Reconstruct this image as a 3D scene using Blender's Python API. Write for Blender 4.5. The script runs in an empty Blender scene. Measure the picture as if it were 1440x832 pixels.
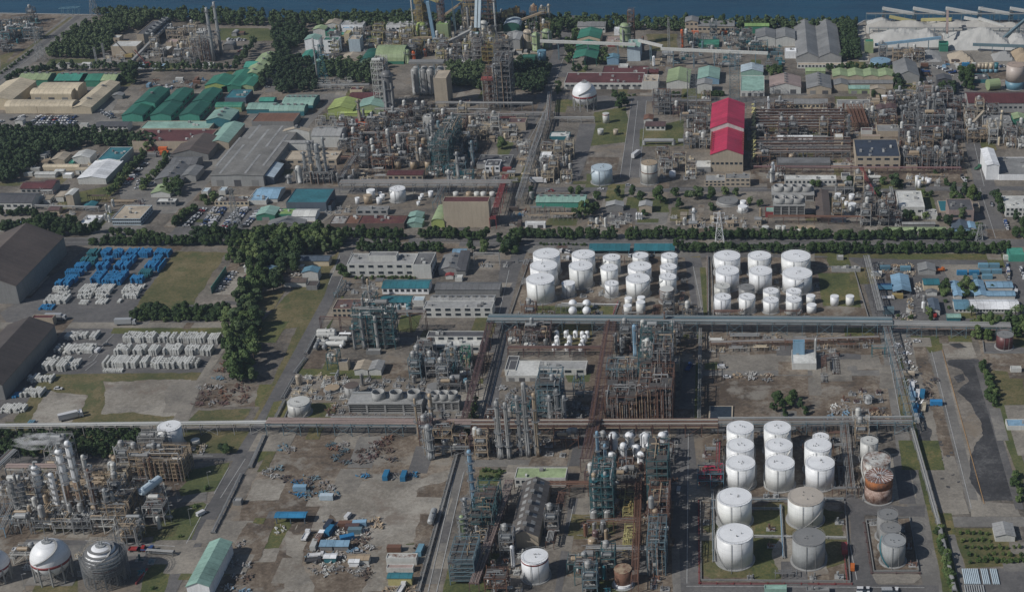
import bpy, math, random
from mathutils import Vector, noise as mnoise
R = math.radians
rnd = random.Random(7)
scene = bpy.context.scene
# ------------------------------------------------------------------ camera, sky, sun, exposure
CX, CY, F, TH, HC = 1070.0, 416.0, 2200.0, R(26.3), 400.0     # principal point and focal length (photo px), tilt, height (m)
cam_d = bpy.data.cameras.new('camera'); cam = bpy.data.objects.new('camera',cam_d)
scene.collection.objects.link(cam); scene.camera = cam
cam.location = (0,0,HC); cam.rotation_euler = (math.pi/2 - TH,0,0)
cam_d.sensor_width = 36; cam_d.lens = F/1440*36; cam_d.shift_x = -(CX-720)/1440
cam_d.clip_start = 10; cam_d.clip_end = 60000
scene.render.resolution_x, scene.render.resolution_y = 1024, 591
SUN_EL, SUN_AZ = R(40), math.atan2(-.87,-.49)
world = bpy.data.worlds.new('World'); scene.world = world; world.use_nodes = True
wn = world.node_tree.nodes; wl = world.node_tree.links
sky = wn.new('ShaderNodeTexSky'); sky.sky_type = 'NISHITA'; sky.sun_disc = False
sky.sun_elevation = SUN_EL; sky.sun_rotation = SUN_AZ % (2*math.pi); sky.altitude = 400
wn['Background'].inputs[1].default_value = 0.072
wl.new(sky.outputs[0],wn['Background'].inputs[0])
sl = bpy.data.lights.new('sun','SUN'); sl.energy = 4.5; sl.angle = R(.5); sl.color = (1,.97,.93)
so = bpy.data.objects.new('sun',sl); scene.collection.objects.link(so)
sd = Vector((math.sin(SUN_AZ)*math.cos(SUN_EL),math.cos(SUN_AZ)*math.cos(SUN_EL),math.sin(SUN_EL)))
so.rotation_euler = sd.to_track_quat('Z','Y').to_euler(); so.location = (-300,300,500)
vs = scene.view_settings; scene.display_settings.display_device = 'sRGB'
vs.view_transform = 'Standard'; vs.look = 'None'; vs.gamma = 1; vs.use_curve_mapping = False; vs.exposure = -0.4
HAZE = .00006
try:
    scene.cycles.max_bounces = 6; scene.cycles.volume_bounces = 1; scene.cycles.volume_step_rate = 4; scene.cycles.use_denoising = True
except Exception: pass
# ------------------------------------------------------------------ where a point of the ground lies
CT_, ST_ = math.cos(TH), math.sin(TH)
def yat(py,z=0.0):
    a = (CY-py)/F
    return (z-HC)*(CT_+a*ST_)/(a*CT_-ST_)
def zat(y,py):
    a = (CY-py)/F
    return HC + y*(a*CT_-ST_)/(CT_+a*ST_)
def dep(y,z=0.0): return y*CT_-(z-HC)*ST_
def xat(px,y,z=0.0): return (px-CX)*dep(y,z)/F
def pxo(x,y,z=0.0): return CX+F*x/dep(y,z)
TX, TY, TS = 0.0, 0.0, 1.0
def tile(c=None,r=None):
    global TX, TY, TS
    if c is None: TX, TY, TS = 0., 0., 1.
    else: TX, TY, TS = 360.*c, 208.*r, .25
def zoom(x0,y0,s):
    global TX, TY, TS
    TX, TY, TS = float(x0), float(y0), 1./s
def ux(x): return TX+x*TS
def uy(y): return TY+y*TS
def G(x,y,z=0.0):
    Y = yat(uy(y),z); return (xat(ux(x),Y,z),Y)
# ------------------------------------------------------------------ colours
C = dict(white=(.76,.77,.775),owhite=(.53,.53,.50),cream=(.54,.46,.33),beige=(.40,.34,.26),lgrey=(.31,.31,.30),grey=(.21,.21,.205),mgrey=(.145,.145,.145),
 dgrey=(.085,.085,.09),maroon=(.105,.036,.036),rust=(.165,.085,.055),brown=(.115,.09,.075),dbrown=(.075,.062,.055),blue=(.025,.17,.32),lblue=(.20,.33,.44),sky=(.12,.24,.31),
 green=(.04,.19,.125),dgreen=(.022,.115,.08),lgreen=(.28,.35,.19),ygreen=(.33,.40,.13),mint=(.24,.38,.32),tealg=(.06,.27,.20),teal=(.03,.15,.18),red=(.42,.03,.075),lime=(.22,.34,.12),
 tan=(.36,.28,.19),yellow=(.34,.26,.10),slate=(.085,.11,.14),orange=(.55,.12,.03),black=(.02,.02,.022),pink=(.30,.23,.205),steel=(.19,.20,.205),bsteel=(.12,.185,.215),
 tsteel=(.05,.115,.125),rsteel=(.14,.08,.06),silver=(.29,.30,.30),navy=(.03,.042,.065),tyel=(.42,.38,.17),crimson=(.24,.045,.045),plum=(.115,.072,.068),vblue=(.025,.18,.38),ice=(.42,.50,.55))
# ------------------------------------------------------------------ procedural materials
MATS = {}
def nodes_of(name):
    m = bpy.data.materials.new(name); m.use_nodes = True
    return m, m.node_tree.nodes, m.node_tree.links, m.node_tree.nodes['Principled BSDF']
def ramp(n,stops):
    r = n.new('ShaderNodeValToRGB'); e = r.color_ramp.elements
    e[0].position, e[0].color = stops[0][0], (*stops[0][1],1)
    e[1].position, e[1].color = stops[-1][0], (*stops[-1][1],1)
    for p, c in stops[1:-1]:
        k = e.new(p); k.color = (*c,1)
    return r
def noisen(n,l,vec,scale,detail=3,rough=.6):
    t = n.new('ShaderNodeTexNoise'); t.inputs['Scale'].default_value = scale; t.inputs['Detail'].default_value = detail; t.inputs['Roughness'].default_value = rough
    l.new(vec,t.inputs['Vector']); return t.outputs[0]
def mixc(n,l,fac,a,b,mode='MIX'):
    m = n.new('ShaderNodeMix'); m.data_type = 'RGBA'; m.blend_type = mode
    for v, i in ((fac,0),(a,6),(b,7)):
        if isinstance(v,(int,float)): m.inputs[i].default_value = v
        elif isinstance(v,tuple): m.inputs[i].default_value = (*v,1)
        else: l.new(v,m.inputs[i])
    return m.outputs[2]
def mathn(n,l,op,a,b=0.0,clamp=False):
    m = n.new('ShaderNodeMath'); m.operation = op; m.use_clamp = clamp
    for v, i in ((a,0),(b,1)):
        if isinstance(v,(int,float)): m.inputs[i].default_value = v
        else: l.new(v,m.inputs[i])
    return m.outputs[0]
def painted(name,rough=.6,var=.3,big=.05,fine=.9,streak=0.,seam=None,rust=0.,metal=0.,bump=0.):
    """paint in the object's own colour with blotches, grain, run-off streaks, panel seams and rust"""
    m, n, l, b = nodes_of(name)
    oi = n.new('ShaderNodeObjectInfo'); g = n.new('ShaderNodeNewGeometry'); pos = g.outputs['Position']
    f1 = noisen(n,l,pos,big,3); f2 = noisen(n,l,pos,fine,4,.7)
    s = mathn(n,l,'ADD',mathn(n,l,'MULTIPLY',mathn(n,l,'SUBTRACT',f1,.5),var*2.2),mathn(n,l,'MULTIPLY',mathn(n,l,'SUBTRACT',f2,.5),var*1.6))
    k = mathn(n,l,'ADD',s,1.0)
    if streak:
        mp = n.new('ShaderNodeMapping'); mp.inputs['Scale'].default_value = (1,1,.06); l.new(pos,mp.inputs[0])
        f3 = noisen(n,l,mp.outputs[0],1.1,4,.7)
        k = mathn(n,l,'ADD',k,mathn(n,l,'MULTIPLY',mathn(n,l,'SUBTRACT',f3,.55),streak))
    if seam:
        ax, per, dark = seam
        sp = n.new('ShaderNodeSeparateXYZ'); l.new(pos,sp.inputs[0])
        fr = mathn(n,l,'FRACT',mathn(n,l,'DIVIDE',sp.outputs[ax],per))
        ln = mathn(n,l,'LESS_THAN',fr,.35/per)
        fl = n.new('ShaderNodeTexWhiteNoise'); fl.noise_dimensions = '1D'; l.new(mathn(n,l,'FLOOR',mathn(n,l,'DIVIDE',sp.outputs[ax],per)),fl.inputs['W'])
        k = mathn(n,l,'ADD',mathn(n,l,'SUBTRACT',k,mathn(n,l,'MULTIPLY',ln,dark)),mathn(n,l,'MULTIPLY',mathn(n,l,'SUBTRACT',fl.outputs[0],.5),dark*.7))
    hs = n.new('ShaderNodeVectorMath'); hs.operation = 'SCALE'; l.new(oi.outputs['Color'],hs.inputs[0]); l.new(k,hs.inputs['Scale'])
    col = hs.outputs[0]
    if rust:
        rf = ramp(n,[(.60-rust*.35,(0,0,0)),(.72-rust*.2,(1,1,1))]); l.new(noisen(n,l,pos,.35,5,.75),rf.inputs[0])
        rc = ramp(n,[(.3,(.09,.045,.03)),(.7,(.20,.10,.06))]); l.new(noisen(n,l,pos,1.7,3),rc.inputs[0])
        col = mixc(n,l,rf.outputs[0],col,rc.outputs[0])
    l.new(col,b.inputs['Base Color']); b.inputs['Roughness'].default_value = rough; b.inputs['Metallic'].default_value = metal
    if bump:
        bp = n.new('ShaderNodeBump'); bp.inputs['Strength'].default_value = bump; bp.inputs['Distance'].default_value = .3; l.new(f2,bp.inputs['Height']); l.new(bp.outputs[0],b.inputs['Normal'])
    MATS[name] = m; return m
def ground(name,stops,big=.03,fine=.6,stain=0.,dirt=None,rough=.9,spot=0.):
    """worn ground: a ramp over two noises, dark stains and pale dust patches"""
    m, n, l, b = nodes_of(name)
    pos = n.new('ShaderNodeNewGeometry').outputs['Position']
    f = mathn(n,l,'ADD',mathn(n,l,'MULTIPLY',noisen(n,l,pos,big,8,.7),.58),mathn(n,l,'MULTIPLY',noisen(n,l,pos,fine,7,.8),.42))
    r = ramp(n,[(.5+(p-.5)*.46,c) for p,c in stops]); l.new(f,r.inputs[0]); col = r.outputs[0]
    if stain:
        s = ramp(n,[(.52,(0,0,0)),(.66,(stain,)*3)]); mp = n.new('ShaderNodeMapping'); mp.inputs['Location'].default_value = (31,7,0); l.new(pos,mp.inputs[0])
        l.new(noisen(n,l,mp.outputs[0],big*2.6,5,.7),s.inputs[0]); col = mixc(n,l,s.outputs[0],col,(.035,.034,.034))
    if dirt:
        s = ramp(n,[(.53,(0,0,0)),(.62,(.75,)*3)]); mp = n.new('ShaderNodeMapping'); mp.inputs['Location'].default_value = (-57,91,0); l.new(pos,mp.inputs[0])
        l.new(noisen(n,l,mp.outputs[0],big*1.7,6,.7),s.inputs[0]); col = mixc(n,l,s.outputs[0],col,dirt)
    if spot:
        s = ramp(n,[(.60,(0,0,0)),(.66,(spot,)*3)]); l.new(noisen(n,l,pos,.45,2,.5),s.inputs[0]); col = mixc(n,l,s.outputs[0],col,(.03,.05,.018))
    l.new(col,b.inputs['Base Color']); b.inputs['Roughness'].default_value = rough
    bp = n.new('ShaderNodeBump'); bp.inputs['Strength'].default_value = .5; bp.inputs['Distance'].default_value = .25; l.new(noisen(n,l,pos,1.3,4,.8),bp.inputs['Height']); l.new(bp.outputs[0],b.inputs['Normal'])
    MATS[name] = m; return m
painted('paint'); painted('wall_paint',.8,.22,.07,.8,streak=.55); painted('tank_paint',.45,.10,.05,.35,streak=.34,seam=(2,2.4,.07))
painted('roof_across',.55,.5,.05,.6,streak=.2,seam=(0,3.7,.24)); painted('roof_along',.55,.5,.05,.6,streak=.2,seam=(1,3.7,.24)); painted('flat_roof',.85,.6,.09,.6)
painted('tank_roof',.6,.16,.12,.6,streak=.1); painted('rusty_paint',.8,.4,.2,1.2,streak=.3,rust=.55); painted('rusty_roof',.8,.5,.1,.8,rust=.35,seam=(0,3.1,.2)); painted('steel_paint',.55,.35,.15,1.5,rust=.12)
painted('car_paint',.25,.05,.2,.5); painted('weathered_concrete',.9,.35,.1,.9,streak=.5); painted('wrapped_goods',.6,.35,.3,1.6); painted('heap_surface',.95,.22,.06,.9,bump=.4)
painted('scrap',.8,.9,.5,2.2,rust=.3)
ground('ground_mix',[(0.32,(0.0736,0.0629,0.051)),(0.46,(0.1394,0.1228,0.102)),(0.56,(0.1859,0.1637,0.1364)),(0.7,(0.2633,0.2339,0.1963))],.022,.5,.5,(.21,.17,.125))
ground('asphalt',[(0.35,(0.0877,0.0851,0.0839)),(0.55,(0.1254,0.12,0.1168)),(0.7,(0.1693,0.1607,0.1497))],.03,.5,.25)
ground('pale_asphalt',[(0.35,(0.1382,0.131,0.1198)),(0.55,(0.1878,0.1775,0.1617)),(0.7,(0.2486,0.2325,0.2045))],.04,.5,.2)
ground('concrete',[(0.35,(0.1676,0.1514,0.1282)),(0.52,(0.2328,0.2112,0.1785)),(0.7,(0.3072,0.2773,0.2313))],.035,.6,.35)
ground('dirt',[(0.34,(0.076,0.0558,0.0391)),(0.47,(0.1283,0.0963,0.068)),(0.56,(0.171,0.135,0.0986)),(0.68,(0.266,0.225,0.1768))],.028,.45,.5,(.26,.24,.205))
ground('gravel',[(0.34,(0.184,0.1632,0.1324)),(0.5,(0.2668,0.2425,0.2044)),(0.68,(0.3588,0.3307,0.2821))],.03,.6,.3,(.17,.135,.105))
ground('grass_mix',[(0.34,(0.0473,0.0606,0.0192)),(0.48,(0.0814,0.0946,0.0293)),(0.6,(0.1246,0.1188,0.0405)),(0.72,(0.1969,0.1515,0.0698))],.035,.7,0,None,.95,.5)
ground('dry_grass',[(0.32,(0.062,0.0686,0.0229)),(0.46,(0.105,0.098,0.0387)),(0.58,(0.15,0.1225,0.0572)),(0.7,(0.2,0.1666,0.088))],.03,.7,0,(.062,.082,.026),.95,.5)
ground('lawn',[(.34,(.058,.074,.024)),(.5,(.084,.1,.034)),(.66,(.125,.125,.05))],.05,.8,0,None,.95,.3)
ground('oily',[(.34,(.032,.032,.034)),(.5,(.055,.054,.056)),(.68,(.11,.108,.106))],.05,.5,.3)
ground('sand',[(.34,(.34,.32,.27)),(.5,(.44,.42,.36)),(.66,(.55,.53,.47))],.03,.6,.1)
def simple(name,col,rough=.5,metal=0.):
    m, n, l, b = nodes_of(name); pos = n.new('ShaderNodeNewGeometry').outputs['Position']
    r = ramp(n,[(.3,tuple(c*.75 for c in col)),(.7,tuple(c*1.25 for c in col))]); l.new(noisen(n,l,pos,.8,3),r.inputs[0]); l.new(r.outputs[0],b.inputs['Base Color'])
    b.inputs['Roughness'].default_value = rough; b.inputs['Metallic'].default_value = metal; MATS[name] = m
simple('dark_glass',(.03,.04,.05),.12); simple('black_rubber',(.02,.02,.02),.8); simple('louvre',(.03,.035,.04),.7); simple('grating',(.075,.07,.066),.85); simple('bark',(.07,.055,.04),.9); simple('soil_black',(.02,.022,.025),.95)
simple('marking_paint',(.36,.36,.35),.7); simple('safety_orange',(.36,.22,.10),.6)
def leafmat(name,lo,mid,hi):
    m, n, l, b = nodes_of(name); pos = n.new('ShaderNodeNewGeometry').outputs['Position']; oi = n.new('ShaderNodeObjectInfo')
    f = mathn(n,l,'ADD',mathn(n,l,'MULTIPLY',noisen(n,l,pos,.5,3,.6),.62),mathn(n,l,'MULTIPLY',oi.outputs['Random'],.4))
    r = ramp(n,[(.38,lo),(.54,mid),(.72,hi)]); l.new(f,r.inputs[0]); l.new(r.outputs[0],b.inputs['Base Color']); b.inputs['Roughness'].default_value = .75
    b.inputs['Specular IOR Level'].default_value = .25; MATS[name] = m
leafmat('leaf',(.040,.070,.022),(.074,.118,.038),(.128,.168,.060)); leafmat('pine_leaf',(.034,.060,.026),(.058,.094,.038),(.10,.135,.058)); leafmat('young_leaf',(.050,.085,.024),(.085,.125,.036),(.125,.16,.05))
m, n, l, b = nodes_of('sea_water'); pos = n.new('ShaderNodeNewGeometry').outputs['Position']
mp = n.new('ShaderNodeMapping'); mp.inputs['Scale'].default_value = (.6,1.6,1); l.new(pos,mp.inputs[0])
r = ramp(n,[(.35,(.003,.040,.082)),(.65,(.005,.060,.112))]); l.new(noisen(n,l,mp.outputs[0],.02,5),r.inputs[0]); l.new(r.outputs[0],b.inputs['Base Color']); b.inputs['Roughness'].default_value = .35
b.inputs['Specular IOR Level'].default_value = .35
bp = n.new('ShaderNodeBump'); bp.inputs['Strength'].default_value = .8; bp.inputs['Distance'].default_value = 1.2; l.new(noisen(n,l,mp.outputs[0],.11,6,.7),bp.inputs['Height']); l.new(bp.outputs[0],b.inputs['Normal']); MATS['sea_water'] = m
# ------------------------------------------------------------------ meshes
COL = scene.collection
class MB:
    def __init__(s): s.v = []; s.f = []; s.m = []
    def quad(s,a,b,c,d,m=0):
        i = len(s.v); s.v += [a,b,c,d]; s.f.append((i,i+1,i+2,i+3)); s.m.append(m)
    def box(s,x0,x1,y0,y1,z0,z1,m=0):
        i = len(s.v); s.v += [(x0,y0,z0),(x1,y0,z0),(x1,y1,z0),(x0,y1,z0),(x0,y0,z1),(x1,y0,z1),(x1,y1,z1),(x0,y1,z1)]
        s.f += [(i,i+3,i+2,i+1),(i+4,i+5,i+6,i+7),(i,i+1,i+5,i+4),(i+1,i+2,i+6,i+5),(i+2,i+3,i+7,i+6),(i+3,i,i+4,i+7)]; s.m += [m]*6
    def bar(s,p,q,w,h=None,m=0):
        """a square bar from p to q"""
        h = h or w; p = Vector(p); q = Vector(q); d = (q-p)
        if d.length < 1e-5: return
        d.normalize(); a = d.cross(Vector((0,0,1)))
        a = Vector((1,0,0)) if a.length < 1e-3 else a.normalized(); u = a.cross(d); a *= w/2; u *= h/2
        i = len(s.v); s.v += [tuple(p-a-u),tuple(p+a-u),tuple(p+a+u),tuple(p-a+u),tuple(q-a-u),tuple(q+a-u),tuple(q+a+u),tuple(q-a+u)]
        s.f += [(i,i+1,i+5,i+4),(i+1,i+2,i+6,i+5),(i+2,i+3,i+7,i+6),(i+3,i,i+4,i+7),(i,i+3,i+2,i+1),(i+4,i+5,i+6,i+7)]; s.m += [m]*6
    def tube(s,p,q,r,r2=None,k=7,m=0,caps=True):
        r2 = r if r2 is None else r2; p = Vector(p); q = Vector(q); d = (q-p)
        if d.length < 1e-5: return
        d.normalize(); a = d.cross(Vector((0,0,1)))
        a = Vector((1,0,0)) if a.length < 1e-3 else a.normalized(); u = a.cross(d); i = len(s.v)
        for j in range(k):
            t = 2*math.pi*j/k; w = a*math.cos(t)+u*math.sin(t); s.v += [tuple(p+w*r),tuple(q+w*r2)]
        for j in range(k):
            j2 = (j+1) % k; s.f.append((i+2*j,i+2*j2,i+2*j2+1,i+2*j+1)); s.m.append(m)
        if caps: s.f += [tuple(i+2*j for j in range(k))[::-1],tuple(i+2*j+1 for j in range(k))]; s.m += [m,m]
    def lathe(s,x,y,prof,k=24,m=0):
        i = len(s.v); n_ = len(prof)
        for (r,z) in prof:
            for j in range(k):
                t = 2*math.pi*j/k; s.v.append((x+r*math.cos(t),y+r*math.sin(t),z))
        for a in range(n_-1):
            for j in range(k):
                j2 = (j+1) % k; s.f.append((i+a*k+j,i+a*k+j2,i+(a+1)*k+j2,i+(a+1)*k+j)); s.m.append(m)
        if prof[-1][0] > .01: s.f.append(tuple(i+(n_-1)*k+j for j in range(k))); s.m.append(m)
        if prof[0][0] > .01: s.f.append(tuple(i+j for j in range(k))[::-1]); s.m.append(m)
    def hull(s,pts_lo,pts_hi,m=0):
        """prism between two polygons of equal count"""
        k = len(pts_lo); i = len(s.v); s.v += list(pts_lo)+list(pts_hi)
        for j in range(k):
            j2 = (j+1) % k; s.f.append((i+j,i+j2,i+k+j2,i+k+j)); s.m.append(m)
        s.f += [tuple(range(i,i+k))[::-1],tuple(range(i+k,i+2*k))]; s.m += [m,m]
    def mesh(s,name,mats):
        me = bpy.data.meshes.new(name); me.from_pydata(s.v,[],s.f)
        for q in (mats if isinstance(mats,(list,tuple)) else [mats]): me.materials.append(MATS[q])
        if any(s.m): me.polygons.foreach_set('material_index',s.m)
        me.update(); return me
    def build(s,name,mats,parent=None,col=None,loc=(0,0,0),smooth=False):
        me = s.mesh(name,mats)
        if smooth: me.polygons.foreach_set('use_smooth',[len(f) == 4 for f in s.f])
        return put(name,me,parent,col,loc)
def put(name,me,parent=None,col=None,loc=(0,0,0),rz=0):
    o = bpy.data.objects.new(name,me); COL.objects.link(o); o.parent = parent; o.location = loc; o.rotation_euler = (0,0,rz)
    if col is not None: o.color = (*(C[col] if isinstance(col,str) else col),1)
    return o
THINGS = []   # (object, short description) of everything whose label is completed from the landmarks at the end
LMK = []      # landmarks: (x, y, phrase)
OCC = {}      # taken ground, in 16 m cells
def cells(x0,x1,y0,y1):
    for i in range(int(x0//16),int(x1//16)+1):
        for j in range(int(y0//16),int(y1//16)+1): yield (i,j)
def occ(x0,x1,y0,y1):
    for c in cells(x0,x1,y0,y1): OCC.setdefault(c,[]).append((x0,x1,y0,y1))
def free(x0,x1,y0,y1,gap=.6):
    for c in cells(x0-gap,x1+gap,y0-gap,y1+gap):
        for a in OCC.get(c,()):
            if x0 < a[1]+gap and x1 > a[0]-gap and y0 < a[3]+gap and y1 > a[2]-gap: return False
    return True
def tag(o,label,cat,group=None,auto=False):
    o['label'] = label; o['category'] = cat
    if group: o['group'] = group
    if auto: THINGS.append((o,label))
    return o
def thing(name,label,cat,x,y,z=0,rz=0,group=None,auto=False):
    o = put(name,None,None,None,(x,y,z),rz); o.empty_display_size = 2
    return tag(o,label,cat,group,auto)
def lmk(x,y,phrase): LMK.append((x,y,phrase))
def copy_tree(o,parent=None):
    c = o.copy(); COL.objects.link(c); c.parent = parent
    for ch in o.children_recursive:
        if ch.parent == o: copy_tree(ch,c)
    return c
# ------------------------------------------------------------------ ground sheets
LAY = []; ROADS = []
def patch(mat,pts,name='paving',jag=0.,z=None):
    """a sheet of ground over the px polygon, just above the sheets it lies on"""
    w = [G(*p) for p in pts]; bb = (min(p[0] for p in w),max(p[0] for p in w),min(p[1] for p in w),max(p[1] for p in w))
    lv = 1+max([q[4] for q in LAY if q[0] < bb[1] and q[1] > bb[0] and q[2] < bb[3] and q[3] > bb[2]],default=0); LAY.append((*bb,lv)); z = lv*.01
    if jag:
        o = []
        for i, a in enumerate(w):
            c = w[(i+1) % len(w)]; d = math.hypot(c[0]-a[0],c[1]-a[1]); k = max(1,int(d/2.2))
            for j in range(k):
                t = j/k; x = a[0]+(c[0]-a[0])*t; y = a[1]+(c[1]-a[1])*t
                q = mnoise.noise_vector(Vector((x*.05,y*.05,3)))*1.4+mnoise.noise_vector(Vector((x*.16,y*.16,9)))*.8+mnoise.noise_vector(Vector((x*.5,y*.5,5)))*.5; o.append((x+q[0]*jag,y+q[1]*jag))
        w = o
    if name.split('_')[-1] in ('road','field','yard','lawn','apron','runway','slab','stain','track','plot'): ROADS.append(w)
    b = MB(); b.v = [(x,y,z) for x,y in w]; b.f = [tuple(range(len(w)))]; b.m = [0]
    ob = b.build(name,mat); ob['kind'] = 'structure'
    if ob.data.polygons[0].normal.z < 0: ob.data.flip_normals()
    return ob
# ------------------------------------------------------------------ builders
WIN = {}
def pane_mesh(w,h):
    k = (round(w*2)/2,round(h*2)/2)
    if k not in WIN:
        b = MB(); b.box(-k[0]/2,k[0]/2,-.06,.06,0,k[1],0); b.box(-k[0]/2-.12,k[0]/2+.12,-.03,.03,-.15,0,1)
        WIN[k] = b.mesh('window',['dark_glass','marking_paint'])
    return WIN[k]
def building(d,rc,wc,label,roof='f',name='building',cat='building',win=None,sky=0,vent=0,door=0,rise=None,lm=None,wm='wall_paint',rm=None,units=0,swin=None,H=None,open_=0,group=None,auto=False,z0=0.0,seamless=False):
    """d = px of the front wall: x from, x to, its foot, its eave, and the far roof edge"""
    xl, xr, yb, ye, yr = d
    Y0 = yat(uy(yb)); X0 = xat(ux(xl),Y0); X1 = xat(ux(xr),Y0)
    if H is None: H = max(2.4,zat(Y0,uy(ye)))
    Y1 = max(Y0+3,yat(uy(yr),H)); W = X1-X0; D = Y1-Y0; cx, cy = (X0+X1)/2, (Y0+Y1)/2
    occ(X0,X1,Y0,Y1)
    if lm: lmk(cx,cy,lm)
    t = thing(name,label,cat,cx,cy,z0,0,group,auto); a, e = W/2, D/2
    b = MB(); rb = MB(); ov = .35 if roof != 'f' else 0
    if roof in ('gn','ge','an','ae','sh'):
        L = W if roof in ('gn','an') else D
        rs = rise if rise is not None else (.13*L if roof[0] == 'g' else .24*L)
        n_ = {'g': 2,'a': 10,'s': 1}[roof[0]]
        if roof == 'sh': prof = [(-e-ov,H),(e+ov,H+rs)]
        elif roof[0] == 'g': prof = [(-L/2-ov,H-.1),(0,H+rs),(L/2+ov,H-.1)]
        else: prof = [(-L/2*math.cos(math.pi*j/n_),H+rs*math.sin(math.pi*j/n_)) for j in range(n_+1)]
        ns = roof in ('gn','an'); ln = (e if ns else a)+ov
        P = (lambda q,s,z: (q,s,z)) if ns else (lambda q,s,z: (s,q,z))
        wall = [(-L/2,0),(-L/2,prof[0][1]-.02)]+[(q*.995,z-.06) for q,z in prof[1:-1]]+[(L/2,prof[-1][1]-.02),(L/2,0)]
        s_ = ln-ov
        if open_:
            for sx in (-a+.4,0,a-.4):
                for sy in (-e+.4,e-.4): b.box(sx-.2,sx+.2,sy-.2,sy+.2,0,H-.2)
            b.box(-a+.1,a-.1,e-.3,e-.1,0,H-.2) if not ns else None
        else: b.hull([P(q,-s_,z) for q,z in wall],[P(q,s_,z) for q,z in wall])
        for (q0,z0_), (q1,z1_) in zip(prof[:-1],prof[1:]):
            rb.hull([P(q0,-ln,z0_),P(q1,-ln,z1_),P(q1,-ln,z1_+.22),P(q0,-ln,z0_+.22)],[P(q0,ln,z0_),P(q1,ln,z1_),P(q1,ln,z1_+.22),P(q0,ln,z0_+.22)])
        top = H+rs
    else:
        b.box(-a,a,-e,e,0,H-.5)
        p = .3; b.box(-a-.003,a+.003,-e-.003,-e+p,H-.5,H); b.box(-a-.003,a+.003,e-p,e+.003,H-.5,H); b.box(-a-.003,-a+p,-e+p,e-p,H-.5,H); b.box(a-p,a+.003,-e+p,e-p,H-.5,H)
        rb.box(-a+p,a-p,-e+p,e-p,H-.5,H-.35); rs = 0; top = H
    b.build('wall',wm,t,wc)
    rmm = rm or ('flat_roof' if roof == 'f' else 'roof_across' if roof in ('ge','ae','sh') else 'roof_along')
    ro = rb.build('roof',rmm,t,rc)
    if sky and roof in ('gn','ge'):
        sb = MB(); ns = roof == 'gn'; L = W if ns else D; K = D if ns else W
        for j in range(sky):
            s = -K/2+K*(j+.5)/sky
            for q in (-.25,.25):
                zz = H+rs*(1-abs(q)*2)+.33; dz = -rs*2/L*.9*(1 if q > 0 else -1); q0 = q*L; w = .9; hh = min(1.6,K/sky*.25)
                P = (lambda u_,v_,z: (u_,v_,z)) if ns else (lambda u_,v_,z: (v_,u_,z))
                pts = [P(q0-w,s-hh,zz-dz),P(q0+w,s-hh,zz+dz),P(q0+w,s+hh,zz+dz),P(q0-w,s+hh,zz-dz)]
                sb.hull([(x,y,z-.08) for x,y,z in pts],pts)
        sb.build('skylight','roof_along',ro,'lgrey')
    if vent:
        for j in range(vent):
            vb = MB(); s = ((j+.5)/vent-.5)
            if roof in ('gn','an'): vb.box(-.7,.7,s*D-.9,s*D+.9,top-.2,top+1.0); vb.box(-.9,.9,s*D-1.1,s*D+1.1,top+1.0,top+1.15)
            else: vb.box(s*W-.9,s*W+.9,-.7,.7,top-.2,top+1.0); vb.box(s*W-1.1,s*W+1.1,-.9,.9,top+1.0,top+1.15)
            vb.build('ridge_ventilator','paint',ro,'grey')
    if seamless is False and roof == 'f' and units == 0 and W*D > 60: units = int(min(9,2+W*D/140))
    for j in range(units):
        ub = MB(); w, d_, h = rnd.uniform(.8,2.2), rnd.uniform(.8,2), rnd.uniform(.7,1.7); x = rnd.uniform(-a+2,a-2) if a > 2.2 else 0; y = rnd.uniform(-e+2,e-2) if e > 2.2 else 0
        ub.box(x-w/2,x+w/2,y-d_/2,y+d_/2,H-.35,H+h-.35)
        if j % 3 == 0: ub.tube((x+w,y,H-.35),(x+w,y,H+.9),.25,k=8)
        ub.build('rooftop_unit','paint',ro,rnd.choice(['lgrey','owhite','grey']))
    def row(nc,nr,side):
        span = W if side == 0 else D; me = pane_mesh(max(.9,min(4.5,span/nc*.58)),max(.9,min(1.7,H/nr*.42)))
        for r_ in range(nr):
            for c_ in range(nc):
                s = -span/2+span*(c_+.5)/nc; z = H*(r_+.42)/nr
                if side == 0: put('window',me,t,None,(s,-e-.03,z))
                else: put('window',me,t,None,(a+.03,s,z),R(90))
    if win: row(win[0],win[1],0)
    if swin: row(swin[0],swin[1],1)
    for j in range(door):
        db = MB(); s = -a+W*(j+.5)/door; w = min(W/door*.55,4.6)/2; h = min(H*.62,4.6)
        db.box(s-w,s+w,-e-.08,-e+.02,0,h); db.build('shutter_door','paint',t,'dgrey' if j % 2 else 'grey')
    return t
def bld(s,name='building',auto=True,**k):
    """text rows: x x foot eave back | roof kind | roof colour | wall colour | label"""
    for ln in s.strip().splitlines():
        p = [q.strip() for q in ln.split('|')]
        ex = eval('dict(%s)' % p[5]) if len(p) > 5 and p[5] else {}
        kk = dict(k); kk.update(ex); nm = kk.pop('nm',name)
        d = [float(v) for v in p[0].split()]
        building(d,p[2],p[3],p[4],roof=p[1],name=nm,cat=kk.pop('cat',nm.replace('_',' ')),auto=kk.pop('au',auto),**kk)
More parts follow.
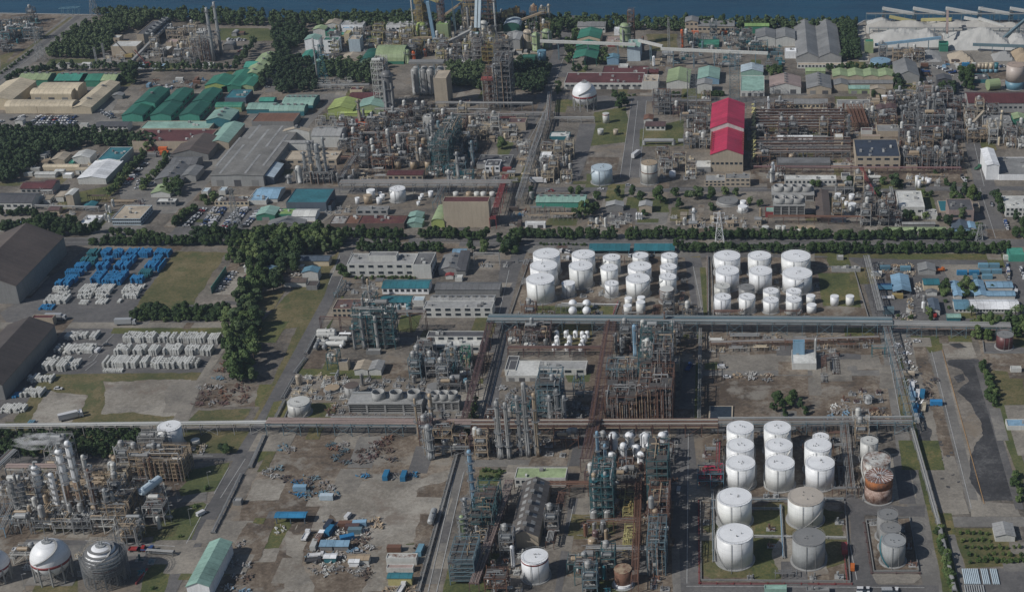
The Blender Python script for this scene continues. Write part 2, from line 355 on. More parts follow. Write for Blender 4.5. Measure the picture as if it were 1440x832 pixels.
def tank(cx,w,yb,yt,col,label,rc=None,name='storage_tank',cat='tank',band=None,rust=0,stair=1,ring=1,lower=None,lm=None,H=None,group=None,auto=True,rad=0,wrap=0,top='cone',mat=None,hoop=0):
    Yf = yat(uy(yb)); Rr = w*TS/2*dep(Yf)/F
    for _ in range(4): Rr = w*TS/2*dep(Yf+Rr)/F
    Y = Yf+Rr; X = xat(ux(cx),Y)
    if isinstance(col,str): k_ = rnd.uniform(.86,1.04); c_ = C[col]; C['_t'] = (c_[0]*k_,c_[1]*k_,c_[2]*k_*rnd.uniform(.96,1.02)); rc = rc or col; col = '_t' if col in ('white','owhite') else col
    if H is None: H = max(1.5,zat(Y+Rr*.92,uy(yt))-.02*Rr)
    occ(X-Rr,X+Rr,Y-Rr,Y+Rr)
    if lm: lmk(X,Y,lm)
    big = Rr > 4; k = 40 if Rr > 6 else 28 if Rr > 3 else 16
    t = thing(name,label,cat,X,Y,0,0,group,auto); b = MB()
    mt = mat or ('rusty_paint' if rust else 'tank_paint')
    if lower: b.lathe(0,0,[(Rr,H*lower[1]),(Rr,H)],k); b.build('shell',mt,t,col,smooth=True); b = MB(); b.lathe(0,0,[(Rr+.02,0),(Rr+.02,H*lower[1])],k); b.build('lower_shell',mt,t,lower[0],smooth=True)
    else: b.lathe(0,0,[(Rr,0),(Rr,H)],k); b.build('shell',mt,t,col,smooth=True)
    b = MB(); cr = .06*Rr if top == 'cone' else .35*Rr
    if top == 'cone': b.lathe(0,0,[(Rr+.08,H),(Rr+.08,H+.12),(.02,H+cr)],k)
    else: b.lathe(0,0,[(Rr*math.cos(q*.26),H+cr*math.sin(q*.26)) for q in range(6)]+[(.02,H+cr)],k)
    ro = b.build('roof','rusty_paint' if rust > 1 else 'tank_roof' if not rust else mt,t,rc or col)
    if rad:
        b = MB()
        for j in range(20): q = j*math.pi/10; b.bar((1.2*math.cos(q),1.2*math.sin(q),H+cr+.1),(Rr*1.02*math.cos(q),Rr*1.02*math.sin(q),H+.2),.28)
        b.build('roof_rafter','rusty_paint',ro,'white')
    if big:
        b = MB()
        for j in range(28):
            q = j*math.pi/14; q2 = q+math.pi/14; c1, s1, c2, s2 = math.cos(q)*Rr, math.sin(q)*Rr, math.cos(q2)*Rr, math.sin(q2)*Rr
            b.bar((c1,s1,H+1.05),(c2,s2,H+1.05),.07); b.bar((c1,s1,H),(c1,s1,H+1.05),.06)
        b.build('railing','paint',ro,'lgrey')
        for j in range(4):
            b = MB(); q = rnd.uniform(0,6.3); r_ = Rr*rnd.uniform(.12,.4); b.tube((r_*math.cos(q),r_*math.sin(q),H),(r_*math.cos(q),r_*math.sin(q),H+cr+.6),.16,k=8); b.build('vent_nozzle','paint',ro,'grey')
    if ring and Rr > 3: b = MB(); b.lathe(0,0,[(Rr+.9,0),(Rr+.9,.35),(Rr+.5,.36)],k); b.build('foundation_ring','weathered_concrete',t,'lgrey')
    if band: b = MB(); b.lathe(0,0,[(Rr+.05,H*band[1]),(Rr+.05,H*band[1]+.7)],k); b.build('painted_band','paint',t,band[0],smooth=True)
    if hoop:
        b = MB()
        for j in range(hoop): z = H*(j+.7)/hoop; b.lathe(0,0,[(Rr+.02,z),(Rr+.35,z),(Rr+.35,z+.35),(Rr+.02,z+.35)],k)
        b.build('hoop','rusty_paint',t,'grey')
    if wrap:
        b = MB()
        for j in range(14):
            z = H*j/13
            for i in range(24):
                q = i*math.pi/12; q2 = q+math.pi/12; r_ = Rr+1.1; b.bar((r_*math.cos(q),r_*math.sin(q),z),(r_*math.cos(q2),r_*math.sin(q2),z),.1)
                if j == 0: b.bar((r_*math.cos(q),r_*math.sin(q),0),(r_*math.cos(q),r_*math.sin(q),H),.1)
        b.build('scaffolding','paint',t,'steel')
    if stair and Rr > 3:
        b = MB(); q0 = rnd.choice([-2.6,-1.9,-1.2,1.2,2.2,.4]); sp = min(1.9,H*1.25/Rr)*rnd.choice([1,1,-1]); n_ = 14
        for j in range(n_):
            q, q2 = q0+sp*j/n_, q0+sp*(j+1)/n_; r_ = Rr+.55; z, z2 = H*j/n_, H*(j+1)/n_
            b.bar((r_*math.cos(q),r_*math.sin(q),z),(r_*math.cos(q2),r_*math.sin(q2),z2),.55,.12); b.bar((r_*1.03*math.cos(q),r_*1.03*math.sin(q),z+1),(r_*1.03*math.cos(q2),r_*1.03*math.sin(q2),z2+1),.08)
        b.build('stair','paint',t,rnd.choice(['grey','lgrey','lgrey','owhite']) if col != 'silver' else 'teal')
        b = MB()
        for q in (-1.75,-1.2): b.tube(((Rr+.3)*math.cos(q),(Rr+.3)*math.sin(q),.3),((Rr+.3)*math.cos(q),(Rr+.3)*math.sin(q),H),.1,k=6)
        b.tube(((Rr+.3)*math.cos(-1.75),(Rr+.3)*math.sin(-1.75),.4),((Rr+.3)*math.cos(-1.75),(Rr+3)*math.sin(-1.75),.4),.12,k=6); b.build('fill_pipe','paint',t,'grey')
    return t
def sphere(cx,cy,w,yb,label,lm=None,wrap=0):
    """px: centre, width, foot of the legs"""
    Y = yat(uy(yb)); Rr = w*TS/2*dep(Y)/F; Y += Rr*.8; X = xat(ux(cx),Y); zc = zat(Y,uy(cy)); zc = max(zc,Rr*1.12)
    if lm: lmk(X,Y,lm)
    occ(X-Rr,X+Rr,Y-Rr,Y+Rr); t = thing('sphere_tank',label,'spherical tank',X,Y)
    b = MB(); b.lathe(0,0,[(max(.001,Rr*math.sin(math.pi*j/20)),zc-Rr*math.cos(math.pi*j/20)) for j in range(21)],44); b.build('shell','tank_paint',t,'white',smooth=True)
    b = MB(); b.lathe(0,0,[((Rr+.06)*.985,zc-Rr*.17),(Rr+.09,zc-.1)],44); b.build('painted_band','paint',t,'crimson',smooth=True)
    for j in range(10):
        b = MB(); q = j*math.pi/5; q2 = q+math.pi/5; x, y, x2, y2 = Rr*.97*math.cos(q), Rr*.97*math.sin(q), Rr*.97*math.cos(q2), Rr*.97*math.sin(q2)
        b.tube((x,y,0),(x,y,zc-.2),.38,k=8); b.bar((x,y,.8),(x2,y2,zc-2),.16); b.bar((x2,y2,.8),(x,y,zc-2),.16); b.build('leg','paint',t,'lgrey' if not wrap else 'grey')
    b = MB()
    for j in range(16):
        q = j/16*math.pi*.75-2.0; q2 = (j+1)/16*math.pi*.75-2.0; a0, a1 = .15+j*.072, .15+(j+1)*.072
        f = lambda q, a: ((Rr+.5)*math.cos(a)*math.cos(q),(Rr+.5)*math.cos(a)*math.sin(q),zc+(Rr+.5)*math.sin(a))
        b.bar(f(q,a0),f(q2,a1),.9,.2)
    b.build('stair','paint',t,'lgrey')
    if wrap:
        b = MB()
        for j in range(16):
            z = (zc+Rr*.75)*(j+.3)/15.5
            for i in range(30):
                q = i*math.pi/15; q2 = q+math.pi/15; r_ = Rr+1.6
                b.bar((r_*math.cos(q),r_*math.sin(q),z),(r_*math.cos(q2),r_*math.sin(q2),z),.09)
                if j % 2: b.bar((r_*math.cos(q),r_*math.sin(q),z-1),((r_-1.2)*math.cos(q2),(r_-1.2)*math.sin(q2),z+1),.07)
                if j == 0: b.bar((r_*math.cos(q),r_*math.sin(q),0),(r_*math.cos(q),r_*math.sin(q),zc+Rr*.8),.09)
        b.build('scaffolding','paint',t,'steel'); b = MB()
        for j in range(11):
            z = zc-Rr*.9+Rr*1.75*j/10; r_ = max(2,math.sqrt(max(.1,Rr*Rr-(z-zc)**2)))+.25; b.lathe(0,0,[(r_,z),(r_+.9,z),(r_+.9,z+.12),(r_,z+.12)],32)
        b.build('scaffold_boards','weathered_concrete',t,'grey')
    b = MB(); b.lathe(0,0,[(2.0,zc+Rr-.3),(2.0,zc+Rr+.1)],16)
    for j in range(8): q = j*math.pi/4; b.bar((2*math.cos(q),2*math.sin(q),zc+Rr),(2*math.cos(q),2*math.sin(q),zc+Rr+1.2),.12)
    b.tube((.6,0,zc+Rr),(.6,0,zc+Rr+2),.3); b.tube((-.6,.3,zc+Rr),(-.6,.3,zc+Rr+1.7),.3); b.build('top_platform','paint',t,'silver')
    return t
def column(cx,yb,yt,w,col,label,auto=True,plat=None,name='process_column',cat='column',group=None,H=None,taper=1.,cage=True,stack=False,tip=0,pc='steel',low=None):
    """a tall slender vessel or chimney; px: foot centre, top, width"""
    Y = yat(uy(yb)); X = xat(ux(cx),Y); r = max(.25,w*TS/2*dep(Y)/F); H = H or max(3,zat(Y,uy(yt)))
    occ(X-r-.6,X+r+.6,Y-r-.6,Y+r+.6); t = thing(name,label,cat,X,Y,0,0,group,auto)
    return column_at(t,r,H,col,plat,taper,stack,tip,pc,low)
def column_at(t,r,H,col,plat=None,taper=1.,stack=False,tip=0,pc='steel',low=None):
    b = MB(); sk = min(3.5,H*.14); prof = [(r*1.06,0),(r*1.06,sk)]
    if stack: prof = [(r*1.1,0),(r,H*.3),(r*taper,H),(r*taper*.75,H+.01),(r*taper*.75,H-1)]
    else: prof += [(r,sk+.01),(r,H*.55),(r*taper,H*.56),(r*taper,H-r*.6),(r*taper*.7,H-r*.15),(.02,H)]
    b.lathe(0,0,prof,16); b.build('shell','tank_paint',t,col,smooth=True)
    if low: b = MB(); b.lathe(0,0,[(r*1.02,sk),(r*1.02,H*.5)],16); b.build('lower_shell','rusty_paint',t,low,smooth=True)
    n_ = plat if plat is not None else max(1,int(H/7))
    for j in range(n_):
        z = H*(j+1)/(n_+.35); b = MB(); q0 = rnd.uniform(0,6.28); rr = r*(taper if z > H*.55 else 1); span = rnd.choice([3.2,4.7,6.28]); m_ = 9
        for i in range(m_):
            q, q2 = q0+span*i/m_, q0+span*(i+1)/m_; f = lambda q, k, z: ((rr+k)*math.cos(q),(rr+k)*math.sin(q),z)
            b.hull([f(q,.05,z),f(q2,.05,z),f(q2,1.1,z),f(q,1.1,z)],[f(q,.05,z+.12),f(q2,.05,z+.12),f(q2,1.1,z+.12),f(q,1.1,z+.12)])
            b.bar(f(q,1.1,z+1.1),f(q2,1.1,z+1.1),.08); b.bar(f(q,1.1,z),f(q,1.1,z+1.1),.07)
        b.build('platform','steel_paint',t,pc)
    if not stack:
        for q in (rnd.uniform(-2.6,-.4),rnd.uniform(0,6)):
            b = MB(); rr = r+.45; pr = max(.12,r*.16); z1 = H*rnd.uniform(.7,1.0)
            b.tube((rr*math.cos(q),rr*math.sin(q),1),(rr*math.cos(q),rr*math.sin(q),z1),pr,k=7); b.tube((rr*math.cos(q),rr*math.sin(q),z1),(0,0,z1+pr),pr,k=7); b.build('riser_pipe','paint',t,rnd.choice(['lgrey','silver',col]))
    b = MB(); q = -2.0; x, y = (r+.25)*math.cos(q), (r+.25)*math.sin(q); b.bar((x-.25,y,1),(x-.25,y,H-1),.08); b.bar((x+.25,y,1),(x+.25,y,H-1),.08); b.build('ladder','steel_paint',t,'steel')
    if tip: b = MB(); b.tube((0,0,H-.5),(0,0,H+tip),r*.35,k=8); b.tube((0,0,H+tip),(r*1.2,0,H+tip),r*.3,k=8); b.build('vapour_pipe','paint',t,'silver')
    return t
def frame_parts(t,w,d,h,seed,col,lev=None,dense=1.,pcols=('lgrey','silver','grey','tan','rsteel'),vess=2,rails=True,decks=.55,verts=0,pm='paint'):
    """open steel frame with decks, pipes and vessels, centred on t"""
    q = random.Random(seed); a, e = w/2, d/2; nx = max(1,round(w/5)); ny = max(1,round(d/5)); lev = lev or max(1,round(h/4.2)); hs = [h*(i+1)/lev for i in range(lev)]
    b = MB(); xs = [-a+w*i/nx for i in range(nx+1)]; ys = [-e+d*i/ny for i in range(ny+1)]
    for x in xs:
        for y in ys:
            if h > 9 and q.random() < .1 and nx > 1: continue
            b.box(x-.17,x+.17,y-.17,y+.17,0,h+(.0 if q.random() < .6 else q.uniform(0,2)))
    for z in hs:
        for y in ys: b.bar((-a,y,z),(a,y,z),.26,.34)
        for x in xs: b.bar((x,-e,z-.02),(x,e,z-.02),.24,.32)
    for z0, z1 in zip([0]+hs[:-1],hs):
        for i in range(nx):
            if q.random() < .35: b.bar((xs[i],-e,z0),(xs[i+1],-e,z1),.14)
        for j in range(ny):
            if q.random() < .35: b.bar((a,ys[j],z0),(a,ys[j+1],z1),.14)
    b.build('steel_frame','steel_paint',t,col)
    b = MB(); rb = MB()
    for z in hs:
        for i in range(nx):
            for j in range(ny):
                if q.random() < (decks if z < h-.1 else decks*.35): b.box(xs[i]+.1,xs[i+1]-.1,ys[j]+.1,ys[j+1]-.1,z+.2,z+.27)
        if rails:
            for zz in (z+.75,z+1.3):
                rb.bar((-a,-e,zz),(a,-e,zz),.07); rb.bar((a,-e,zz),(a,e,zz),.07); rb.bar((-a,e,zz),(a,e,zz),.07)
            for i in range(nx*2+1): x = -a+w*i/nx/2; rb.bar((x,-e,z),(x,-e,z+1.3),.07)
    if b.v: b.build('deck','grating',t)
    if rb.v: rb.build('handrail','steel_paint',t,col)
    np_ = int((w*d*.07+w*h*.07+6)*dense)
    for g_ in range(3):
        b = MB(); c = q.choice(pcols)
        for _ in range(max(2,np_//3)):
            r = q.choice([.09,.12,.16,.22,.34]); k = q.random(); x, y = q.uniform(-a,a), q.uniform(-e,e); z = q.choice(hs)+q.uniform(.5,1.2) if h > 3 else q.uniform(.5,h)
            if k < .38: x2 = q.uniform(-a,a)*1.05; b.tube((x,y,z),(x2,y,z),r,k=6); b.tube((x2,y,z),(x2,y,max(0,z-q.uniform(1,5))),r,k=6)
            elif k < .7: y2 = q.uniform(-e,e)*1.05; b.tube((x,y,z),(x,y2,z),r,k=6); b.tube((x,y2,z),(x,y2,max(0,z-q.uniform(1,5))),r,k=6)
            else: z0 = q.uniform(0,h*.5); z1 = min(h+2,z0+q.uniform(3,h)); b.tube((x,y,z0),(x,y,z1),r,k=6); b.tube((x,y,z1),(x+q.uniform(-2,2),y,z1),r,k=6)
        b.build('pipework',pm,t,c)
    for _ in range(verts):
        b = MB(); x = -a+w*(_+q.uniform(.15,.85))/verts; r = q.choice([.16,.22,.3]); zt = h*q.uniform(.6,1.12); b.tube((x,-e-.5,.5),(x,-e-.5,zt),r,k=8); b.tube((x,-e-.5,zt),(x,-e+2.5,zt),r,k=8); b.build('riser_pipe','rusty_paint',t,q.choice(['tan','lgrey','silver','grey','lgrey','rsteel']))
    for _ in range(vess):
        b = MB(); r = min(q.uniform(.6,1.5),w*.24,d*.24); x, y = q.uniform(-a+r,a-r), q.uniform(-e+r,e-r); z = q.choice([0]+hs)+.2
        if q.random() < .5:
            hh = q.uniform(2.5,5.5); b.lathe(x,y,[(r*.5,z),(r,z+.6),(r,z+hh),(r*.6,z+hh+r*.5),(.02,z+hh+r*.6)],12)
        else:
            L = min(w*.4,q.uniform(1.8,3.2)); b.tube((x-L,y,z+r+.4),(x+L,y,z+r+.4),r,k=12); b.tube((x-L-.4,y,z+r+.4),(x-L,y,z+r+.4),r*.6,r,k=12); b.tube((x+L,y,z+r+.4),(x+L+.4,y,z+r+.4),r,r*.6,k=12)
            b.box(x-L*.6-.2,x-L*.6+.2,y-r*.8,y+r*.8,z,z+r*.6); b.box(x+L*.6-.2,x+L*.6+.2,y-r*.8,y+r*.8,z,z+r*.6)
        b.build('vessel','tank_paint',t,q.choice(['lgrey','silver','grey','owhite','tan']))
def frame(d,h,col,label,seed=1,lm=None,name='process_structure',cat='process structure',auto=True,**k):
    """d = px x from, x to, foot of the front, ground of the back"""
    Y0, Y1 = yat(uy(d[2])), yat(uy(d[3])); X0, X1 = xat(ux(d[0]),Y0), xat(ux(d[1]),Y0)
    if lm: lmk((X0+X1)/2,(Y0+Y1)/2,lm)
    occ(X0,X1,Y0,Y1); t = thing(name,label,cat,(X0+X1)/2,(Y0+Y1)/2,0,0,None,auto)
    frame_parts(t,X1-X0,Y1-Y0,h,seed,col,**k); return t
def rack(pts,h,w,col,label,n=6,tiers=1,pc=('lgrey','silver','grey','lgrey','rsteel'),pr=.2,step=8,lm=None,auto=False,box=0,name='pipe_rack'):
    """pipe bridge along a line of ground points (px)"""
    W_ = [G(*p) for p in pts]; ox, oy = W_[0]; t = thing(name,label,'pipe rack',ox,oy,0,0,None,auto)
    if lm: mx, my = W_[len(W_)//2]; lmk(mx,my,lm)
    fb = MB(); segs = list(zip(W_[:-1],W_[1:]))
    pb = [[MB() for _ in range(n)] for _ in range(tiers)]
    for (x0,y0), (x1,y1) in segs:
        L = math.hypot(x1-x0,y1-y0); dx, dy = (x1-x0)/L, (y1-y0)/L; nx, ny = -dy, dx; k = max(1,int(L/step)); a = w/2
        P = lambda s, o, z: (x0+dx*s+nx*o-ox,y0+dy*s+ny*o-oy,z)
        for i in range(k+1):
            s = L*i/k
            for o in (-a,a): fb.bar(P(s,o,0),P(s,o,h+.2),.3)
            for j in range(tiers): z = h-j*1.9; fb.bar(P(s,-a-.3,z-.2),P(s,a+.3,z-.2),.3)
            if i < k and i % 3 == 1: fb.bar(P(s,-a,.3),P(s+L/k,-a,h-1),.14); fb.bar(P(s+L/k,-a,.3),P(s,-a,h-1),.14)
            occ(*sorted((x0+dx*s-a,x0+dx*s+a)),*sorted((y0+dy*s-a,y0+dy*s+a)))
        for o in (-a,a): fb.bar(P(0,o,h-.6),P(L,o,h-.6),.2,.35)
        for j in range(tiers):
            for i in range(n):
                r = pr*rnd.choice([.45,.6,.85,1.25]); o = -a+w*(i+.5)/n; pb[j][i].tube(P(0,o,h-j*1.9+r),P(L,o,h-j*1.9+r),r,k=6)
    fb.build('rack_frame','steel_paint',t,col)
    for j in range(tiers):
        for i in range(n): pb[j][i].build('pipe','paint',t,pc[(i*3+j) % len(pc)])
    if box:
        b = MB(); (x0,y0), (x1,y1) = W_[0], W_[-1]; b.bar((0,0,h+1.6),(x1-x0,y1-y0,h+1.6),w*.6,2.0); b.build('covered_walkway','wall_paint',t,box)
    return t
def conveyor(p,q,w,col,label,legs=3,lc='bsteel',name='conveyor_gallery',hh=2.2,auto=True,lm=None):
    """px ground point + height for both ends"""
    x0, y0 = G(p[0],p[1]); x1, y1 = G(q[0],q[1]); t = thing(name,label,'conveyor',x0,y0,0,0,None,auto)
    if lm: lmk((x0+x1)/2,(y0+y1)/2,lm)
    dx, dy, dz = x1-x0, y1-y0, q[2]-p[2]
    b = MB(); b.bar((0,0,p[2]),(dx,dy,q[2]),w,hh); b.build('gallery','wall_paint',t,col)
    L = math.hypot(dx,dy) or 1; nx, ny = -dy/L*w/2, dx/L*w/2
    for i in range(legs):
        f = (i+.6)/(legs+.2); z = p[2]+dz*f-hh/2; b = MB()
        if z < 2: continue
        for s in (-1,1): b.bar((dx*f+nx*s*1.5,dy*f+ny*s*1.5,0),(dx*f+nx*s,dy*f+ny*s,z),.4)
        m_ = max(1,int(z/5))
        for j in range(m_): b.bar((dx*f-nx*1.4,dy*f-ny*1.4,z*j/m_),(dx*f+nx*1.3,dy*f+ny*1.3,z*(j+1)/m_),.22); b.bar((dx*f-nx*1.3,dy*f-ny*1.3,z*(j+1)/m_),(dx*f+nx*1.3,dy*f+ny*1.3,z*(j+1)/m_),.22)
        b.build('trestle','steel_paint',t,lc)
    return t
def pylon(x,yb,yt,label,w=7.,col='silver',arms=3,name='pylon',cat='pylon',H=None,tw=.6,th=.22,lm=None):
    Y = yat(uy(yb)); X = xat(ux(x),Y); H = H or zat(Y,uy(yt)); t = thing(name,label,cat,X,Y,0,0,None,True); occ(X-w/2,X+w/2,Y-w/2,Y+w/2)
    if lm: lmk(X,Y,lm)
    b = MB(); n_ = max(4,int(H/5)); a = lambda z: (w/2)*(1-z/H)+tw*z/H
    for i in range(n_):
        z0, z1 = H*i/n_, H*(i+1)/n_; r0, r1 = a(z0), a(z1)
        c0 = [(-r0,-r0,z0),(r0,-r0,z0),(r0,r0,z0),(-r0,r0,z0)]; c1 = [(-r1,-r1,z1),(r1,-r1,z1),(r1,r1,z1),(-r1,r1,z1)]
        for j in range(4): b.bar(c0[j],c1[j],th); b.bar(c0[j],c1[(j+1) % 4],th*.6); b.bar(c0[(j+1) % 4],c1[j],th*.6); b.bar(c1[j],c1[(j+1) % 4],th*.6)
    b.build('lattice_mast','steel_paint',t,col)
    for j in range(arms):
        z = H*(.97-.14*j); L = w*(.55+.1*j); b = MB()
        for s in (-1,1): b.bar((0,-.3,z),(s*L,0,z+.3),th*.8); b.bar((0,.3,z-1.6),(s*L,0,z+.3),th*.6); b.tube((s*L,0,z-1.4),(s*L,0,z+.3),.14,k=6)
        b.build('cross_arm','steel_paint',t,col)
    return t
def lamp_post(x,yb,H=8,label='slim grey lamp post on the kerb',col='lgrey'):
    X, Y = G(x,yb); t = thing('lamp_post',label,'lamp post',X,Y,0,0,None,True)
    b = MB(); b.tube((0,0,0),(0,0,H),.11,.07,k=6); b.tube((0,0,H),(1.3,0,H+.3),.06,k=6); b.build('post','paint',t,col)
    b = MB(); b.box(1.1,1.9,-.15,.15,H+.22,H+.4); b.build('lamp_head','paint',t,'lgrey')
def cooling_tower(d,label,fans,col='lgrey',fw=5,lm=None,fx=None):
    xl, xr, yb, ye, yr = d; Y0 = yat(uy(yb)); X0, X1 = xat(ux(xl),Y0), xat(ux(xr),Y0); H = zat(Y0,uy(ye)); Y1 = yat(uy(yr),H); W, D = X1-X0, Y1-Y0
    occ(X0,X1,Y0,Y1); t = thing('cooling_tower',label,'cooling tower',(X0+X1)/2,(Y0+Y1)/2,0,0,None,True); a, e = W/2, D/2
    if lm: lmk((X0+X1)/2,(Y0+Y1)/2,lm)
    b = MB(); n_ = max(3,fans+1)
    for i in range(n_+1): x = -a+W*i/n_; b.box(max(-a,x-.45),min(a,x+.45),-e,e,0,H-.8)
    b.box(-a-.3,a+.3,-e-.3,e+.3,H-.8,H); b.box(-a,a,-e+.05,-e+.3,0,.8); b.build('casing','weathered_concrete',t,col)
    b = MB(); b.box(-a+.3,a-.3,-e+.8,e-.8,.3,H-.9,0)
    for j in range(int(H/1.1)): z = .9+j*1.1; b.bar((-a+.4,-e+.35,z),(a-.4,-e+.35,z),.6,.12,1)
    b.build('louvre_panel',['louvre','flat_roof'],t,'grey')
    for i in range(fans):
        x = -a+W*(fx[i] if fx else (i+.75)/(fans+.5)); r = fw/2; b = MB()
        b.lathe(x,0,[(r*1.12,H),(r*.95,H+1.4),(r,H+3.6),(r*.86,H+3.6),(r*.82,H+1.2),(r*.8,H+.9)],20); fo = b.build('fan_stack','weathered_concrete',t,'lgrey',smooth=True)
        b = MB(); b.lathe(x,0,[(r*.82,H+.5),(r*.8,H+.9)],16); b.build('fan_shroud','louvre',fo)
    b = MB(); b.bar((-a,e*.75,H+.5),(a,e*.75,H+.5),.8,.8); b.bar((-a,-e*.8,H+1.1),(a,-e*.8,H+1.1),.08)
    for i in range(n_*3+1): x = -a+W*i/n_/3; b.bar((x,-e*.8,H),(x,-e*.8,H+1.1),.07)
    b.build('header_pipe','paint',t,'silver'); return t
# ------------------------------------------------------------------ trees
def crown_mesh(seed,rad,h,n,leaf,mat,squat=1.,base=.28):
    q = random.Random(seed); b = MB(); cl = []
    for i in range(11):
        t_ = q.uniform(0,6.28); rr = rad*.62*math.sqrt(q.random()); z = h*(base+(.93-base)*q.random()); sc = 1-abs((z/h-.55))*.7
        cl.append((rr*math.cos(t_)*sc,rr*math.sin(t_)*sc,z,rad*q.uniform(.3,.52)*sc))
    for i in range(n):
        cx, cy, cz, cr = q.choice(cl); u, v_ = q.uniform(0,6.28), math.acos(q.uniform(-.75,1)); k = cr*q.uniform(.78,1.08)
        d = Vector((math.sin(v_)*math.cos(u),math.sin(v_)*math.sin(u),math.cos(v_)*.85)); c = Vector((cx,cy,cz))+d*k
        nrm = (d+Vector((q.uniform(-.7,.7),q.uniform(-.7,.7),q.uniform(-.3,.8)))).normalized(); a = nrm.orthogonal().normalized(); w = nrm.cross(a); r_ = q.uniform(0,6.28); a, w = a*math.cos(r_)+w*math.sin(r_), w*math.cos(r_)-a*math.sin(r_)
        s = leaf*q.uniform(.6,1.3); b.quad(tuple(c-a*s-w*s*.7),tuple(c+a*s-w*s*.5),tuple(c+a*s*.8+w*s*.7),tuple(c-a*s*.7+w*s*.8))
    return b.mesh('crown',mat)
def trunk_mesh(h,r,seed):
    q = random.Random(seed); b = MB(); b.tube((0,0,-.2),(.1,0,h*.6),r,r*.5,k=7)
    for i in range(4): t_ = i*1.6+q.random(); b.tube((.05,0,h*(.28+.08*i)),(h*.2*math.cos(t_),h*.2*math.sin(t_),h*(.55+.08*i)),r*.4,r*.15,k=5)
    return b.mesh('trunk','bark')
TREES = {}
def tree_proto(kind):
    if kind not in TREES:
        L = []
        for i in range(7):
            if kind == 'big': L.append((crown_mesh(40+i,[4.6,3.6,5.4,4.2,5,3.2,4.6][i],[9.5,8,8.6,11,7.4,9.5,10][i],1500,.44,['leaf','leaf','pine_leaf','leaf','young_leaf','pine_leaf','leaf'][i]),trunk_mesh(9.5,.32,i)))
            elif kind == 'pine': L.append((crown_mesh(60+i,4.0,12,1100,.45,'pine_leaf',base=.35),trunk_mesh(12,.28,i)))
            elif kind == 'small': L.append((crown_mesh(80+i,2.6,4.6,700,.30,'leaf',base=.15),trunk_mesh(4.6,.16,i)))
            elif kind == 'shrub': L.append((crown_mesh(90+i,1.5,2.2,420,.22,'young_leaf',base=.1),trunk_mesh(2.2,.08,i)))
            else: L.append((crown_mesh(95+i,1.3,1.5,300,.2,'leaf',base=.1),trunk_mesh(1.5,.06,i)))
        TREES[kind] = L
    return TREES[kind]
def tree_at(X,Y,kind='big',s=1.,name='broadleaf_tree',label='rounded green tree',cat='tree',group=None):
    c, tr = rnd.choice(tree_proto(kind)); t = thing(name,label,cat,X,Y,0,rnd.uniform(0,6.28),group,True)
    t.scale = (s*rnd.uniform(.9,1.12),s*rnd.uniform(.9,1.12),s*rnd.uniform(.85,1.15)); put('trunk',tr,t); put('crown',c,t); return t
def tree(x,y,w=0,kind='big',**k):
    """px ground point; w = crown width in px"""
    X, Y = G(x,y); base = {'big': 9.6,'pine': 8.4,'small': 5.4,'shrub': 3.1,'bush': 2.7}[kind]
    return tree_at(X,Y,kind,(w*TS*dep(Y)/F/base) if w else 1,**k)
def tree_row(p,q,n,kind='big',s=1.,jit=1.2,**k):
    s *= .84 if kind == 'big' else .9
    if kind == 'big': n = int(n*1.3)
    x0, y0 = G(*p); x1, y1 = G(*q)
    for i in range(n): f = (i+.5)/n; tree_at(x0+(x1-x0)*f+rnd.uniform(-jit,jit),y0+(y1-y0)*f+rnd.uniform(-jit,jit),kind,s*rnd.uniform(.85,1.15),**k)
def inpoly(x,y,P):
    c = False; j = len(P)-1
    for i in range(len(P)):
        if (P[i][1] > y) != (P[j][1] > y) and x < (P[j][0]-P[i][0])*(y-P[i][1])/(P[j][1]-P[i][1])+P[i][0]: c = not c
        j = i
    return c
def spots(pts,n,gap,tries=60,avoid=False):
    P = [G(*p) for p in pts]; xs = [p[0] for p in P]; ys = [p[1] for p in P]; out = []
    for _ in range(n*tries):
        if len(out) >= n: break
        x, y = rnd.uniform(min(xs),max(xs)), rnd.uniform(min(ys),max(ys))
        if inpoly(x,y,P) and all((x-a)**2+(y-b)**2 > gap*gap for a,b in out) and not (avoid and not free(x-gap/2,x+gap/2,y-gap/2,y+gap/2,0)): out.append((x,y))
    return out
def grove(pts,n,kind='big',s=1.,gap=5.5,**k):
    n = int(n*1.1); gap *= .95
    for x, y in spots(pts,n,gap): tree_at(x,y,kind,s*rnd.uniform(.8,1.2),**k)
def wood(pts,n,name,label,mat='pine_leaf',gap=4.5,h=9,rad=3.7,leaves=420,leaf=.62):
    """a wood that reads as one mass"""
    import numpy as np
    protos = []
    for i in range(4):
        me = crown_mesh(200+i,rad,h,leaves,leaf,mat,base=.25); a = np.zeros(len(me.vertices)*3); me.vertices.foreach_get('co',a); protos.append(a.reshape(-1,3))
    V = []
    for x, y in spots(pts,n,gap,25):
        a = rnd.choice(protos); t_ = rnd.uniform(0,6.28); s = rnd.uniform(.8,1.2); c, s_ = math.cos(t_)*s, math.sin(t_)*s
        V.append(np.stack([a[:,0]*c-a[:,1]*s_+x,a[:,0]*s_+a[:,1]*c+y,a[:,2]*rnd.uniform(.8,1.15)],1))
    V = np.concatenate(V); nv = len(V); me = bpy.data.meshes.new(name); me.vertices.add(nv); me.vertices.foreach_set('co',V.ravel()); me.loops.add(nv); me.loops.foreach_set('vertex_index',np.arange(nv)); me.polygons.add(nv//4); me.polygons.foreach_set('loop_start',np.arange(0,nv,4))
    me.materials.append(MATS[mat]); me.update(calc_edges=True); o = put(name,me); o['kind'] = 'stuff'; o['label'] = label; return o
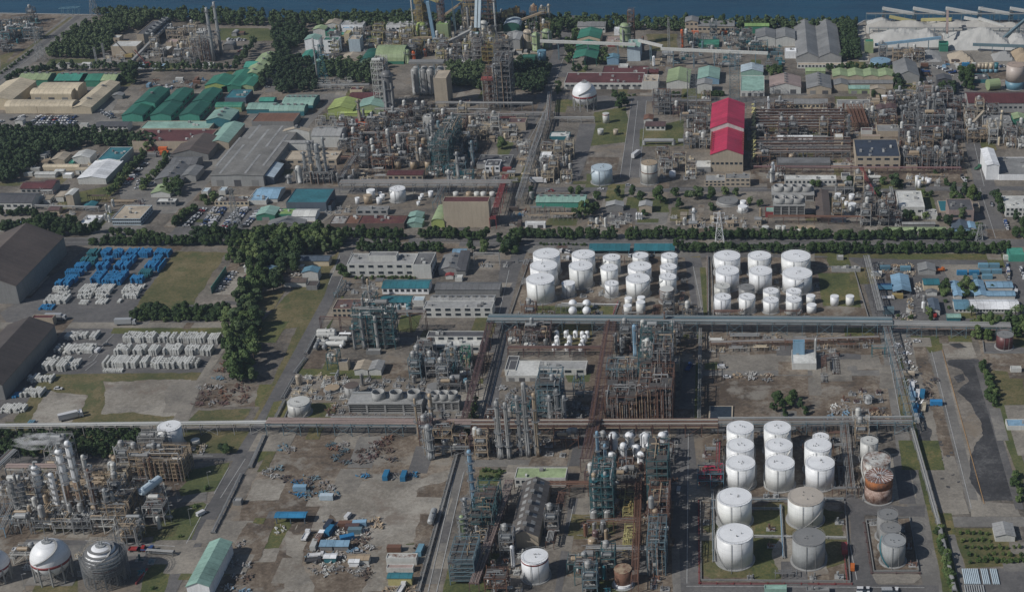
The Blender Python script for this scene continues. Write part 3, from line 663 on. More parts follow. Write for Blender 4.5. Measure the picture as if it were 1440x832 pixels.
# ------------------------------------------------------------------ vehicles
def car_mesh(kind):
    b = MB()
    if kind == 'car':
        b.hull([(-2.1,-.85,.3),(2.1,-.85,.3),(2.1,.85,.3),(-2.1,.85,.3)],[(-2.05,-.82,.95),(2.05,-.8,.85),(2.05,.8,.85),(-2.05,.82,.95)],0)
        b.hull([(-1.7,-.78,.95),(1.0,-.78,.9),(1.0,.78,.9),(-1.7,.78,.95)],[(-1.25,-.66,1.46),(.35,-.66,1.46),(.35,.66,1.46),(-1.25,.66,1.46)],1); b.box(-1.2,.3,-.64,.64,1.462,1.50,0)
    elif kind == 'van':
        b.hull([(-2.3,-.9,.3),(2.3,-.9,.3),(2.3,.9,.3),(-2.3,.9,.3)],[(-2.3,-.88,1.9),(1.5,-.88,1.9),(1.5,.88,1.9),(-2.3,.88,1.9)],0)
        b.hull([(1.52,-.8,1.1),(2.2,-.8,1.0),(2.2,.8,1.0),(1.52,.8,1.1)],[(1.4,-.78,1.85),(1.62,-.78,1.85),(1.62,.78,1.85),(1.4,.78,1.85)],1)
    elif kind == 'truck':
        b.box(-3.6,1.7,-1.1,1.1,.9,1.15,3); b.box(-3.6,1.7,-1.1,-1.02,1.15,1.6,3); b.box(-3.6,1.7,1.02,1.1,1.15,1.6,3); b.box(-3.6,-3.5,-1.02,1.02,1.15,1.6,3)
        b.hull([(2.0,-1.05,.5),(3.7,-1.05,.5),(3.7,1.05,.5),(2.0,1.05,.5)],[(2.0,-1.0,2.4),(3.3,-1.0,2.4),(3.3,1.0,2.4),(2.0,1.0,2.4)],0); b.box(3.52,3.62,-.9,.9,1.3,2.0,1)
    elif kind == 'lorry':
        b.box(-6,3.2,-1.22,1.22,1.1,3.9,0); b.box(-6,3.4,-.9,.9,.8,1.08,3); b.hull([(3.6,-1.15,.6),(5.6,-1.15,.6),(5.6,1.15,.6),(3.6,1.15,.6)],[(3.6,-1.1,3.0),(5.2,-1.1,3.0),(5.2,1.1,3.0),(3.6,1.1,3.0)],3); b.box(5.42,5.52,-.95,.95,1.7,2.5,1)
    r_ = .33 if kind in ('car','van') else .48; L = {'car': 1.35,'van': 1.5,'truck': 2.6,'lorry': 4.4}[kind]; hw = .86 if kind in ('car','van') else 1.1
    for x in (-L,L):
        for y in (-hw,hw): b.tube((x,y-.12,r_),(x,y+.12,r_),r_,k=10,m=2)
    return b.mesh('parked_'+kind,['car_paint','dark_glass','black_rubber','flat_roof'])
CARM = {}
CARC = {'white': (.6,.6,.6),'silver': (.35,.36,.37),'black': (.02,.02,.022),'dark grey': (.06,.06,.065),'blue': (.03,.07,.2),'red': (.3,.03,.03),'beige': (.4,.36,.28),'green': (.04,.12,.07),'sky blue': (.12,.3,.45),'yellow': (.5,.35,.04),'orange': (.5,.14,.03)}
def vehicle(X,Y,ang,kind='car',col=None,label=None,z=0,group=None):
    if kind not in CARM: CARM[kind] = car_mesh(kind)
    col = col or rnd.choices(['white','silver','black','dark grey','blue','red','beige'],[40,22,14,10,7,3,4])[0]
    nm = {'car': 'parked_car','van': 'parked_van','truck': 'flatbed_truck','lorry': 'box_lorry'}[kind]
    o = put(nm,CARM[kind],None,CARC[col],(X,Y,z+.06),ang); tag(o,label or f'{col} parked {kind}',kind if kind != 'lorry' else 'lorry',group,True); return o
def cars(p,q,n,ang=None,group='cars parked in the lots',kinds='car',skip=.08,col=None):
    x0, y0 = G(*p); x1, y1 = G(*q); a = math.atan2(y1-y0,x1-x0)+math.pi/2 if ang is None else R(ang)
    for i in range(n):
        if rnd.random() < skip: continue
        f = (i+.5)/n; vehicle(x0+(x1-x0)*f,y0+(y1-y0)*f,a+rnd.uniform(-.04,.04)+(math.pi if rnd.random() < .3 else 0),'van' if rnd.random() < .15 else kinds,col=col,group=group)
# ------------------------------------------------------------------ stacked crates in the two goods yards
def crate_mesh(seed,w,L,tiers,gap=.16):
    q = random.Random(seed); b = MB(); n_ = max(1,int(L/1.15))
    for i in range(n_):
        y = -L/2+L*(i+.5)/n_; tt = tiers-(1 if q.random() < .14 else 0)
        for j in range(tt):
            z = j*1.15; o = q.uniform(-.06,.06); hw = w/2-q.uniform(.04,.12); hl = L/n_/2-gap/2
            b.box(-hw+o,hw+o,y-hl,y+hl,z+.16,z+1.08); b.box(-hw+o+.1,-hw+o+.3,y-hl,y+hl,z,z+.158); b.box(hw+o-.3,hw+o-.1,y-hl,y+hl,z,z+.158)
    return b.mesh('crate_stack','wrapped_goods')
CRT = {}
def crates(xl,xr,yb,yt,n,col,tiers=3,label='crates',miss=.06,group=None):
    """a block of n rows running away from the viewer; px of its ground outline"""
    Y0, Y1 = yat(uy(yb)), yat(uy(yt)); X0, X1 = xat(ux(xl),Y0), xat(ux(xr),Y0); w = (X1-X0)/n; L = Y1-Y0
    for i in range(n):
        if rnd.random() < miss: continue
        l2 = L*rnd.choice([1,1,1,.82,.65]) if tiers > 1 else L
        key = (round(w,1),round(l2),tiers,rnd.randrange(3))
        if key not in CRT: CRT[key] = crate_mesh(hash(key) & 255,key[0]*.93,key[1],tiers)
        c = C[col]; k = rnd.uniform(.85,1.12); o = put(('white' if col == 'owhite' else 'blue')+'_crate_stack',CRT[key],None,(c[0]*k,c[1]*k,c[2]*k),(X0+w*(i+.5),Y0+L/2+rnd.uniform(-.3,.3),.06)); tag(o,label,'crate stack',group or 'crate stacks in the goods yards',True)
    occ(X0,X1,Y0,Y1)
# ------------------------------------------------------------------ small plant that fills the works: prototypes, then copies
PRO = {}
def proto_parts(kind,v):
    """a list of (name, mesh, material colour or None for the thing's own colour); footprint w, d"""
    q = random.Random(hash((kind,v)) & 0xffff if False else sum(map(ord,kind))*31+v); L = []
    if kind == 'frame':
        w, d, h = [(7,6,6),(9,7,9),(6,6,12),(12,7,5),(8,8,7.5),(14,9,8)][v % 6]
        t = put('tmp',None); frame_parts(t,w,d,h,500+v*7,'grey',vess=3,dense=1.5)
        for ch in list(t.children):
            own = ch.name.split('.')[0] in ('steel_frame','handrail'); L.append((ch.name.split('.')[0],ch.data,None if own else tuple(ch.color[:3]))); bpy.data.objects.remove(ch)
        bpy.data.objects.remove(t); return L, w, d
    b = MB()
    if kind == 'drum':
        r, h = [(1.0,4),(1.5,5),(.8,6.5),(1.9,4.2)][v % 4]; b.lathe(0,0,[(r,.5),(r,h),(r*.7,h+r*.35),(.02,h+r*.45)],14); L.append(('shell',b.mesh('shell','tank_paint'),None)); b = MB()
        for i in range(4): a = i*1.57+.8; b.bar((r*math.cos(a),r*math.sin(a),0),(r*math.cos(a),r*math.sin(a),1),.2)
        b.tube((r+.4,0,0),(r+.4,0,h+.8),.13); b.tube((r+.4,0,h+.8),(0,0,h+.8),.13); b.tube((-r-.3,.3,.8),(-r-3,.3,.8),.16); L.append(('leg',b.mesh('leg','steel_paint'),C['grey'])); return L, 2*r+2, 2*r+1
    if kind == 'bullet':
        r, l = [(.9,2.6),(1.2,4),(1.5,4.6),(.7,3)][v % 4]; z = r+.9; b.tube((-l,0,z),(l,0,z),r,k=14); b.tube((-l-r*.5,0,z),(-l,0,z),r*.55,r,k=14); b.tube((l,0,z),(l+r*.5,0,z),r,r*.55,k=14); b.tube((0,0,z+r-.1),(0,0,z+r+.7),.35,k=8)
        L.append(('shell',b.mesh('shell','tank_paint'),None)); b = MB(); b.box(-l*.6-.25,-l*.6+.25,-r*.8,r*.8,0,z-r*.4); b.box(l*.6-.25,l*.6+.25,-r*.8,r*.8,0,z-r*.4); L.append(('saddle',b.mesh('saddle','weathered_concrete'),C['lgrey'])); return L, 2*l+2, 2*r+.6
    if kind == 'exchanger':
        for j in range(2):
            z = 1.1+j*1.5; b.tube((-3,0,z),(2.6,0,z),.5,k=10); b.tube((-3.3,0,z),(-3,0,z),.62,k=10); b.tube((2.5,0,z),(2.75,0,z),.62,k=10)
        b.tube((1.6,0,0),(1.6,0,4),.18); b.tube((-2,0,2),(-2,0,4),.18); b.tube((-2,0,4),(-2,3,4),.18); L.append(('shell',b.mesh('shell','paint'),None)); b = MB(); b.box(-2.2,-1.8,-.5,.5,0,2.4); b.box(1,1.4,-.5,.5,0,2.4); L.append(('saddle',b.mesh('saddle','weathered_concrete'),C['lgrey'])); return L, 6.5, 2
    if kind == 'pump':
        b.box(-2,2,-1.4,1.4,0,.35); L.append(('plinth',b.mesh('plinth','weathered_concrete'),C['lgrey'])); b = MB()
        for i in range(7):
            x, y = q.uniform(-1.8,1.8), q.uniform(-1.2,1.2); h = q.uniform(.6,2.2)
            if i % 2: b.tube((x,y,.35),(x,y,h+.4),q.uniform(.15,.5),k=8)
            else: b.tube((x,y,h*.5),(x+q.uniform(-2,2),y,h*.5),q.uniform(.15,.4),k=8)
        b.tube((-2,.5,1.4),(2,.5,1.4),.13); b.tube((-1,-1.2,1.9),(-1,1.6,1.9),.13); L.append(('pump_body',b.mesh('pump_body','paint'),None)); return L, 4.4, 3.2
    if kind in ('pipe_run','pipe_run_deep'):
        l = [12,18,9][v % 3]; n_ = [4,6,5][v % 3]; H = [0.6,4.2,2.2][(v//3) % 3]; dp = kind.endswith('deep'); P = (lambda s,o,z: (o,s,z)) if dp else (lambda s,o,z: (s,o,z))
        for i in range(n_):
            o = (i-(n_-1)/2)*.62; r = q.choice([.1,.15,.2,.26]); s0, s1 = -l/2+q.uniform(0,2), l/2-q.uniform(0,2); b.tube(P(s0,o,H+r),P(s1,o,H+r),r,k=6)
            if q.random() < .6: b.tube(P(s1,o,H+r),P(s1,o+q.uniform(1,2.5),H+r),r,k=6)
            if q.random() < .5: b.tube(P(s0,o,H+r),P(s0,o,H+r+q.uniform(.6,2.4)),r,k=6)
        L.append(('pipe',b.mesh('pipe','paint'),None)); b = MB()
        for i in range(int(l/3)+1):
            s = -l/2+.8+i*3; b.bar(P(s,-n_*.36,H-.12),P(s,n_*.36,H-.12),.25)
            for sg in (-1,1): b.bar(P(s,sg*n_*.34,0),P(s,sg*n_*.34,H),.2)
        L.append(('support',b.mesh('support','steel_paint'),C['rsteel'] if v % 2 else C['steel'])); w = l; d = n_*.75+1.5; return (L,d,w) if dp else (L,w,d)
    if kind == 'tower':
        h, r = [(14,.8),(19,1.0),(11,.6)][v % 3]; t = put('tmp',None); column_at(t,r,h,'lgrey',plat=3)
        for ch in list(t.children):
            nm = ch.name.split('.')[0]; L.append((nm,ch.data,None if nm == 'shell' else tuple(ch.color[:3]))); bpy.data.objects.remove(ch)
        bpy.data.objects.remove(t); return L, 2*r+2.4, 2*r+2.4
    if kind == 'shed':
        w, d, h = [(5,4,3),(7,4.5,3.2),(4,4,3.6),(9,5,3.8)][v % 4]; a, e = w/2, d/2; b.box(-a,a,-e,e,0,h-.15); b.box(-a*.3,a*.05,-e-.05,-e,0,2.1,1); b.box(a*.3,a*.7,-e-.05,-e,1,1.9,1); L.append(('wall',b.mesh('wall',['wall_paint','dark_glass']),C['owhite'] if v % 2 else C['beige']))
        b = MB(); b.box(-a-.3,a+.3,-e-.3,e+.3,h-.15,h+.08); L.append(('roof',b.mesh('roof','roof_across'),None)); return L, w, d
    if kind == 'junk':
        for i in range(26):
            x, y = q.gauss(0,1.7), q.gauss(0,1.2); s = q.uniform(.15,.75); a = q.uniform(0,3)
            b.bar((x,y,.1+q.random()*.4),(x+s*2*math.cos(a),y+s*2*math.sin(a),.3+q.random()*.9),s*.7,s*.6)
        L.append(('scrap_pieces',b.mesh('scrap_pieces','scrap'),None)); return L, 4.4, 3.4
    if kind == 'container':
        b.box(-3.05,3.05,-1.22,1.22,.1,2.6)
        for i in range(12): x = -2.9+i*.52; b.box(x,x+.2,-1.27,-1.22,.25,2.45); b.box(x,x+.2,1.22,1.27,.25,2.45)
        L.append(('container_body',b.mesh('container_body','paint'),None)); b = MB(); b.box(3.05,3.12,-1.1,1.1,.2,2.5); L.append(('container_door',b.mesh('container_door','paint'),C['grey'])); return L, 6.3, 2.6
    if kind == 'bund':
        w, d = 8, 6; b.box(-4,4,-3,-2.8,0,.9); b.box(-4,4,2.8,3,0,.9); b.box(-4,-3.8,-2.8,2.8,0,.9); b.box(3.8,4,-2.8,2.8,0,.9); L.append(('bund_wall',b.mesh('bund_wall','weathered_concrete'),C['lgrey'])); b = MB()
        for i in (-1,1): b.lathe(i*1.9,0,[(1.4,.1),(1.4,3.4),(.02,3.8)],14)
        L.append(('vessel',b.mesh('vessel','tank_paint'),None)); return L, 8.2, 6.2
    if kind == 'transformer':
        b.box(-1.6,1.6,-1,1,.2,2.2); b.box(-1.4,1.4,1.1,1.7,.4,2); L.append(('transformer_tank',b.mesh('transformer_tank','paint'),None)); b = MB()
        for i in (-1,0,1): b.tube((i,0,2.2),(i,0,3.6),.18,.09,k=8); b.tube((i,-.6,2.2),(i,-.6,3),.12,k=6)
        b.bar((-2.4,-2,0),(-2.4,-2,5),.2); b.bar((2.4,-2,0),(2.4,-2,5),.2); b.bar((-2.4,-2,5),(2.4,-2,5),.2); L.append(('insulator',b.mesh('insulator','paint'),C['owhite'])); return L, 5.2, 4
NMS = dict(frame='process_module',drum='vertical_drum',bullet='horizontal_drum',exchanger='heat_exchanger',pump='pump_skid',pipe_run='pipe_run',pipe_run_deep='pipe_run',tower='slim_column',shed='equipment_shed',junk='scrap_heap',container='shipping_container',bund='bunded_tank',transformer='transformer')
DESC = dict(frame='steel module packed with pipes and vessels',drum='upright drum on short legs',bullet='horizontal drum on concrete saddles',exchanger='stacked heat exchanger shells',pump='pump skid with pipe stubs',valve='valve station on a plinth',meter='metering skid with small drums',pipe_run='bundle of pipes on low supports',pipe_run_deep='bundle of pipes running seaward',tower='slim column with ring platforms',shed='flat roofed equipment shed',junk='heap of mixed scrap',container='shipping container',bund='walled pit with two small tanks',transformer='transformer under a wire gantry')
CW = dict(lgrey='light grey',grey='grey',mgrey='dark grey',dgrey='dark grey',silver='silvery',white='white',owhite='off white',rsteel='rust brown',rust='rusty',bsteel='blue grey',tsteel='teal',steel='steel grey',tan='tan',cream='cream',beige='beige',teal='teal',green='green',mint='mint green',lgreen='pale green',ygreen='yellow green',tyel='straw yellow',yellow='yellow',blue='blue',lblue='pale blue',sky='sky blue',vblue='bright blue',maroon='maroon',plum='red brown',orange='orange',crimson='crimson',red='red',brown='brown',dbrown='dark brown',lime='lime green',slate='slate',black='black',ice='icy blue',dgreen='dark green',tealg='sea green',pink='pinkish',navy='navy')
NV = dict(frame=6,drum=4,bullet=4,exchanger=1,pump=5,pipe_run=9,pipe_run_deep=9,tower=3,shed=4,junk=5,container=1,bund=1,transformer=1)
def item(kind,X,Y,col,rz=0,v=None,z=.05,s=1.,label=None):
    v = rnd.randrange(NV[kind]) if v is None else v
    if (kind,v) not in PRO: PRO[(kind,v)] = proto_parts(kind,v)
    L, w, d = PRO[(kind,v)]
    kn = NMS[kind]; ds = DESC[kind]
    if kind == 'pump' and v == 2: kn, ds = 'manifold_skid', 'pipe manifold on a concrete plinth'
    if kind == 'pump' and v > 2: kn, ds = ('valve_station',DESC['valve']) if v == 3 else ('metering_skid',DESC['meter'])
    t = thing(kn,label or f'{CW[col]} {ds}',kn.replace('_',' '),X,Y,z,rz,None,True)
    if s != 1: t.scale = (s,s,s)
    c = C[col]; k = rnd.uniform(.8,1.2); own = (c[0]*k,c[1]*k,c[2]*k)
    for nm, me, cc in L: put(nm,me,t,own if cc is None else cc)
    return t
PAL = dict(grey=['lgrey','grey','silver','steel','mgrey','rsteel'],rust=['rsteel','rust','steel','grey','tan','plum','mgrey'],teal=['tsteel','bsteel','steel','lgrey','teal'],pale=['lgrey','owhite','silver','beige','tan','cream'],mix=['lgrey','steel','rsteel','bsteel','tan','silver','grey','mgrey'],yel=['tyel','beige','steel','lgrey','yellow','cream'],yard=['blue','rust','lblue','owhite','brown','grey','lgrey','brown'],white=['white','owhite','lgrey'])
def clutter(pts,spec,pal='mix',gap=.8):
    """fill the px polygon: spec such as 'frame9 drum5'; big things first, nothing overlapping"""
    import re
    if len(pts) == 2: (a,b_), (c,d) = pts; pts = [(a,b_),(c,b_),(c,d),(a,d)]
    P = [G(*p) for p in pts]; xs = [p[0] for p in P]; ys = [p[1] for p in P]
    for sp in spec.split():
        k, n_ = re.match(r'([a-z_]+)(\d+)',sp).groups(); made = 0
        for _ in range(int(n_)*30):
            if made >= int(n_): break
            v = rnd.randrange(NV[k])
            if (k,v) not in PRO: PRO[(k,v)] = proto_parts(k,v)
            w, d = PRO[(k,v)][1:]; x, y = rnd.uniform(min(xs),max(xs)), rnd.uniform(min(ys),max(ys)); rz = 0
            if k in ('bullet','exchanger','pump','container','junk','shed') and rnd.random() < .45: rz = math.pi/2; w, d = d, w
            if k == 'bullet': v = v if v is not None else 0
            if not (inpoly(x,y,P) and free(x-w/2,x+w/2,y-d/2,y+d/2,gap)): continue
            occ(x-w/2,x+w/2,y-d/2,y+d/2); item(k,x,y,rnd.choice(PAL[pal] if isinstance(pal,str) else pal),rz,v); made += 1
def stockpile(pts,h,col,label,ridge=True,seed=1):
    """px outline of its foot -> a heap with a ragged crest"""
    P = [G(*p) for p in pts]; X0, X1, Y0, Y1 = min(p[0] for p in P), max(p[0] for p in P), min(p[1] for p in P), max(p[1] for p in P)
    nx, ny = max(8,int((X1-X0)/2.2)), max(8,int((Y1-Y0)/2)); b = MB(); W, D = X1-X0, Y1-Y0
    for j in range(ny+1):
        for i in range(nx+1):
            u, v = i/nx, j/ny; x, y = X0+W*u, Y0+D*v; e = min(u*W,(1-u)*W,v*D,(1-v)*D)/(min(W,D)*.5); nz = mnoise.noise(Vector((x*.05,y*.05,seed*9.)))*.45+mnoise.noise(Vector((x*.2,y*.2,seed)))*.12
            z = h*min(1,e*1.25)*(.8+nz) if e > 0 else -.05; b.v.append((x-(X0+W/2)+nz*3,y-(Y0+D/2)+nz*2,max(-.05,z)))
    for j in range(ny):
        for i in range(nx): a = j*(nx+1)+i; b.f.append((a,a+1,a+nx+2,a+nx+1)); b.m.append(0)
    o = b.build('stockpile','heap_surface',None,col,(X0+W/2,Y0+D/2,0)); tag(o,label,'stockpile',None,True); return o
# ================================================================== THE SETTING (px of the photograph)
tile()
shore = [(-500,19),(0,19),(130,21),(300,27),(600,30),(900,35),(1200,38),(1216,29),(1440,29),(1900,30)]
w = [G(*p) for p in shore]; b = MB()
b.v = [(x,y,0.) for x,y in [(-4000,w[0][1])]+w+[(4000,w[-1][1]),(4000,-200),(-4000,-200)]]; b.f = [tuple(range(len(b.v)))[::-1]]; b.m = [0]
g = b.build('ground','ground_mix'); g['kind'] = 'structure'
b = MB(); b.quad((-9000,900,-2.2),(9000,900,-2.2),(9000,12000,-2.2),(-9000,12000,-2.2)); o = b.build('sea','sea_water'); o['kind'] = 'structure'
b = MB()
for p, q in zip(w[:-1],w[1:]): b.bar((p[0],p[1],-1.2),(q[0],q[1],-1.2),1.5,3.0)
o = b.build('quay_wall','weathered_concrete',None,'lgrey'); tag(o,'long grey quay wall where the works meet the sea','quay wall')
# --- large fields of ground
patch('dirt',[(0,20),(118,21),(0,98)],'bare_ground',1); patch('concrete',[(1208,32),(1500,31),(1500,100),(1330,96),(1212,92)],'stone_yard')
patch('dry_grass',[(0,78),(22,72),(0,98)],'grass_strip',1)
patch('pale_asphalt',[(-40,130),(95,22),(133,22),(-8,130)],'coast_road'); patch('dry_grass',[(-30,118),(98,24),(103,24),(-24,118)],'road_verge'); patch('asphalt',[(-22,125),(108,22),(116,22),(-14,125)],'road')
patch('lawn',[(70,83),(142,83),(134,92),(64,92)],'grass_strip',.6); patch('lawn',[(308,40),(378,40),(400,58),(308,57)],'lawn',.8); patch('lawn',[(360,42),(378,42),(370,58),(360,58)],'lawn')
patch('pale_asphalt',[(95,122),(175,122),(150,172),(100,172)],'yard'); patch('pale_asphalt',[(170,165),(0,160),(0,187),(130,189)],'car_park')
patch('pale_asphalt',[(340,178),(372,178),(250,300),(200,300)],'service_road'); patch('pale_asphalt',[(390,133),(500,131),(500,139),(470,139),(430,182),(415,182),(446,140),(390,140)],'service_road')
patch('pale_asphalt',[(415,75),(430,64),(396,128),(372,130)],'service_road')
patch('asphalt',[(796,22),(812,22),(770,140),(735,208),(700,260),(688,300),(676,300),(690,250),(722,208),(750,150)],'works_road')
patch('asphalt',[(770,134),(1100,138),(1100,144),(770,142)],'works_road'); patch('asphalt',[(888,140),(909,140),(899,250),(872,250)],'works_road')
patch('pale_asphalt',[(1285,60),(1340,70),(1360,130),(1300,125)],'yard'); patch('pale_asphalt',[(1345,80),(1370,84),(1376,150),(1352,150)],'service_road'); patch('sand',[(1200,37),(1216,37),(1222,86),(1208,88)],'sand_road')
patch('asphalt',[(1340,128),(1366,128),(1400,262),(1418,340),(1385,340),(1368,250)],'works_road')
patch('asphalt',[(430,264),(1440,262),(1440,268),(430,272)],'works_road'); patch('pale_asphalt',[(215,262),(260,262),(190,332),(120,336)],'service_road')
patch('asphalt',[(275,290),(362,290),(344,335),(232,336)],'car_park'); patch('pale_asphalt',[(165,250),(240,215),(226,275),(170,282)],'car_park')
patch('asphalt',[(-100,334),(1500,336),(1500,347),(-100,345)],'main_road'); patch('dirt',[(1385,322),(1440,322),(1440,336),(1390,336)],'yard')
patch('dry_grass',[(935,354),(1420,357),(1420,367),(930,361)],'grass_strip',.5); patch('grass_mix',[(1250,357),(1424,357),(1424,362),(1250,362)],'grass_strip',.4)
# left plots
patch('asphalt',[(120,350),(245,351),(176,462),(15,462),(0,440),(60,400)],'goods_yard'); patch('dry_grass',[(246,354),(320,354),(300,382),(268,438),(185,440),(212,400)],'grass_field',1.2)
patch('concrete',[(0,453),(340,453),(336,461),(0,462)],'service_road'); patch('asphalt',[(80,461),(330,466),(290,528),(60,526),(35,570),(-20,600),(-60,590)],'goods_yard')
patch('grass_mix',[(160,461),(328,461),(322,469),(156,469)],'grass_strip',.5); patch('dry_grass',[(60,526),(290,524),(272,556),(250,598),(30,598),(20,590)],'grass_field',1.2)
patch('gravel',[(62,548),(122,556),(96,598),(42,597)],'bare_ground',1.5); patch('gravel',[(150,535),(270,533),(262,560),(250,585),(140,580)],'bare_ground',2.); patch('concrete',[(240,537),(280,535),(262,580),(232,580)],'bare_ground',1.5)
patch('concrete',[(330,450),(345,425),(352,425),(330,470),(282,545),(262,596),(238,598),(270,545)],'track'); patch('gravel',[(310,384),(358,384),(340,414),(300,414)],'car_park')
patch('dirt',[(290,540),(368,540),(358,572),(272,572)],'scrap_yard',1); patch('dry_grass',[(280,576),(352,575),(338,597),(258,598)],'grass_field',.8); patch('grass_mix',[(362,540),(382,540),(370,572),(358,572)],'grass_strip',.6)
patch('dry_grass',[(418,400),(478,352),(486,352),(462,416),(380,590),(352,598),(420,460),(350,470)],'grass_field',1); patch('dry_grass',[(-20,605),(380,605),(352,650),(300,645),(-20,648)],'grass_field',1)
patch('asphalt',[(478,352),(497,352),(472,416),(386,592),(360,640),(300,735),(270,790),(246,836),(222,836),(258,765),(276,738),(322,660),(336,630),(360,592),(456,416)],'works_road')
patch('asphalt',[(-20,638),(345,637),(342,648),(300,648),(-20,652)],'service_road'); patch('asphalt',[(-20,757),(265,762),(262,774),(-20,772)],'service_road'); patch('pale_asphalt',[(232,700),(292,690),(290,704),(228,708)],'service_road')
patch('lawn',[(268,660),(322,650),(318,662),(300,690),(255,697),(250,680)],'lawn',.5); patch('lawn',[(236,718),(284,706),(290,710),(270,758),(214,763),(218,748)],'lawn',.5); patch('grass_mix',[(205,800),(250,778),(232,832),(196,836)],'lawn',.7); patch('lawn',[(262,806),(278,785),(282,792),(270,800)],'lawn'); patch('dry_grass',[(60,800),(110,798),(110,840),(40,840)],'lawn',.5)
patch('dirt',[(28,745),(184,748),(200,757),(26,756)],'paving'); patch('dirt',[(210,670),(262,676),(250,692),(206,690)],'paving',.5)
patch('grass_mix',[(425,506),(462,506),(500,522),(535,524),(535,533),(470,531),(420,527)],'lawn',.5); patch('dirt',[(540,510),(585,510),(582,530),(536,532)],'bare_ground',.8); patch('grass_mix',[(385,565),(412,560),(395,594),(372,594)],'grass_strip'); patch('grass_mix',[(452,470),(470,445),(480,416),(484,416),(455,478)],'grass_strip')
patch('dirt',[(412,562),(475,568),(465,595),(398,595)],'tank_yard'); patch('grass_mix',[(435,567),(475,566),(470,590),(430,590)],'grass_strip',.5)
patch('asphalt',[(705,365),(735,365),(712,450),(672,592),(694,592),(668,596),(690,470)],'works_road'); patch('asphalt',[(700,460),(718,416),(742,350),(722,350),(700,416),(686,460)],'works_road')
patch('asphalt',[(706,452),(722,452),(694,592),(670,592)],'works_road'); patch('grass_mix',[(672,540),(682,520),(672,588),(658,594)],'grass_strip',.3)
# tank farm floors
patch('dirt',[(748,350),(965,350),(985,456),(712,456)],'tank_yard',.5); patch('grass_mix',[(742,432),(800,428),(862,430),(862,447),(736,448)],'grass_strip',.7); patch('pale_asphalt',[(720,345),(1000,348),(1000,358),(965,362),(745,356)],'yard')
patch('asphalt',[(963,362),(985,362),(1004,452),(975,452)],'works_road'); patch('pale_asphalt',[(974,376),(986,376),(996,448),(984,448)],'service_road'); patch('grass_mix',[(984,376),(992,376),(1000,448),(990,448)],'grass_strip')
patch('dirt',[(1000,360),(1150,360),(1205,376),(1224,450),(1000,450)],'tank_yard',.4); patch('grass_mix',[(1150,384),(1202,384),(1212,432),(1156,430)],'grass_strip',.6); patch('asphalt',[(985,352),(1240,364),(1400,366),(1440,366),(1440,372),(1210,374),(1190,362),(985,362)],'works_road')
patch('asphalt',[(1207,372),(1240,372),(1272,455),(1230,455)],'works_road'); patch('asphalt',[(1240,372),(1440,370),(1500,460),(1262,456)],'yard'); patch('concrete',[(1322,372),(1402,372),(1418,398),(1336,396)],'container_yard'); patch('lawn',[(1380,442),(1412,442),(1408,450),(1378,450)],'round_lawn',.4); patch('grass_mix',[(1345,430),(1372,430),(1374,448),(1352,448)],'grass_strip',.3)
# middle and right plots
patch('dirt',[(992,468),(1236,466),(1276,596),(985,596)],'bare_ground',.6); patch('concrete',[(1010,498),(1235,498),(1240,520),(1012,522)],'bare_ground',1.2); patch('pale_asphalt',[(985,521),(1238,520),(1240,528),(985,528)],'service_road'); patch('dirt',[(988,530),(1200,530),(1195,570),(1100,592),(988,592)],'bare_ground',2)
patch('lawn',[(992,507),(1009,507),(1009,519),(991,519)],'lawn'); patch('asphalt',[(966,470),(982,470),(976,596),(956,832),(1010,832),(960,832),(935,832),(948,640)],'works_road')
patch('grass_mix',[(960,470),(970,470),(966,500),(958,510)],'grass_strip',.3); patch('grass_mix',[(980,470),(988,470),(984,596),(976,596)],'grass_strip',.3)
patch('pale_asphalt',[(1237,466),(1252,466),(1275,596),(1330,832),(1300,832),(1262,640)],'works_road')
patch('grass_mix',[(1256,472),(1365,472),(1368,482),(1270,484),(1284,560),(1308,700),(1330,735),(1340,832),(1326,832),(1300,700)],'grass_strip',.5); patch('concrete',[(1264,481),(1300,481),(1363,722),(1330,724),(1310,700)],'old_apron',.5); patch('dirt',[(1282,481),(1302,482),(1345,640),(1328,640)],'old_apron',1.5)
patch('pale_asphalt',[(1306,494),(1326,490),(1378,708),(1363,720)],'old_runway'); patch('grass_mix',[(1298,482),(1325,480),(1326,492),(1308,496)],'grass_strip',.3); patch('concrete',[(1328,512),(1334,512),(1382,705),(1376,705)],'runway_strip'); patch('concrete',[(1362,702),(1425,706),(1436,726),(1366,726)],'paving',.4)
patch('ground_mix',[(1324,480),(1367,481),(1376,500),(1410,640),(1430,708),(1380,705)],'apron_slab'); patch('gravel',[(1324,480),(1366,481),(1374,503),(1330,503)],'apron_slab')
patch('oily',[(1333,507),(1374,505),(1392,570),(1405,610),(1426,703),(1382,703),(1364,672),(1362,640),(1372,622),(1384,612),(1376,590),(1368,575),(1346,550),(1362,536),(1350,520),(1336,514)],'oil_stain',1.3)
patch('oily',[(1334,484),(1352,482),(1364,488),(1350,490)],'oil_stain',1.2); patch('oily',[(1342,530),(1354,526),(1356,534),(1346,538)],'oil_stain',1); patch('oily',[(1298,600),(1312,604),(1316,640),(1300,636),(1290,618)],'oil_stain',2)
for q in range(26):
    f = rnd.random(); px_, py_ = 1285+f*55+rnd.uniform(-8,18), 500+f*210; s_ = rnd.uniform(1.2,4); patch('oily',[(px_-s_,py_-s_*.4),(px_+s_,py_-s_*.5),(px_+s_*.8,py_+s_*.5),(px_-s_*.7,py_+s_*.4)],'oil_stain',1)
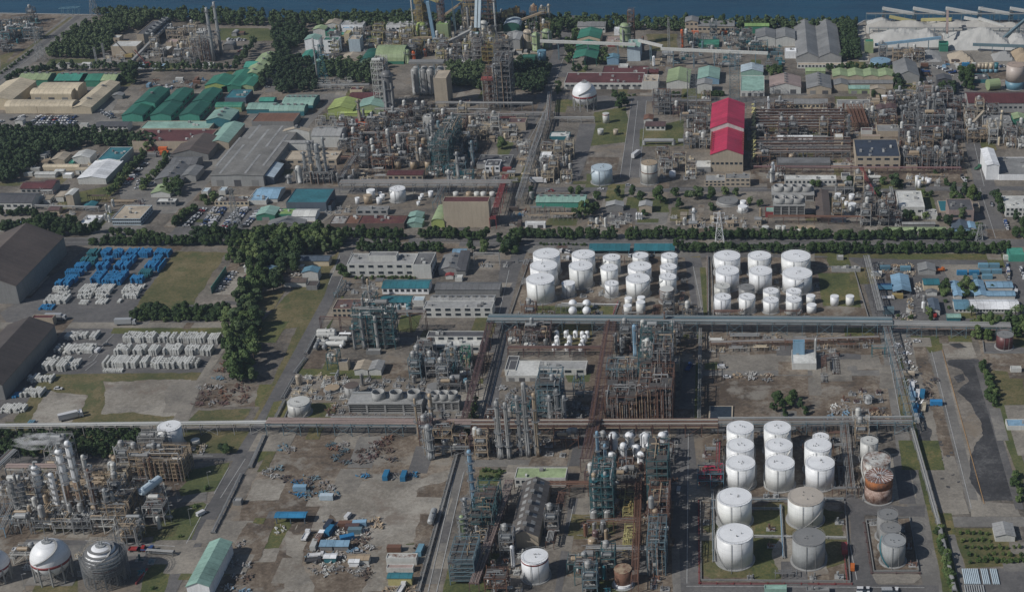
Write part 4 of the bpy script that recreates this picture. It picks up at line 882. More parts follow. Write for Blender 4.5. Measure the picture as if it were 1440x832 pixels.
patch('asphalt',[(1370,512),(1378,512),(1440,716),(1428,716)],'service_road'); patch('dirt',[(1375,476),(1500,478),(1500,570),(1398,560)],'bare_ground',1); patch('dry_grass',[(1392,520),(1440,525),(1440,570),(1402,572)],'grass_field',1.5); patch('lawn',[(1398,568),(1412,568),(1440,650),(1440,690),(1424,650)],'grass_strip',.4); patch('concrete',[(1412,570),(1500,570),(1500,640),(1432,640)],'yard',.3)
patch('asphalt',[(1384,482),(1440,482),(1440,496),(1386,496)],'tank_yard'); patch('pale_asphalt',[(1330,726),(1500,726),(1500,740),(1334,740)],'service_road'); patch('pale_asphalt',[(1322,742),(1342,742),(1366,836),(1342,836)],'service_road'); patch('dry_grass',[(1340,742),(1424,742),(1444,795),(1358,798)],'nursery_plot',.4); patch('asphalt',[(1356,800),(1500,796),(1500,840),(1362,840)],'pipe_yard'); patch('grass_mix',[(1314,742),(1330,742),(1352,836),(1336,836)],'grass_strip')
# lower centre
patch('dirt',[(392,612),(640,612),(700,640),(650,700),(590,832),(300,832),(345,700)],'brownfield',1.2); patch('gravel',[(470,676),(590,672),(630,660),(642,668),(590,690),(588,760),(520,770),(470,735),(450,700)],'gravel_yard',2.5); patch('gravel',[(395,745),(432,755),(428,790),(440,832),(395,832),(415,790)],'gravel_track',2); patch('gravel',[(535,740),(580,740),(560,832),(505,832),(530,790)],'gravel_track',2)
patch('grass_mix',[(368,622),(392,614),(385,640),(362,650)],'grass_strip',.6); patch('concrete',[(505,664),(590,664),(592,674),(503,674)],'paving',.4)
patch('pale_asphalt',[(640,640),(662,636),(650,680),(612,832),(590,832),(622,730)],'works_road'); patch('asphalt',[(627,732),(639,732),(628,763),(618,763)],'road_repair'); patch('pale_asphalt',[(655,646),(800,646),(800,656),(655,656)],'works_road'); patch('lawn',[(674,660),(722,660),(720,692),(673,692)],'lawn',.2)
patch('asphalt',[(812,600),(826,600),(815,655),(800,655)],'works_road'); patch('asphalt',[(801,700),(813,700),(790,832),(780,832)],'works_road'); patch('concrete',[(813,700),(830,700),(820,780),(800,832),(792,832)],'paving',.3)
patch('asphalt',[(956,600),(974,600),(980,660),(985,832),(950,832),(946,700)],'works_road'); patch('pale_asphalt',[(934,770),(955,770),(958,832),(930,832)],'paving')
# lower tank farm
patch('dirt',[(985,602),(1180,602),(1195,700),(1000,702)],'tank_yard',.4); patch('dirt',[(986,700),(1186,700),(1194,818),(986,818)],'tank_yard',.3); patch('dry_grass',[(988,740),(1100,706),(1180,720),(1188,790),(1090,812),(990,808)],'tank_yard',4); patch('grass_mix',[(1060,715),(1095,720),(1100,812),(1062,812)],'grass_strip',1.5); patch('gravel',[(1098,750),(1160,770),(1165,805),(1100,815),(1085,780)],'tank_yard',1.5); patch('asphalt',[(1000,698),(1190,698),(1190,706),(1000,706)],'service_road'); patch('asphalt',[(960,818),(1320,822),(1320,834),(960,834)],'works_road')
patch('asphalt',[(1188,690),(1215,704),(1270,712),(1300,710),(1300,726),(1215,724),(1222,790),(1235,822),(1196,822),(1196,735)],'works_road'); patch('gravel',[(1218,640),(1275,636),(1290,700),(1215,706)],'tank_yard',.5); patch('asphalt',[(1255,640),(1275,640),(1288,708),(1265,708)],'service_road'); patch('dirt',[(1222,730),(1278,728),(1288,800),(1228,800)],'tank_yard',.3); patch('concrete',[(1224,804),(1290,804),(1296,812),(1285,820),(1232,820)],'paving',.3)
# upper middle greens
patch('grass_mix',[(783,140),(800,140),(795,158),(780,158)],'lawn',.5); patch('grass_mix',[(835,158),(880,150),(884,168),(880,200),(825,206),(838,172)],'lawn',.8); patch('grass_mix',[(900,182),(960,168),(962,205),(900,206)],'lawn',.8); patch('dry_grass',[(908,48),(952,48),(952,72),(918,72)],'grass_field',1); patch('grass_mix',[(866,276),(940,280),(938,306),(862,302)],'lawn',.8); patch('asphalt',[(815,174),(838,174),(830,208),(812,260),(802,260),(808,205)],'works_road'); patch('lawn',[(700,196),(722,200),(712,228),(700,228)],'lawn',.6); patch('lawn',[(824,245),(842,245),(870,262),(824,264)],'lawn',.6)
patch('grass_mix',[(85,275),(150,262),(190,225),(208,214),(168,266),(145,284),(90,288)],'lawn',.6); patch('grass_mix',[(1230,222),(1275,222),(1270,266),(1235,266)],'lawn',.8); patch('lawn',[(1296,270),(1310,270),(1318,298),(1302,300)],'lawn',.5)
patch('concrete',[(400,268),(478,268),(470,300),(430,330),(370,325)],'paving',.3); patch('dirt',[(460,200),(690,200),(680,262),(445,262)],'plant_floor',2); patch('dirt',[(1050,150),(1350,150),(1360,258),(1055,258)],'plant_floor',1); patch('dirt',[(830,470),(945,470),(950,596),(812,596)],'plant_floor',.5); patch('dirt',[(838,602),(944,602),(944,832),(825,832)],'plant_floor',.5)
def inside(x,y,P):
    c = False; j = len(P)-1
    for i in range(len(P)):
        if (P[i][1] > y) != (P[j][1] > y) and x < (P[j][0]-P[i][0])*(y-P[i][1])/(P[j][1]-P[i][1])+P[i][0]: c = not c
        j = i
    return c
tile(); RB = [(min(p[0] for p in P),max(p[0] for p in P),min(p[1] for p in P),max(p[1] for p in P),P) for P in ROADS]; k = 0
while k < 420:
    x, y = G(rnd.uniform(0,1440),90+740*rnd.random()**1.2)
    if any(q[0] < x < q[1] and q[2] < y < q[3] and inside(x,y,q[4]) for q in RB): continue
    k += 1; w_, h_ = rnd.uniform(2,11), rnd.uniform(2,16); c_ = (x-w_,x+w_,y-h_,y+h_)
    f_ = lambda X, Y: (pxo(X,Y),CY-F*(Y*ST_-HC*CT_)/dep(Y)); patch(rnd.choice(['asphalt','pale_asphalt','concrete','gravel','dirt','dirt','grass_mix','dry_grass','concrete']),[f_(c_[0],c_[2]),f_(c_[1],c_[2]),f_(c_[1],c_[3]),f_(c_[0],c_[3])],'paving_slab',rnd.choice([.05,.5,1]))
# road markings
def mark(p,q,w=.35):
    x0, y0 = G(*p); x1, y1 = G(*q); L = math.hypot(x1-x0,y1-y0); nx, ny = -(y1-y0)/L*w/2, (x1-x0)/L*w/2; b = MB(); z = .01*max(q[4] for q in LAY)+.01
    b.quad((x0-nx,y0-ny,z),(x1-nx,y1-ny,z),(x1+nx,y1+ny,z),(x0+nx,y0+ny,z)); o = b.build('road_marking','marking_paint'); o['kind'] = 'structure'
for p, q in [((117,516),(131,508)),((131,508),(152,478)),((120,521),(136,508)),((125,503),(160,470)),((322,657),(301,694)),((292,708),(262,764)),((120,760),(246,768)),((0,641),(300,641)),((888,142),(872,250)),((909,142),(899,250)),((808,705),(800,740)),((0,335),(1400,338)),((0,341),(1400,343)),((897,142),(885,250)),((495,355),(470,416)),((478,360),(462,400)),((716,380),(700,450)),((714,460),(684,590)),((968,610),(966,820)),((1244,470),(1268,596)),((965,824),(1300,826)),((774,142),(690,296)),((812,26),(772,140)),((1378,265),(1400,335)),((1353,130),(1384,262)),((640,664),(602,832)),((652,664),(614,832)),((430,268),(1380,265)),((1190,740),(1205,815)),((1310,494),(1366,715)),((0,112),(128,22)),((975,375),(990,450)),((1225,376),(1250,454)),((345,645),(310,700))]: mark(p,q)
b = MB(); (x0,y0), (x1,y1) = G(1325,492), G(1384,708); b.bar((x0,y0,.2),(x1,y1,.2),.3,.2); o = b.build('kerb_line','safety_orange'); o['kind'] = 'structure'
# ================================================================== LANDMARKS named in labels
tile()
for x, y, s in [(285,60,'the twin chimneys'),(60,140,'the cream sheds'),(235,150,'the dark green sheds'),(25,60,'the coast road'),(340,215,'the long ribbed hall'),(310,310,'the main car park'),(50,390,'the brown hangar'),(160,385,'the blue crates'),(230,495,'the white crates'),
    (540,372,'the white office block'),(640,42,'the quarry plant'),(600,125,'the four grey silos'),(700,130,'the red capped tower'),(822,150,'the inland sphere tank'),(1023,200,'the pink red hall'),(1150,200,'the rusty pipe field'),(1330,60,'the limestone heaps'),(1405,110,'the big silo with blue base'),
    (1300,210,'the grey reactor row'),(840,395,'the upper tank farm'),(1085,400,'the second tank farm'),(1095,700,'the lower tank farm'),(760,560,'the five stacks'),(900,540,'the tall pipe structure'),(845,690,'the teal framed unit'),(95,700,'the refinery columns'),(80,790,'the banded sphere tank'),
    (480,780,'the salvage yard'),(530,460,'the green teal tower'),(640,575,'the fan cooling tower'),(1370,600,'the oil stained apron'),(1395,420,'the blue roofed offices'),(1395,475,'the maroon tank'),(1235,690,'the rusty tank'),(640,300,'the huge beige shed'),(560,225,'the middle works'),(450,225,'the slim column group'),(1110,285,'the upper cooling tower'),(700,440,'the office lane'),(1240,300,'the small east works'),(200,250,'the west workshops'),(540,60,'the white plant blocks'),(1100,550,'the waste ground'),(1400,770,'the nursery plot'),(740,750,'the dark gabled hall'),(665,720,'the twin slim columns'),(940,270,'the park of round trees'),(180,60,'the air condenser'),(1000,55,'the orange containers')]:
    X, Y = G(x,y); lmk(X,Y,s)
# ================================================================== NORTH: SHORE, POWER PLANT, SHEDS
tile()
wood([(128,21),(150,20),(1208,37),(1200,44),(760,44),(560,42),(420,38),(300,36),(210,30)],560,'shore_woods','dark belt of shore trees along the sea',gap=5.5)
wood([(172,26),(222,27),(192,42),(162,52),(156,72),(132,83),(64,82),(110,45)],300,'plantation_woods','dense dark plantation beside the coast road',gap=4.6)
wood([(385,42),(430,38),(432,58),(408,74),(392,96),(372,126),(364,120),(390,78)],90,'roadside_woods','dark trees between the green sheds and the road',gap=5)
wood([(450,90),(540,92),(545,115),(520,122),(450,108)],60,'silo_woods','dark trees behind the open switchyard',gap=5)
wood([(392,84),(440,90),(446,130),(388,132)],60,'corner_woods','dark grove beside the teal lattice mast',gap=4.6)
wood([(632,96),(680,97),(690,128),(636,124)],60,'tower_woods','scrub woods between the silos and the red capped tower',gap=4.6); wood([(720,92),(775,96),(762,132),(715,128)],70,'works_woods','scrub woods beside the brown and blue silo',gap=4.6)
wood([(1183,36),(1204,40),(1206,85),(1186,85)],40,'sand_road_woods','narrow dark tree strip along the sand road',gap=4.5)
wood([(0,188),(95,187),(215,200),(218,210),(120,206),(60,222),(30,252),(0,262)],180,'west_woods','dark woods inland of the car park',gap=4.4)
# power plant, zoomed crop
zoom(140,20,6.4)
bld('''
115 345 375 290 240 | f | owhite | beige | wide beige turbine hall with blank walls | dict(seamless=1)
122 185 258 212 186 | f | owhite | beige | small beige block behind the turbine hall
340 440 235 180 55 | f | dgrey | beige | long air cooled condenser block on tall walls | dict(units=0,seamless=1,lm='the condenser block')
528 628 362 320 285 | f | owhite | beige | beige box housing nearer the chimneys | dict(seamless=1)
602 700 292 252 222 | f | pink | beige | beige box housing with reddish roof | dict(seamless=1)
884 972 178 152 130 | ge | owhite | white | plain white hut behind the plant
930 1022 488 460 435 | ge | owhite | owhite | white hut at the chimney feet
298 402 492 462 438 | f | lblue | ice | pale turquoise electrical hut by the hedge
470 578 492 468 445 | f | lblue | ice | pale turquoise electrical hut beside the red crane
1190 1235 200 178 150 | an | lgrey | lgrey | small arched hut on the green lawn
1240 1300 192 172 152 | f | rust | brown | low rusty shelter on the green lawn
1115 1210 325 290 262 | an | grey | mgrey | grey round topped tank shed behind the chimneys
''')
for i in range(6):
    x, y = [(455,212),(485,185),(515,160),(545,135),(575,110),(600,88)][i]
    Y = yat(uy(y)+7); X = xat(ux(x),Y); t = thing('fan_cell','black fan cell with pale hood on the condenser','fan cell',X,Y,0,0,None,True); b = MB(); b.box(-3,4,-4,4,0,8.5); b.build('cell_box','louvre',t); b = MB(); b.lathe(.5,0,[(3.3,8.52),(2.9,10),(2.6,10),(2.6,8.7)],16); b.build('fan_ring','paint',t,'steel')
conveyor((275,480,3),(630,150,6),2,'lgrey','long pale sloping gallery beside the condenser',5)
column(1034,425,-60,27,'silver','tall grey chimney, shorter of the plant pair',stack=True,name='chimney',cat='chimney',plat=4,taper=.85)
column(1100,372,-110,27,'silver','tall grey chimney, taller of the plant pair',stack=True,name='chimney',cat='chimney',plat=4,taper=.85)
frame((850,1010,425,380),20,'lgrey','dense grey boiler frame between beige box and chimneys',3,verts=10,vess=4,pcols=('silver','lgrey','grey'))
clutter([(500,330),(1000,200),(1010,480),(590,490)],'frame10 drum8 pump14 bullet5 pipe_run6','pale'); clutter([(690,190),(980,190),(990,290),(720,290)],'frame8 pump10 drum6','pale'); clutter([(60,400),(250,380),(260,480),(20,480)],'transformer10 pump10','pale'); clutter([(330,300),(520,200),(520,330),(420,470),(300,420)],'transformer6 pump8','pale')
for x, y, yt, c, lb in [(270,375,250,'yellow','yellow lattice crane jib beside the turbine hall'),(440,450,282,'crimson','red crawler crane with long dark jib')]:
    X, Y = G(x,y+20); t = thing('crawler_crane',lb,'crane',X,Y,0,0,None,True); b = MB(); b.box(-3,3,-3.2,-2,0,1); b.box(-3,3,2,3.2,0,1); b.build('track','black_rubber',t); b = MB(); b.box(-2.5,3,-1.8,1.8,1,3.4); b.build('cab','paint',t,c); b = MB()
    for s in (-.6,.6): b.bar((-1,s,2),(-9,s,14),.3,.3)
    for j in range(12): f = j/12; b.bar((-1-8*f,-.6,2+12*f),(-1-8*(f+.08),.6,2+12*(f+.08)),.16)
    b.build('jib','paint',t,c if c == 'crimson' else 'dbrown')
cars((1255,345),(1370,285),6,20); cars((1120,238),(1320,238),7,80); cars((1160,490),(1200,470),3,80)
# pylons on the coast road
zoom(0,20,5.942)
pylon(345,390,110,'tall lattice pylon beside the coast road',7)
tile(0,0)
pylon(535,95,-60,'tall lattice pylon at the shore end of the coast road',7)
X, Y = G(392,84); t = thing('loading_gantry','cyan loading gantry on the quay edge','gantry',X,Y,0,0,None,True); b = MB()
for x in (-15,-5,5,15):
    b.bar((x,0,0),(x+3,0,11),.7); b.bar((x,8,0),(x+3,8,11),.7)
b.bar((-18,0,11),(18,0,13),.9); b.bar((-18,8,11),(18,8,13),.9)
for x in (-18,-9,0,9,18): b.bar((x,0,11+(x+18)/18),(x,8,11+(x+18)/18),.7)
b.build('gantry_frame','paint',t,'sky'); t.scale = (.5,.5,.5)
zoom(0,20,5.942)
clutter([(0,110),(60,60),(320,60),(300,200),(130,260),(0,300)],'frame9 pipe_run10 drum6 pump10 transformer4','teal'); clutter([(0,150),(120,150),(60,330),(0,330)],'frame3 pipe_run5 pump4','grey')
bld('''
475 590 452 425 405 | f | dgrey | owhite | low white hut with dark roof by the plantation
690 755 455 420 403 | ge | owhite | white | small white gable at the plantation corner
600 690 455 430 410 | f | grey | grey | low grey hut between two white huts
160 405 600 548 490 | ge | lgreen | green | light green shed at the coast road end | dict(vent=4)
460 665 590 556 493 | ge | tealg | teal | sea green open fronted shed in the back row | dict(open_=1,vent=3)
720 845 608 556 497 | ge | green | green | darker half of the two tone green shed
847 968 608 556 497 | ge | lgreen | green | paler half of the two tone green shed | dict(vent=3)
-140 110 800 720 560 | gn | cream | cream | cream shed running seaward at the frame edge
330 660 712 640 580 | ae | cream | cream | rear arched cream shed | dict(rise=2.5)
268 605 735 672 630 | ae | cream | cream | middle cream shed with dark doorway | dict(rise=2.5,door=3)
50 315 830 775 725 | ae | cream | cream | cream ribbed shed facing the car park | dict(rise=2.5)
318 610 830 775 728 | ae | cream | cream | cream ribbed shed facing the car park beside its twin | dict(rise=2.5)
608 768 833 782 570 | gn | cream | cream | longest cream shed running seaward | dict(vent=2)
940 1025 712 682 660 | gn | grey | grey | small grey shed beside the longest cream shed
''')
pylon(815,440,280,'slim grey mast of the switchyard',1.2,arms=1,name='gantry_mast',cat='mast'); pylon(885,420,245,'taller slim grey mast of the switchyard',1.2,arms=1,name='gantry_mast',cat='mast')
tile(0,0)
tree_row((120,425),(320,400),6,'big',.9); tree_row((300,400),(1330,405),34,'pine',.8,name='hedge_tree',label='dark hedge tree between power plant and sheds'); tree_row((1330,400),(1440,250),11,'pine',.85,name='hedge_tree',label='dark hedge tree inland of the chimneys'); grove([(680,410),(790,410),(790,475),(680,480)],7,'big',1.1,5)
tree_row((0,420),(190,285),22,'bush',1.2,name='shrub',cat='shrub',label='round shrub along the coast road verge'); tree_row((35,465),(120,415),6,'big',.7)
zoom(140,20,6.4)
bld('''
330 510 880 800 672 | gn | dgreen | tealg | dark green gabled shed, first of the back row | nm='shed'
'''.replace("nm='shed'","dict(vent=1)"))
tile(0,0)
for i, (a,c_,r,lb) in enumerate([(930,1025,0,'second'),(1088,1190,0,'third'),(690,805,1,'first'),(850,965,1,'second'),(1013,1125,1,'third')]):
    building((a,c_,605 if not r else 685,572 if not r else 650,503 if not r else 580),'dgreen','tealg',f'dark green gabled shed, {lb} of the {"front" if r else "back"} row',roof='gn',auto=False,swin=(3,1))
bld('''
1157 1282 520 482 428 | gn | green | ygreen | teal roofed shed with yellow green gable
1310 1378 470 445 415 | f | tealg | teal | small sea green shelter roof
1347 1428 515 485 440 | gn | green | lgreen | green gable shed beside the flat teal roof
1268 1385 585 550 503 | f | teal | slate | flat teal canopy with dark underside
1215 1360 630 605 583 | ae | green | lgreen | low pale green arched shed
1165 1300 715 676 620 | gn | mint | teal | mint roofed shed with three roof vents | dict(vent=3)
1375 1440 405 380 345 | ge | tealg | teal | teal roof beside the hedge corner
790 1180 745 722 680 | f | mint | beige | long mint roof strip behind the maroon roof | dict(vent=0,units=3)
750 1170 840 795 726 | f | maroon | beige | long maroon flat roof over beige hall | dict(units=9)
1178 1290 838 802 696 | gn | mint | beige | mint edged wing beside the maroon roof
165 355 757 728 703 | ge | dgrey | owhite | white office with dark roof near the woods | dict(win=(7,1))
540 720 742 712 685 | ge | dgrey | owhite | two storey office with dark roof | dict(win=(7,2))
592 700 770 752 740 | ge | dgrey | owhite | small office in front of the two storey one
442 492 718 700 690 | f | lgrey | owhite | small pale gatehouse in the car park
88 130 705 680 665 | gn | lgrey | owhite | white hut amid the parked cars
''')
for y in (662,676,690,704): cars((165+(704-y),y),(430,y),15,70,group='cars parked before the cream sheds')
cars((0,690),(140,660),7,60); cars((560,625),(640,670),5,30); cars((610,632),(640,672),3,20)
clutter([(790,450),(1150,450),(1130,500),(780,508)],'junk8 container6 pump6','yard'); cars((880,495),(960,500),6,70,kinds='truck')
tile(1,0)
bld('''
-70 30 450 420 302 | gn | lgreen | green | long pale green shed beside the roadside woods | dict(vent=4)
-190 -80 520 490 400 | gn | green | green | green shed inland of the pale one
-60 20 475 455 425 | gn | tealg | teal | teal end bay of the long pale green shed
255 318 352 322 287 | gn | tealg | green | green gable shed beside the blue grey roofs
318 415 330 320 303 | f | lblue | grey | pale blue roof behind the lattice mast
318 392 385 365 335 | gn | mint | lblue | mint gable under the pale blue roof
280 358 290 225 200 | gn | mint | white | tall white block with mint roof
385 470 300 226 208 | f | dgreen | white | tall white block with dark green roof | dict(win=(1,3))
325 392 212 168 148 | gn | lgreen | owhite | cream block by the shore woods
393 438 215 180 158 | f | tealg | green | green block beside the cream one
395 470 180 138 114 | gn | beige | owhite | off white block with beige roof | dict(win=(3,1))
483 605 182 142 118 | f | lgrey | white | white laboratory with grey roof | dict(win=(4,1))
488 548 190 160 143 | f | lblue | white | small bluish roof before the laboratory
735 890 182 145 120 | f | lgrey | white | white hall with four dark windows | dict(win=(6,1))
470 545 215 195 182 | f | tealg | green | green flat roof between the white blocks
527 590 292 222 198 | f | beige | ice | tall pale green silo house | dict(units=5)
500 530 250 190 170 | f | tyel | cream | cream tower beside the silo house
620 688 222 210 200 | f | dgreen | green | flat dark green canopy
700 795 222 188 177 | f | tan | brown | brown clad conveyor house
478 578 370 338 305 | gn | beige | beige | grey beige gable between mast and arch
585 668 374 348 292 | an | dgreen | mint | dark green arched roof with pale front
676 832 362 348 292 | ae | lgreen | green | pale green barrel roofed store | dict(rise=9)
720 780 280 262 250 | ge | lgreen | owhite | small green roof behind the barrel store
150 322 617 594 543 | ae | mint | teal | mint arched warehouse with stepped ridge | dict(vent=6,rise=3)
80 272 652 628 597 | ae | mint | teal | paler mint warehouse in front | dict(rise=3,vent=5)
-50 95 640 615 578 | ge | mint | teal | mint and teal roofed bay by the rusty roof
20 100 590 570 548 | ge | tealg | teal | small teal roof at the mint warehouses
-20 215 722 684 634 | f | rust | grey | rust red flat roof beside the mint warehouses | dict(units=0,rm='rusty_roof',seamless=1)
408 548 650 616 560 | gn | ygreen | ygreen | yellow green gabled warehouse
575 722 645 605 558 | gn | mint | lgreen | pale mint gabled warehouse beside it
478 648 655 638 622 | ge | ygreen | ygreen | low yellow green link between the warehouses
530 600 535 505 488 | f | maroon | cream | cream cube with maroon roof
525 690 575 555 520 | ge | maroon | owhite | low maroon roof behind the yellow green warehouse
1012 1085 612 440 395 | f | beige | beige | tall blank beige tower before the silos | dict(seamless=1)
905 960 605 585 575 | ge | maroon | owhite | small maroon roof at the tower foot
848 905 618 598 590 | f | crimson | owhite | small red roofed pump house
800 960 635 622 612 | ge | plum | owhite | long reddish roof at the tower foot
1085 1140 600 572 556 | f | plum | beige | dark red roofed block beside the beige tower
1142 1202 600 572 553 | f | maroon | cream | cream hut with maroon roof
1010 1350 222 210 200 | f | lgrey | beige | low grey roof under the quarry plant
1236 1290 402 385 376 | gn | lgreen | owhite | pale green hut in the scrub woods
160 305 800 740 728 | gn | beige | owhite | pale ribbed storehouse before the rusty roof | dict(vent=2)
318 480 830 765 715 | ge | lgrey | owhite | long pale grey sawtooth roofed store | dict(vent=2)
150 320 860 805 790 | ge | lgrey | owhite | long low off white shed
1040 1130 760 728 712 | ge | maroon | owhite | white plant room with maroon roof
1308 1460 690 665 655 | ge | maroon | grey | long maroon roof by the pipe rack | dict(win=(6,1))
940 1000 700 660 640 | f | owhite | owhite | off white pump house on the pipe rack
-125 60 1000 960 775 | gn | brown | beige | weathered
'''.split('-125 60')[0])
for i, (x,lb) in enumerate([(905,'first of four grey silos in a row'),(950,'second of four grey silos in a row'),(992,'third of four grey silos in a row'),(1040,'last of four grey silos, beside the beige tower')]): column(x,530,385,43,'lgrey',lb,auto=False,plat=0,name='silo',cat='silo'); column(x+8,505,372,40,'lgrey',lb.replace('four grey silos in a row','the grey silos in the back row').replace(', beside the beige tower',''),auto=False,plat=0,name='silo',cat='silo')
conveyor((880,528,26),(1075,528,26),7,'grey','flat pale gallery lying across the four grey silos',2,name='silo_gallery',hh=1.6)
column(757,637,398,62,'mgrey','fat dark silo with ring top beside the steel stair tower',plat=3,auto=False,name='silo',cat='silo')
frame((672,738,610,570),36,'owhite','tall white steel tower wrapped round pale vessels',11,lev=8,vess=5,lm='the tall white steel tower')
frame((1288,1345,612,560),27,'rsteel','tall rust framed tower carrying a red cap',12,lev=7); building((1280,1342,612,452,430),(.26,.07,.06),'lgrey','red cap roof on the tall rusty tower',roof='ge',open_=1)
frame((1350,1440,612,560),38,'steel','tall grey frame tower beside the red cap',13,lev=9,vess=5,verts=3)
column(1365,600,355,40,'silver','pale silo inside the grey frame tower',name='silo',cat='silo')
pylon(380,465,250,'teal lattice mast in the corner grove',7,'teal',arms=2,name='lattice_mast',cat='mast'); column(350,462,215,9,'lgrey','thin grey pole beside the teal mast',stack=True,name='pole',cat='pole',plat=1)
rack([(330,515),(640,510)],5,4,'grey','grey cable gantry before the switchyard',5)
clutter([(345,455),(540,455),(540,500),(340,500)],'transformer9 pump6','grey'); clutter([(360,665),(560,660),(550,710),(350,715)],'transformer8 pump6','grey'); item('container',*G(600,708),'orange',label='orange red container beside the grey transformers'); item('container',*G(585,690),'crimson'); cars((150,330),(60,500),16,20,group='cars parked along the woods road')
# quarry / cement plant
zoom(560,0,6.545)
column(150,330,-60,13,'owhite','thin white stack at the inland corner of the quarry plant',stack=True,name='chimney',cat='chimney',plat=3); column(905,355,-30,15,'owhite','thin white stack beside the teal dome',stack=True,name='chimney',cat='chimney',plat=3); column(655,335,60,17,'lgrey','pale stack between the cream silos',stack=True,name='chimney',cat='chimney',plat=3)
building((360,468,375,225,185),'lime','lgreen','large apple green box house of the quarry plant',roof='f',lm='the apple green box')
column(222,345,205,100,'ygreen','squat yellow green silo with rusty crown',plat=2,name='silo',cat='silo')
for x, yb, yt, w, c, lb in [(632,325,150,62,'beige','cream silo under the yellow headhouse'),(698,328,150,62,'tan','tan silo under the yellow headhouse'),(795,335,190,75,'owhite','broad pale silo by the teal dome'),(860,340,230,60,'beige','shorter beige silo by the teal dome'),(1200,450,270,80,'beige','broad cream silo of the eastern trio'),(1275,470,300,75,'lgreen','pale green banded silo of the eastern trio'),(1372,440,265,80,'lgreen','green cream silo of the eastern trio'),(1010,540,480,48,'ygreen','small yellow green hopper silo')]: column(x,yb,yt,w,c,lb,plat=2,name='silo',cat='silo')
tank(1330,80,640,455,'sky','blue silo with brown lower half',lower=('brown',.48),name='silo',cat='silo',stair=0,ring=0,lm='the blue and brown silo')
for x, yb, yt, c, lb in [(95,585,455,'lgreen','green fat silo by the orange stack'),(148,585,470,'orange','orange red silo beside the green one'),(250,520,450,'orange','small orange red bin')]: column(x,yb,yt,50 if c == 'lgreen' else 26,c,lb,plat=1,name='silo',cat='silo')
conveyor((345,440,1),(310,440,40),2.6,'lblue','steep pale blue bucket elevator casing',0,hh=2.6)
for dx in (0,32): conveyor((722+dx,385,12),(755+dx,330,39),2.2,'ice','steep pale blue twin conveyor' if dx == 0 else 'steep pale blue twin conveyor, seaward casing',0)
conveyor((240,350,38),(400,350,32),3,'tyel','yellow high level conveyor by the thin white stack',1); conveyor((430,350,38),(620,345,33),3,'tyel','yellow high level conveyor to the yellow headhouse',1); conveyor((630,340,39),(750,340,35),2.5,'lgrey','grey high level conveyor to the twin casings',0)
conveyor((350,475,3),(680,430,14),3.5,'lgrey','pale conveyor climbing to the dark green hopper',3); conveyor((340,490,3),(690,600,3),3.5,'lgrey','pale conveyor sloping down to the scrub woods',3); conveyor((480,500,8),(720,500,8),2.5,'tan','tan level conveyor over the hoppers',2); conveyor((840,500,9),(1000,560,3),3,'lgrey','grey conveyor towards the yellow green hopper',1)
building((682,742,440,315,292),'ice','dgreen','dark green hopper house on legs',roof='f')
building((985,1130,470,370,300),'lgrey','lgrey','big pale grey gable shed beside the eastern silos',roof='gn'); building((970,1130,320,245,195),'ice','dgreen','teal domed store behind the pale shed',roof='an'); building((1140,1262,582,525,500),'dgreen','dgreen','flat dark green store by the blue silo',roof='f',seamless=1)

frame((165,290,310,272),20,'yellow','yellow framed kiln house beside the squat silo',21,lm='the yellow kiln frame',pcols=('tyel','yellow','tan','lgrey')); frame((600,740,298,262),36,'tan','tall yellow headhouse frame above the cream silos',22,lev=9,decks=.3,pcols=('yellow','tyel','lgrey','rsteel')); frame((780,900,298,262),36,'rsteel','tall rusty headhouse frame by the thin stack',23,lev=9,decks=.3,pcols=('yellow','tyel','lgrey','rsteel')); frame((380,430,360,330),40,'rsteel','slim rusty conveyor tower behind the green box',24,lev=10,decks=.3,pcols=('tyel','lgrey')); frame((190,240,330,300),40,'yellow','slim yellow conveyor tower by the thin stack',25,lev=10,pcols=('tyel','lgrey')); frame((780,880,600,560),15,'yellow','low yellow crusher frame',26,pcols=('yellow','orange','tyel')); frame((690,770,600,540),20,'lgrey','grey crusher frame below the green hopper',27); frame((900,1040,760,680),34,'grey','tall dark works tower beside the scrub woods',28,lev=8,vess=5)

clutter([(0,350),(300,350),(300,470),(0,470)],'frame6 drum6 pump6 shed2','yel'); clutter([(380,400),(880,400),(900,600),(380,600)],'frame22 drum14 pump10 bullet4 shed3 tower5','yel',.3); clutter([(930,200),(1400,200),(1400,300),(930,300)],'frame12 drum12 pump8 tower4','yel',.3); clutter([(1040,480),(1280,480),(1260,620),(1040,620)],'shed4 container3 pump6','pale')
tile(1,0); clutter([(420,180),(700,180),(700,290),(420,290)],'frame8 drum6 pump8 shed3','yel'); clutter([(600,220),(1000,210),(1000,300),(840,340),(600,260)],'frame9 drum5 pump8 bullet3','yel'); clutter([(400,290),(470,290),(470,370),(400,370)],'frame2 drum2','yel')
zoom(560,0,6.545)
for i, (x,y,h) in enumerate([(200,300,30),(260,300,24),(630,290,40),(700,290,36),(820,290,40),(870,290,30),(1040,260,16),(1100,250,17),(1260,250,19),(990,260,14)]):
    X, Y = G(x,y); t = thing('filter_house','muted yellow filter box raised on slim legs','filter house',X,Y,0,0,None,True); b = MB(); b.box(-2.6,2.6,-2,2,h-4,h); b.lathe(0,0,[(2.4,h),(.5,h+2.4)],8); b.build('filter_box','rusty_paint',t,['tyel','yellow','tan'][i % 3]); b = MB()
    for sx in (-2,2):
        for sy in (-1.5,1.5): b.bar((sx,sy,0),(sx,sy,h-4),.35)
    for j in range(int(h/5)): b.bar((-2,-1.5,j*5),(2,-1.5,j*5+4.5),.2); b.bar((-2,-1.5,j*5+4.5),(2,-1.5,j*5+4.5),.25)
    b.build('leg_frame','steel_paint',t,'steel')
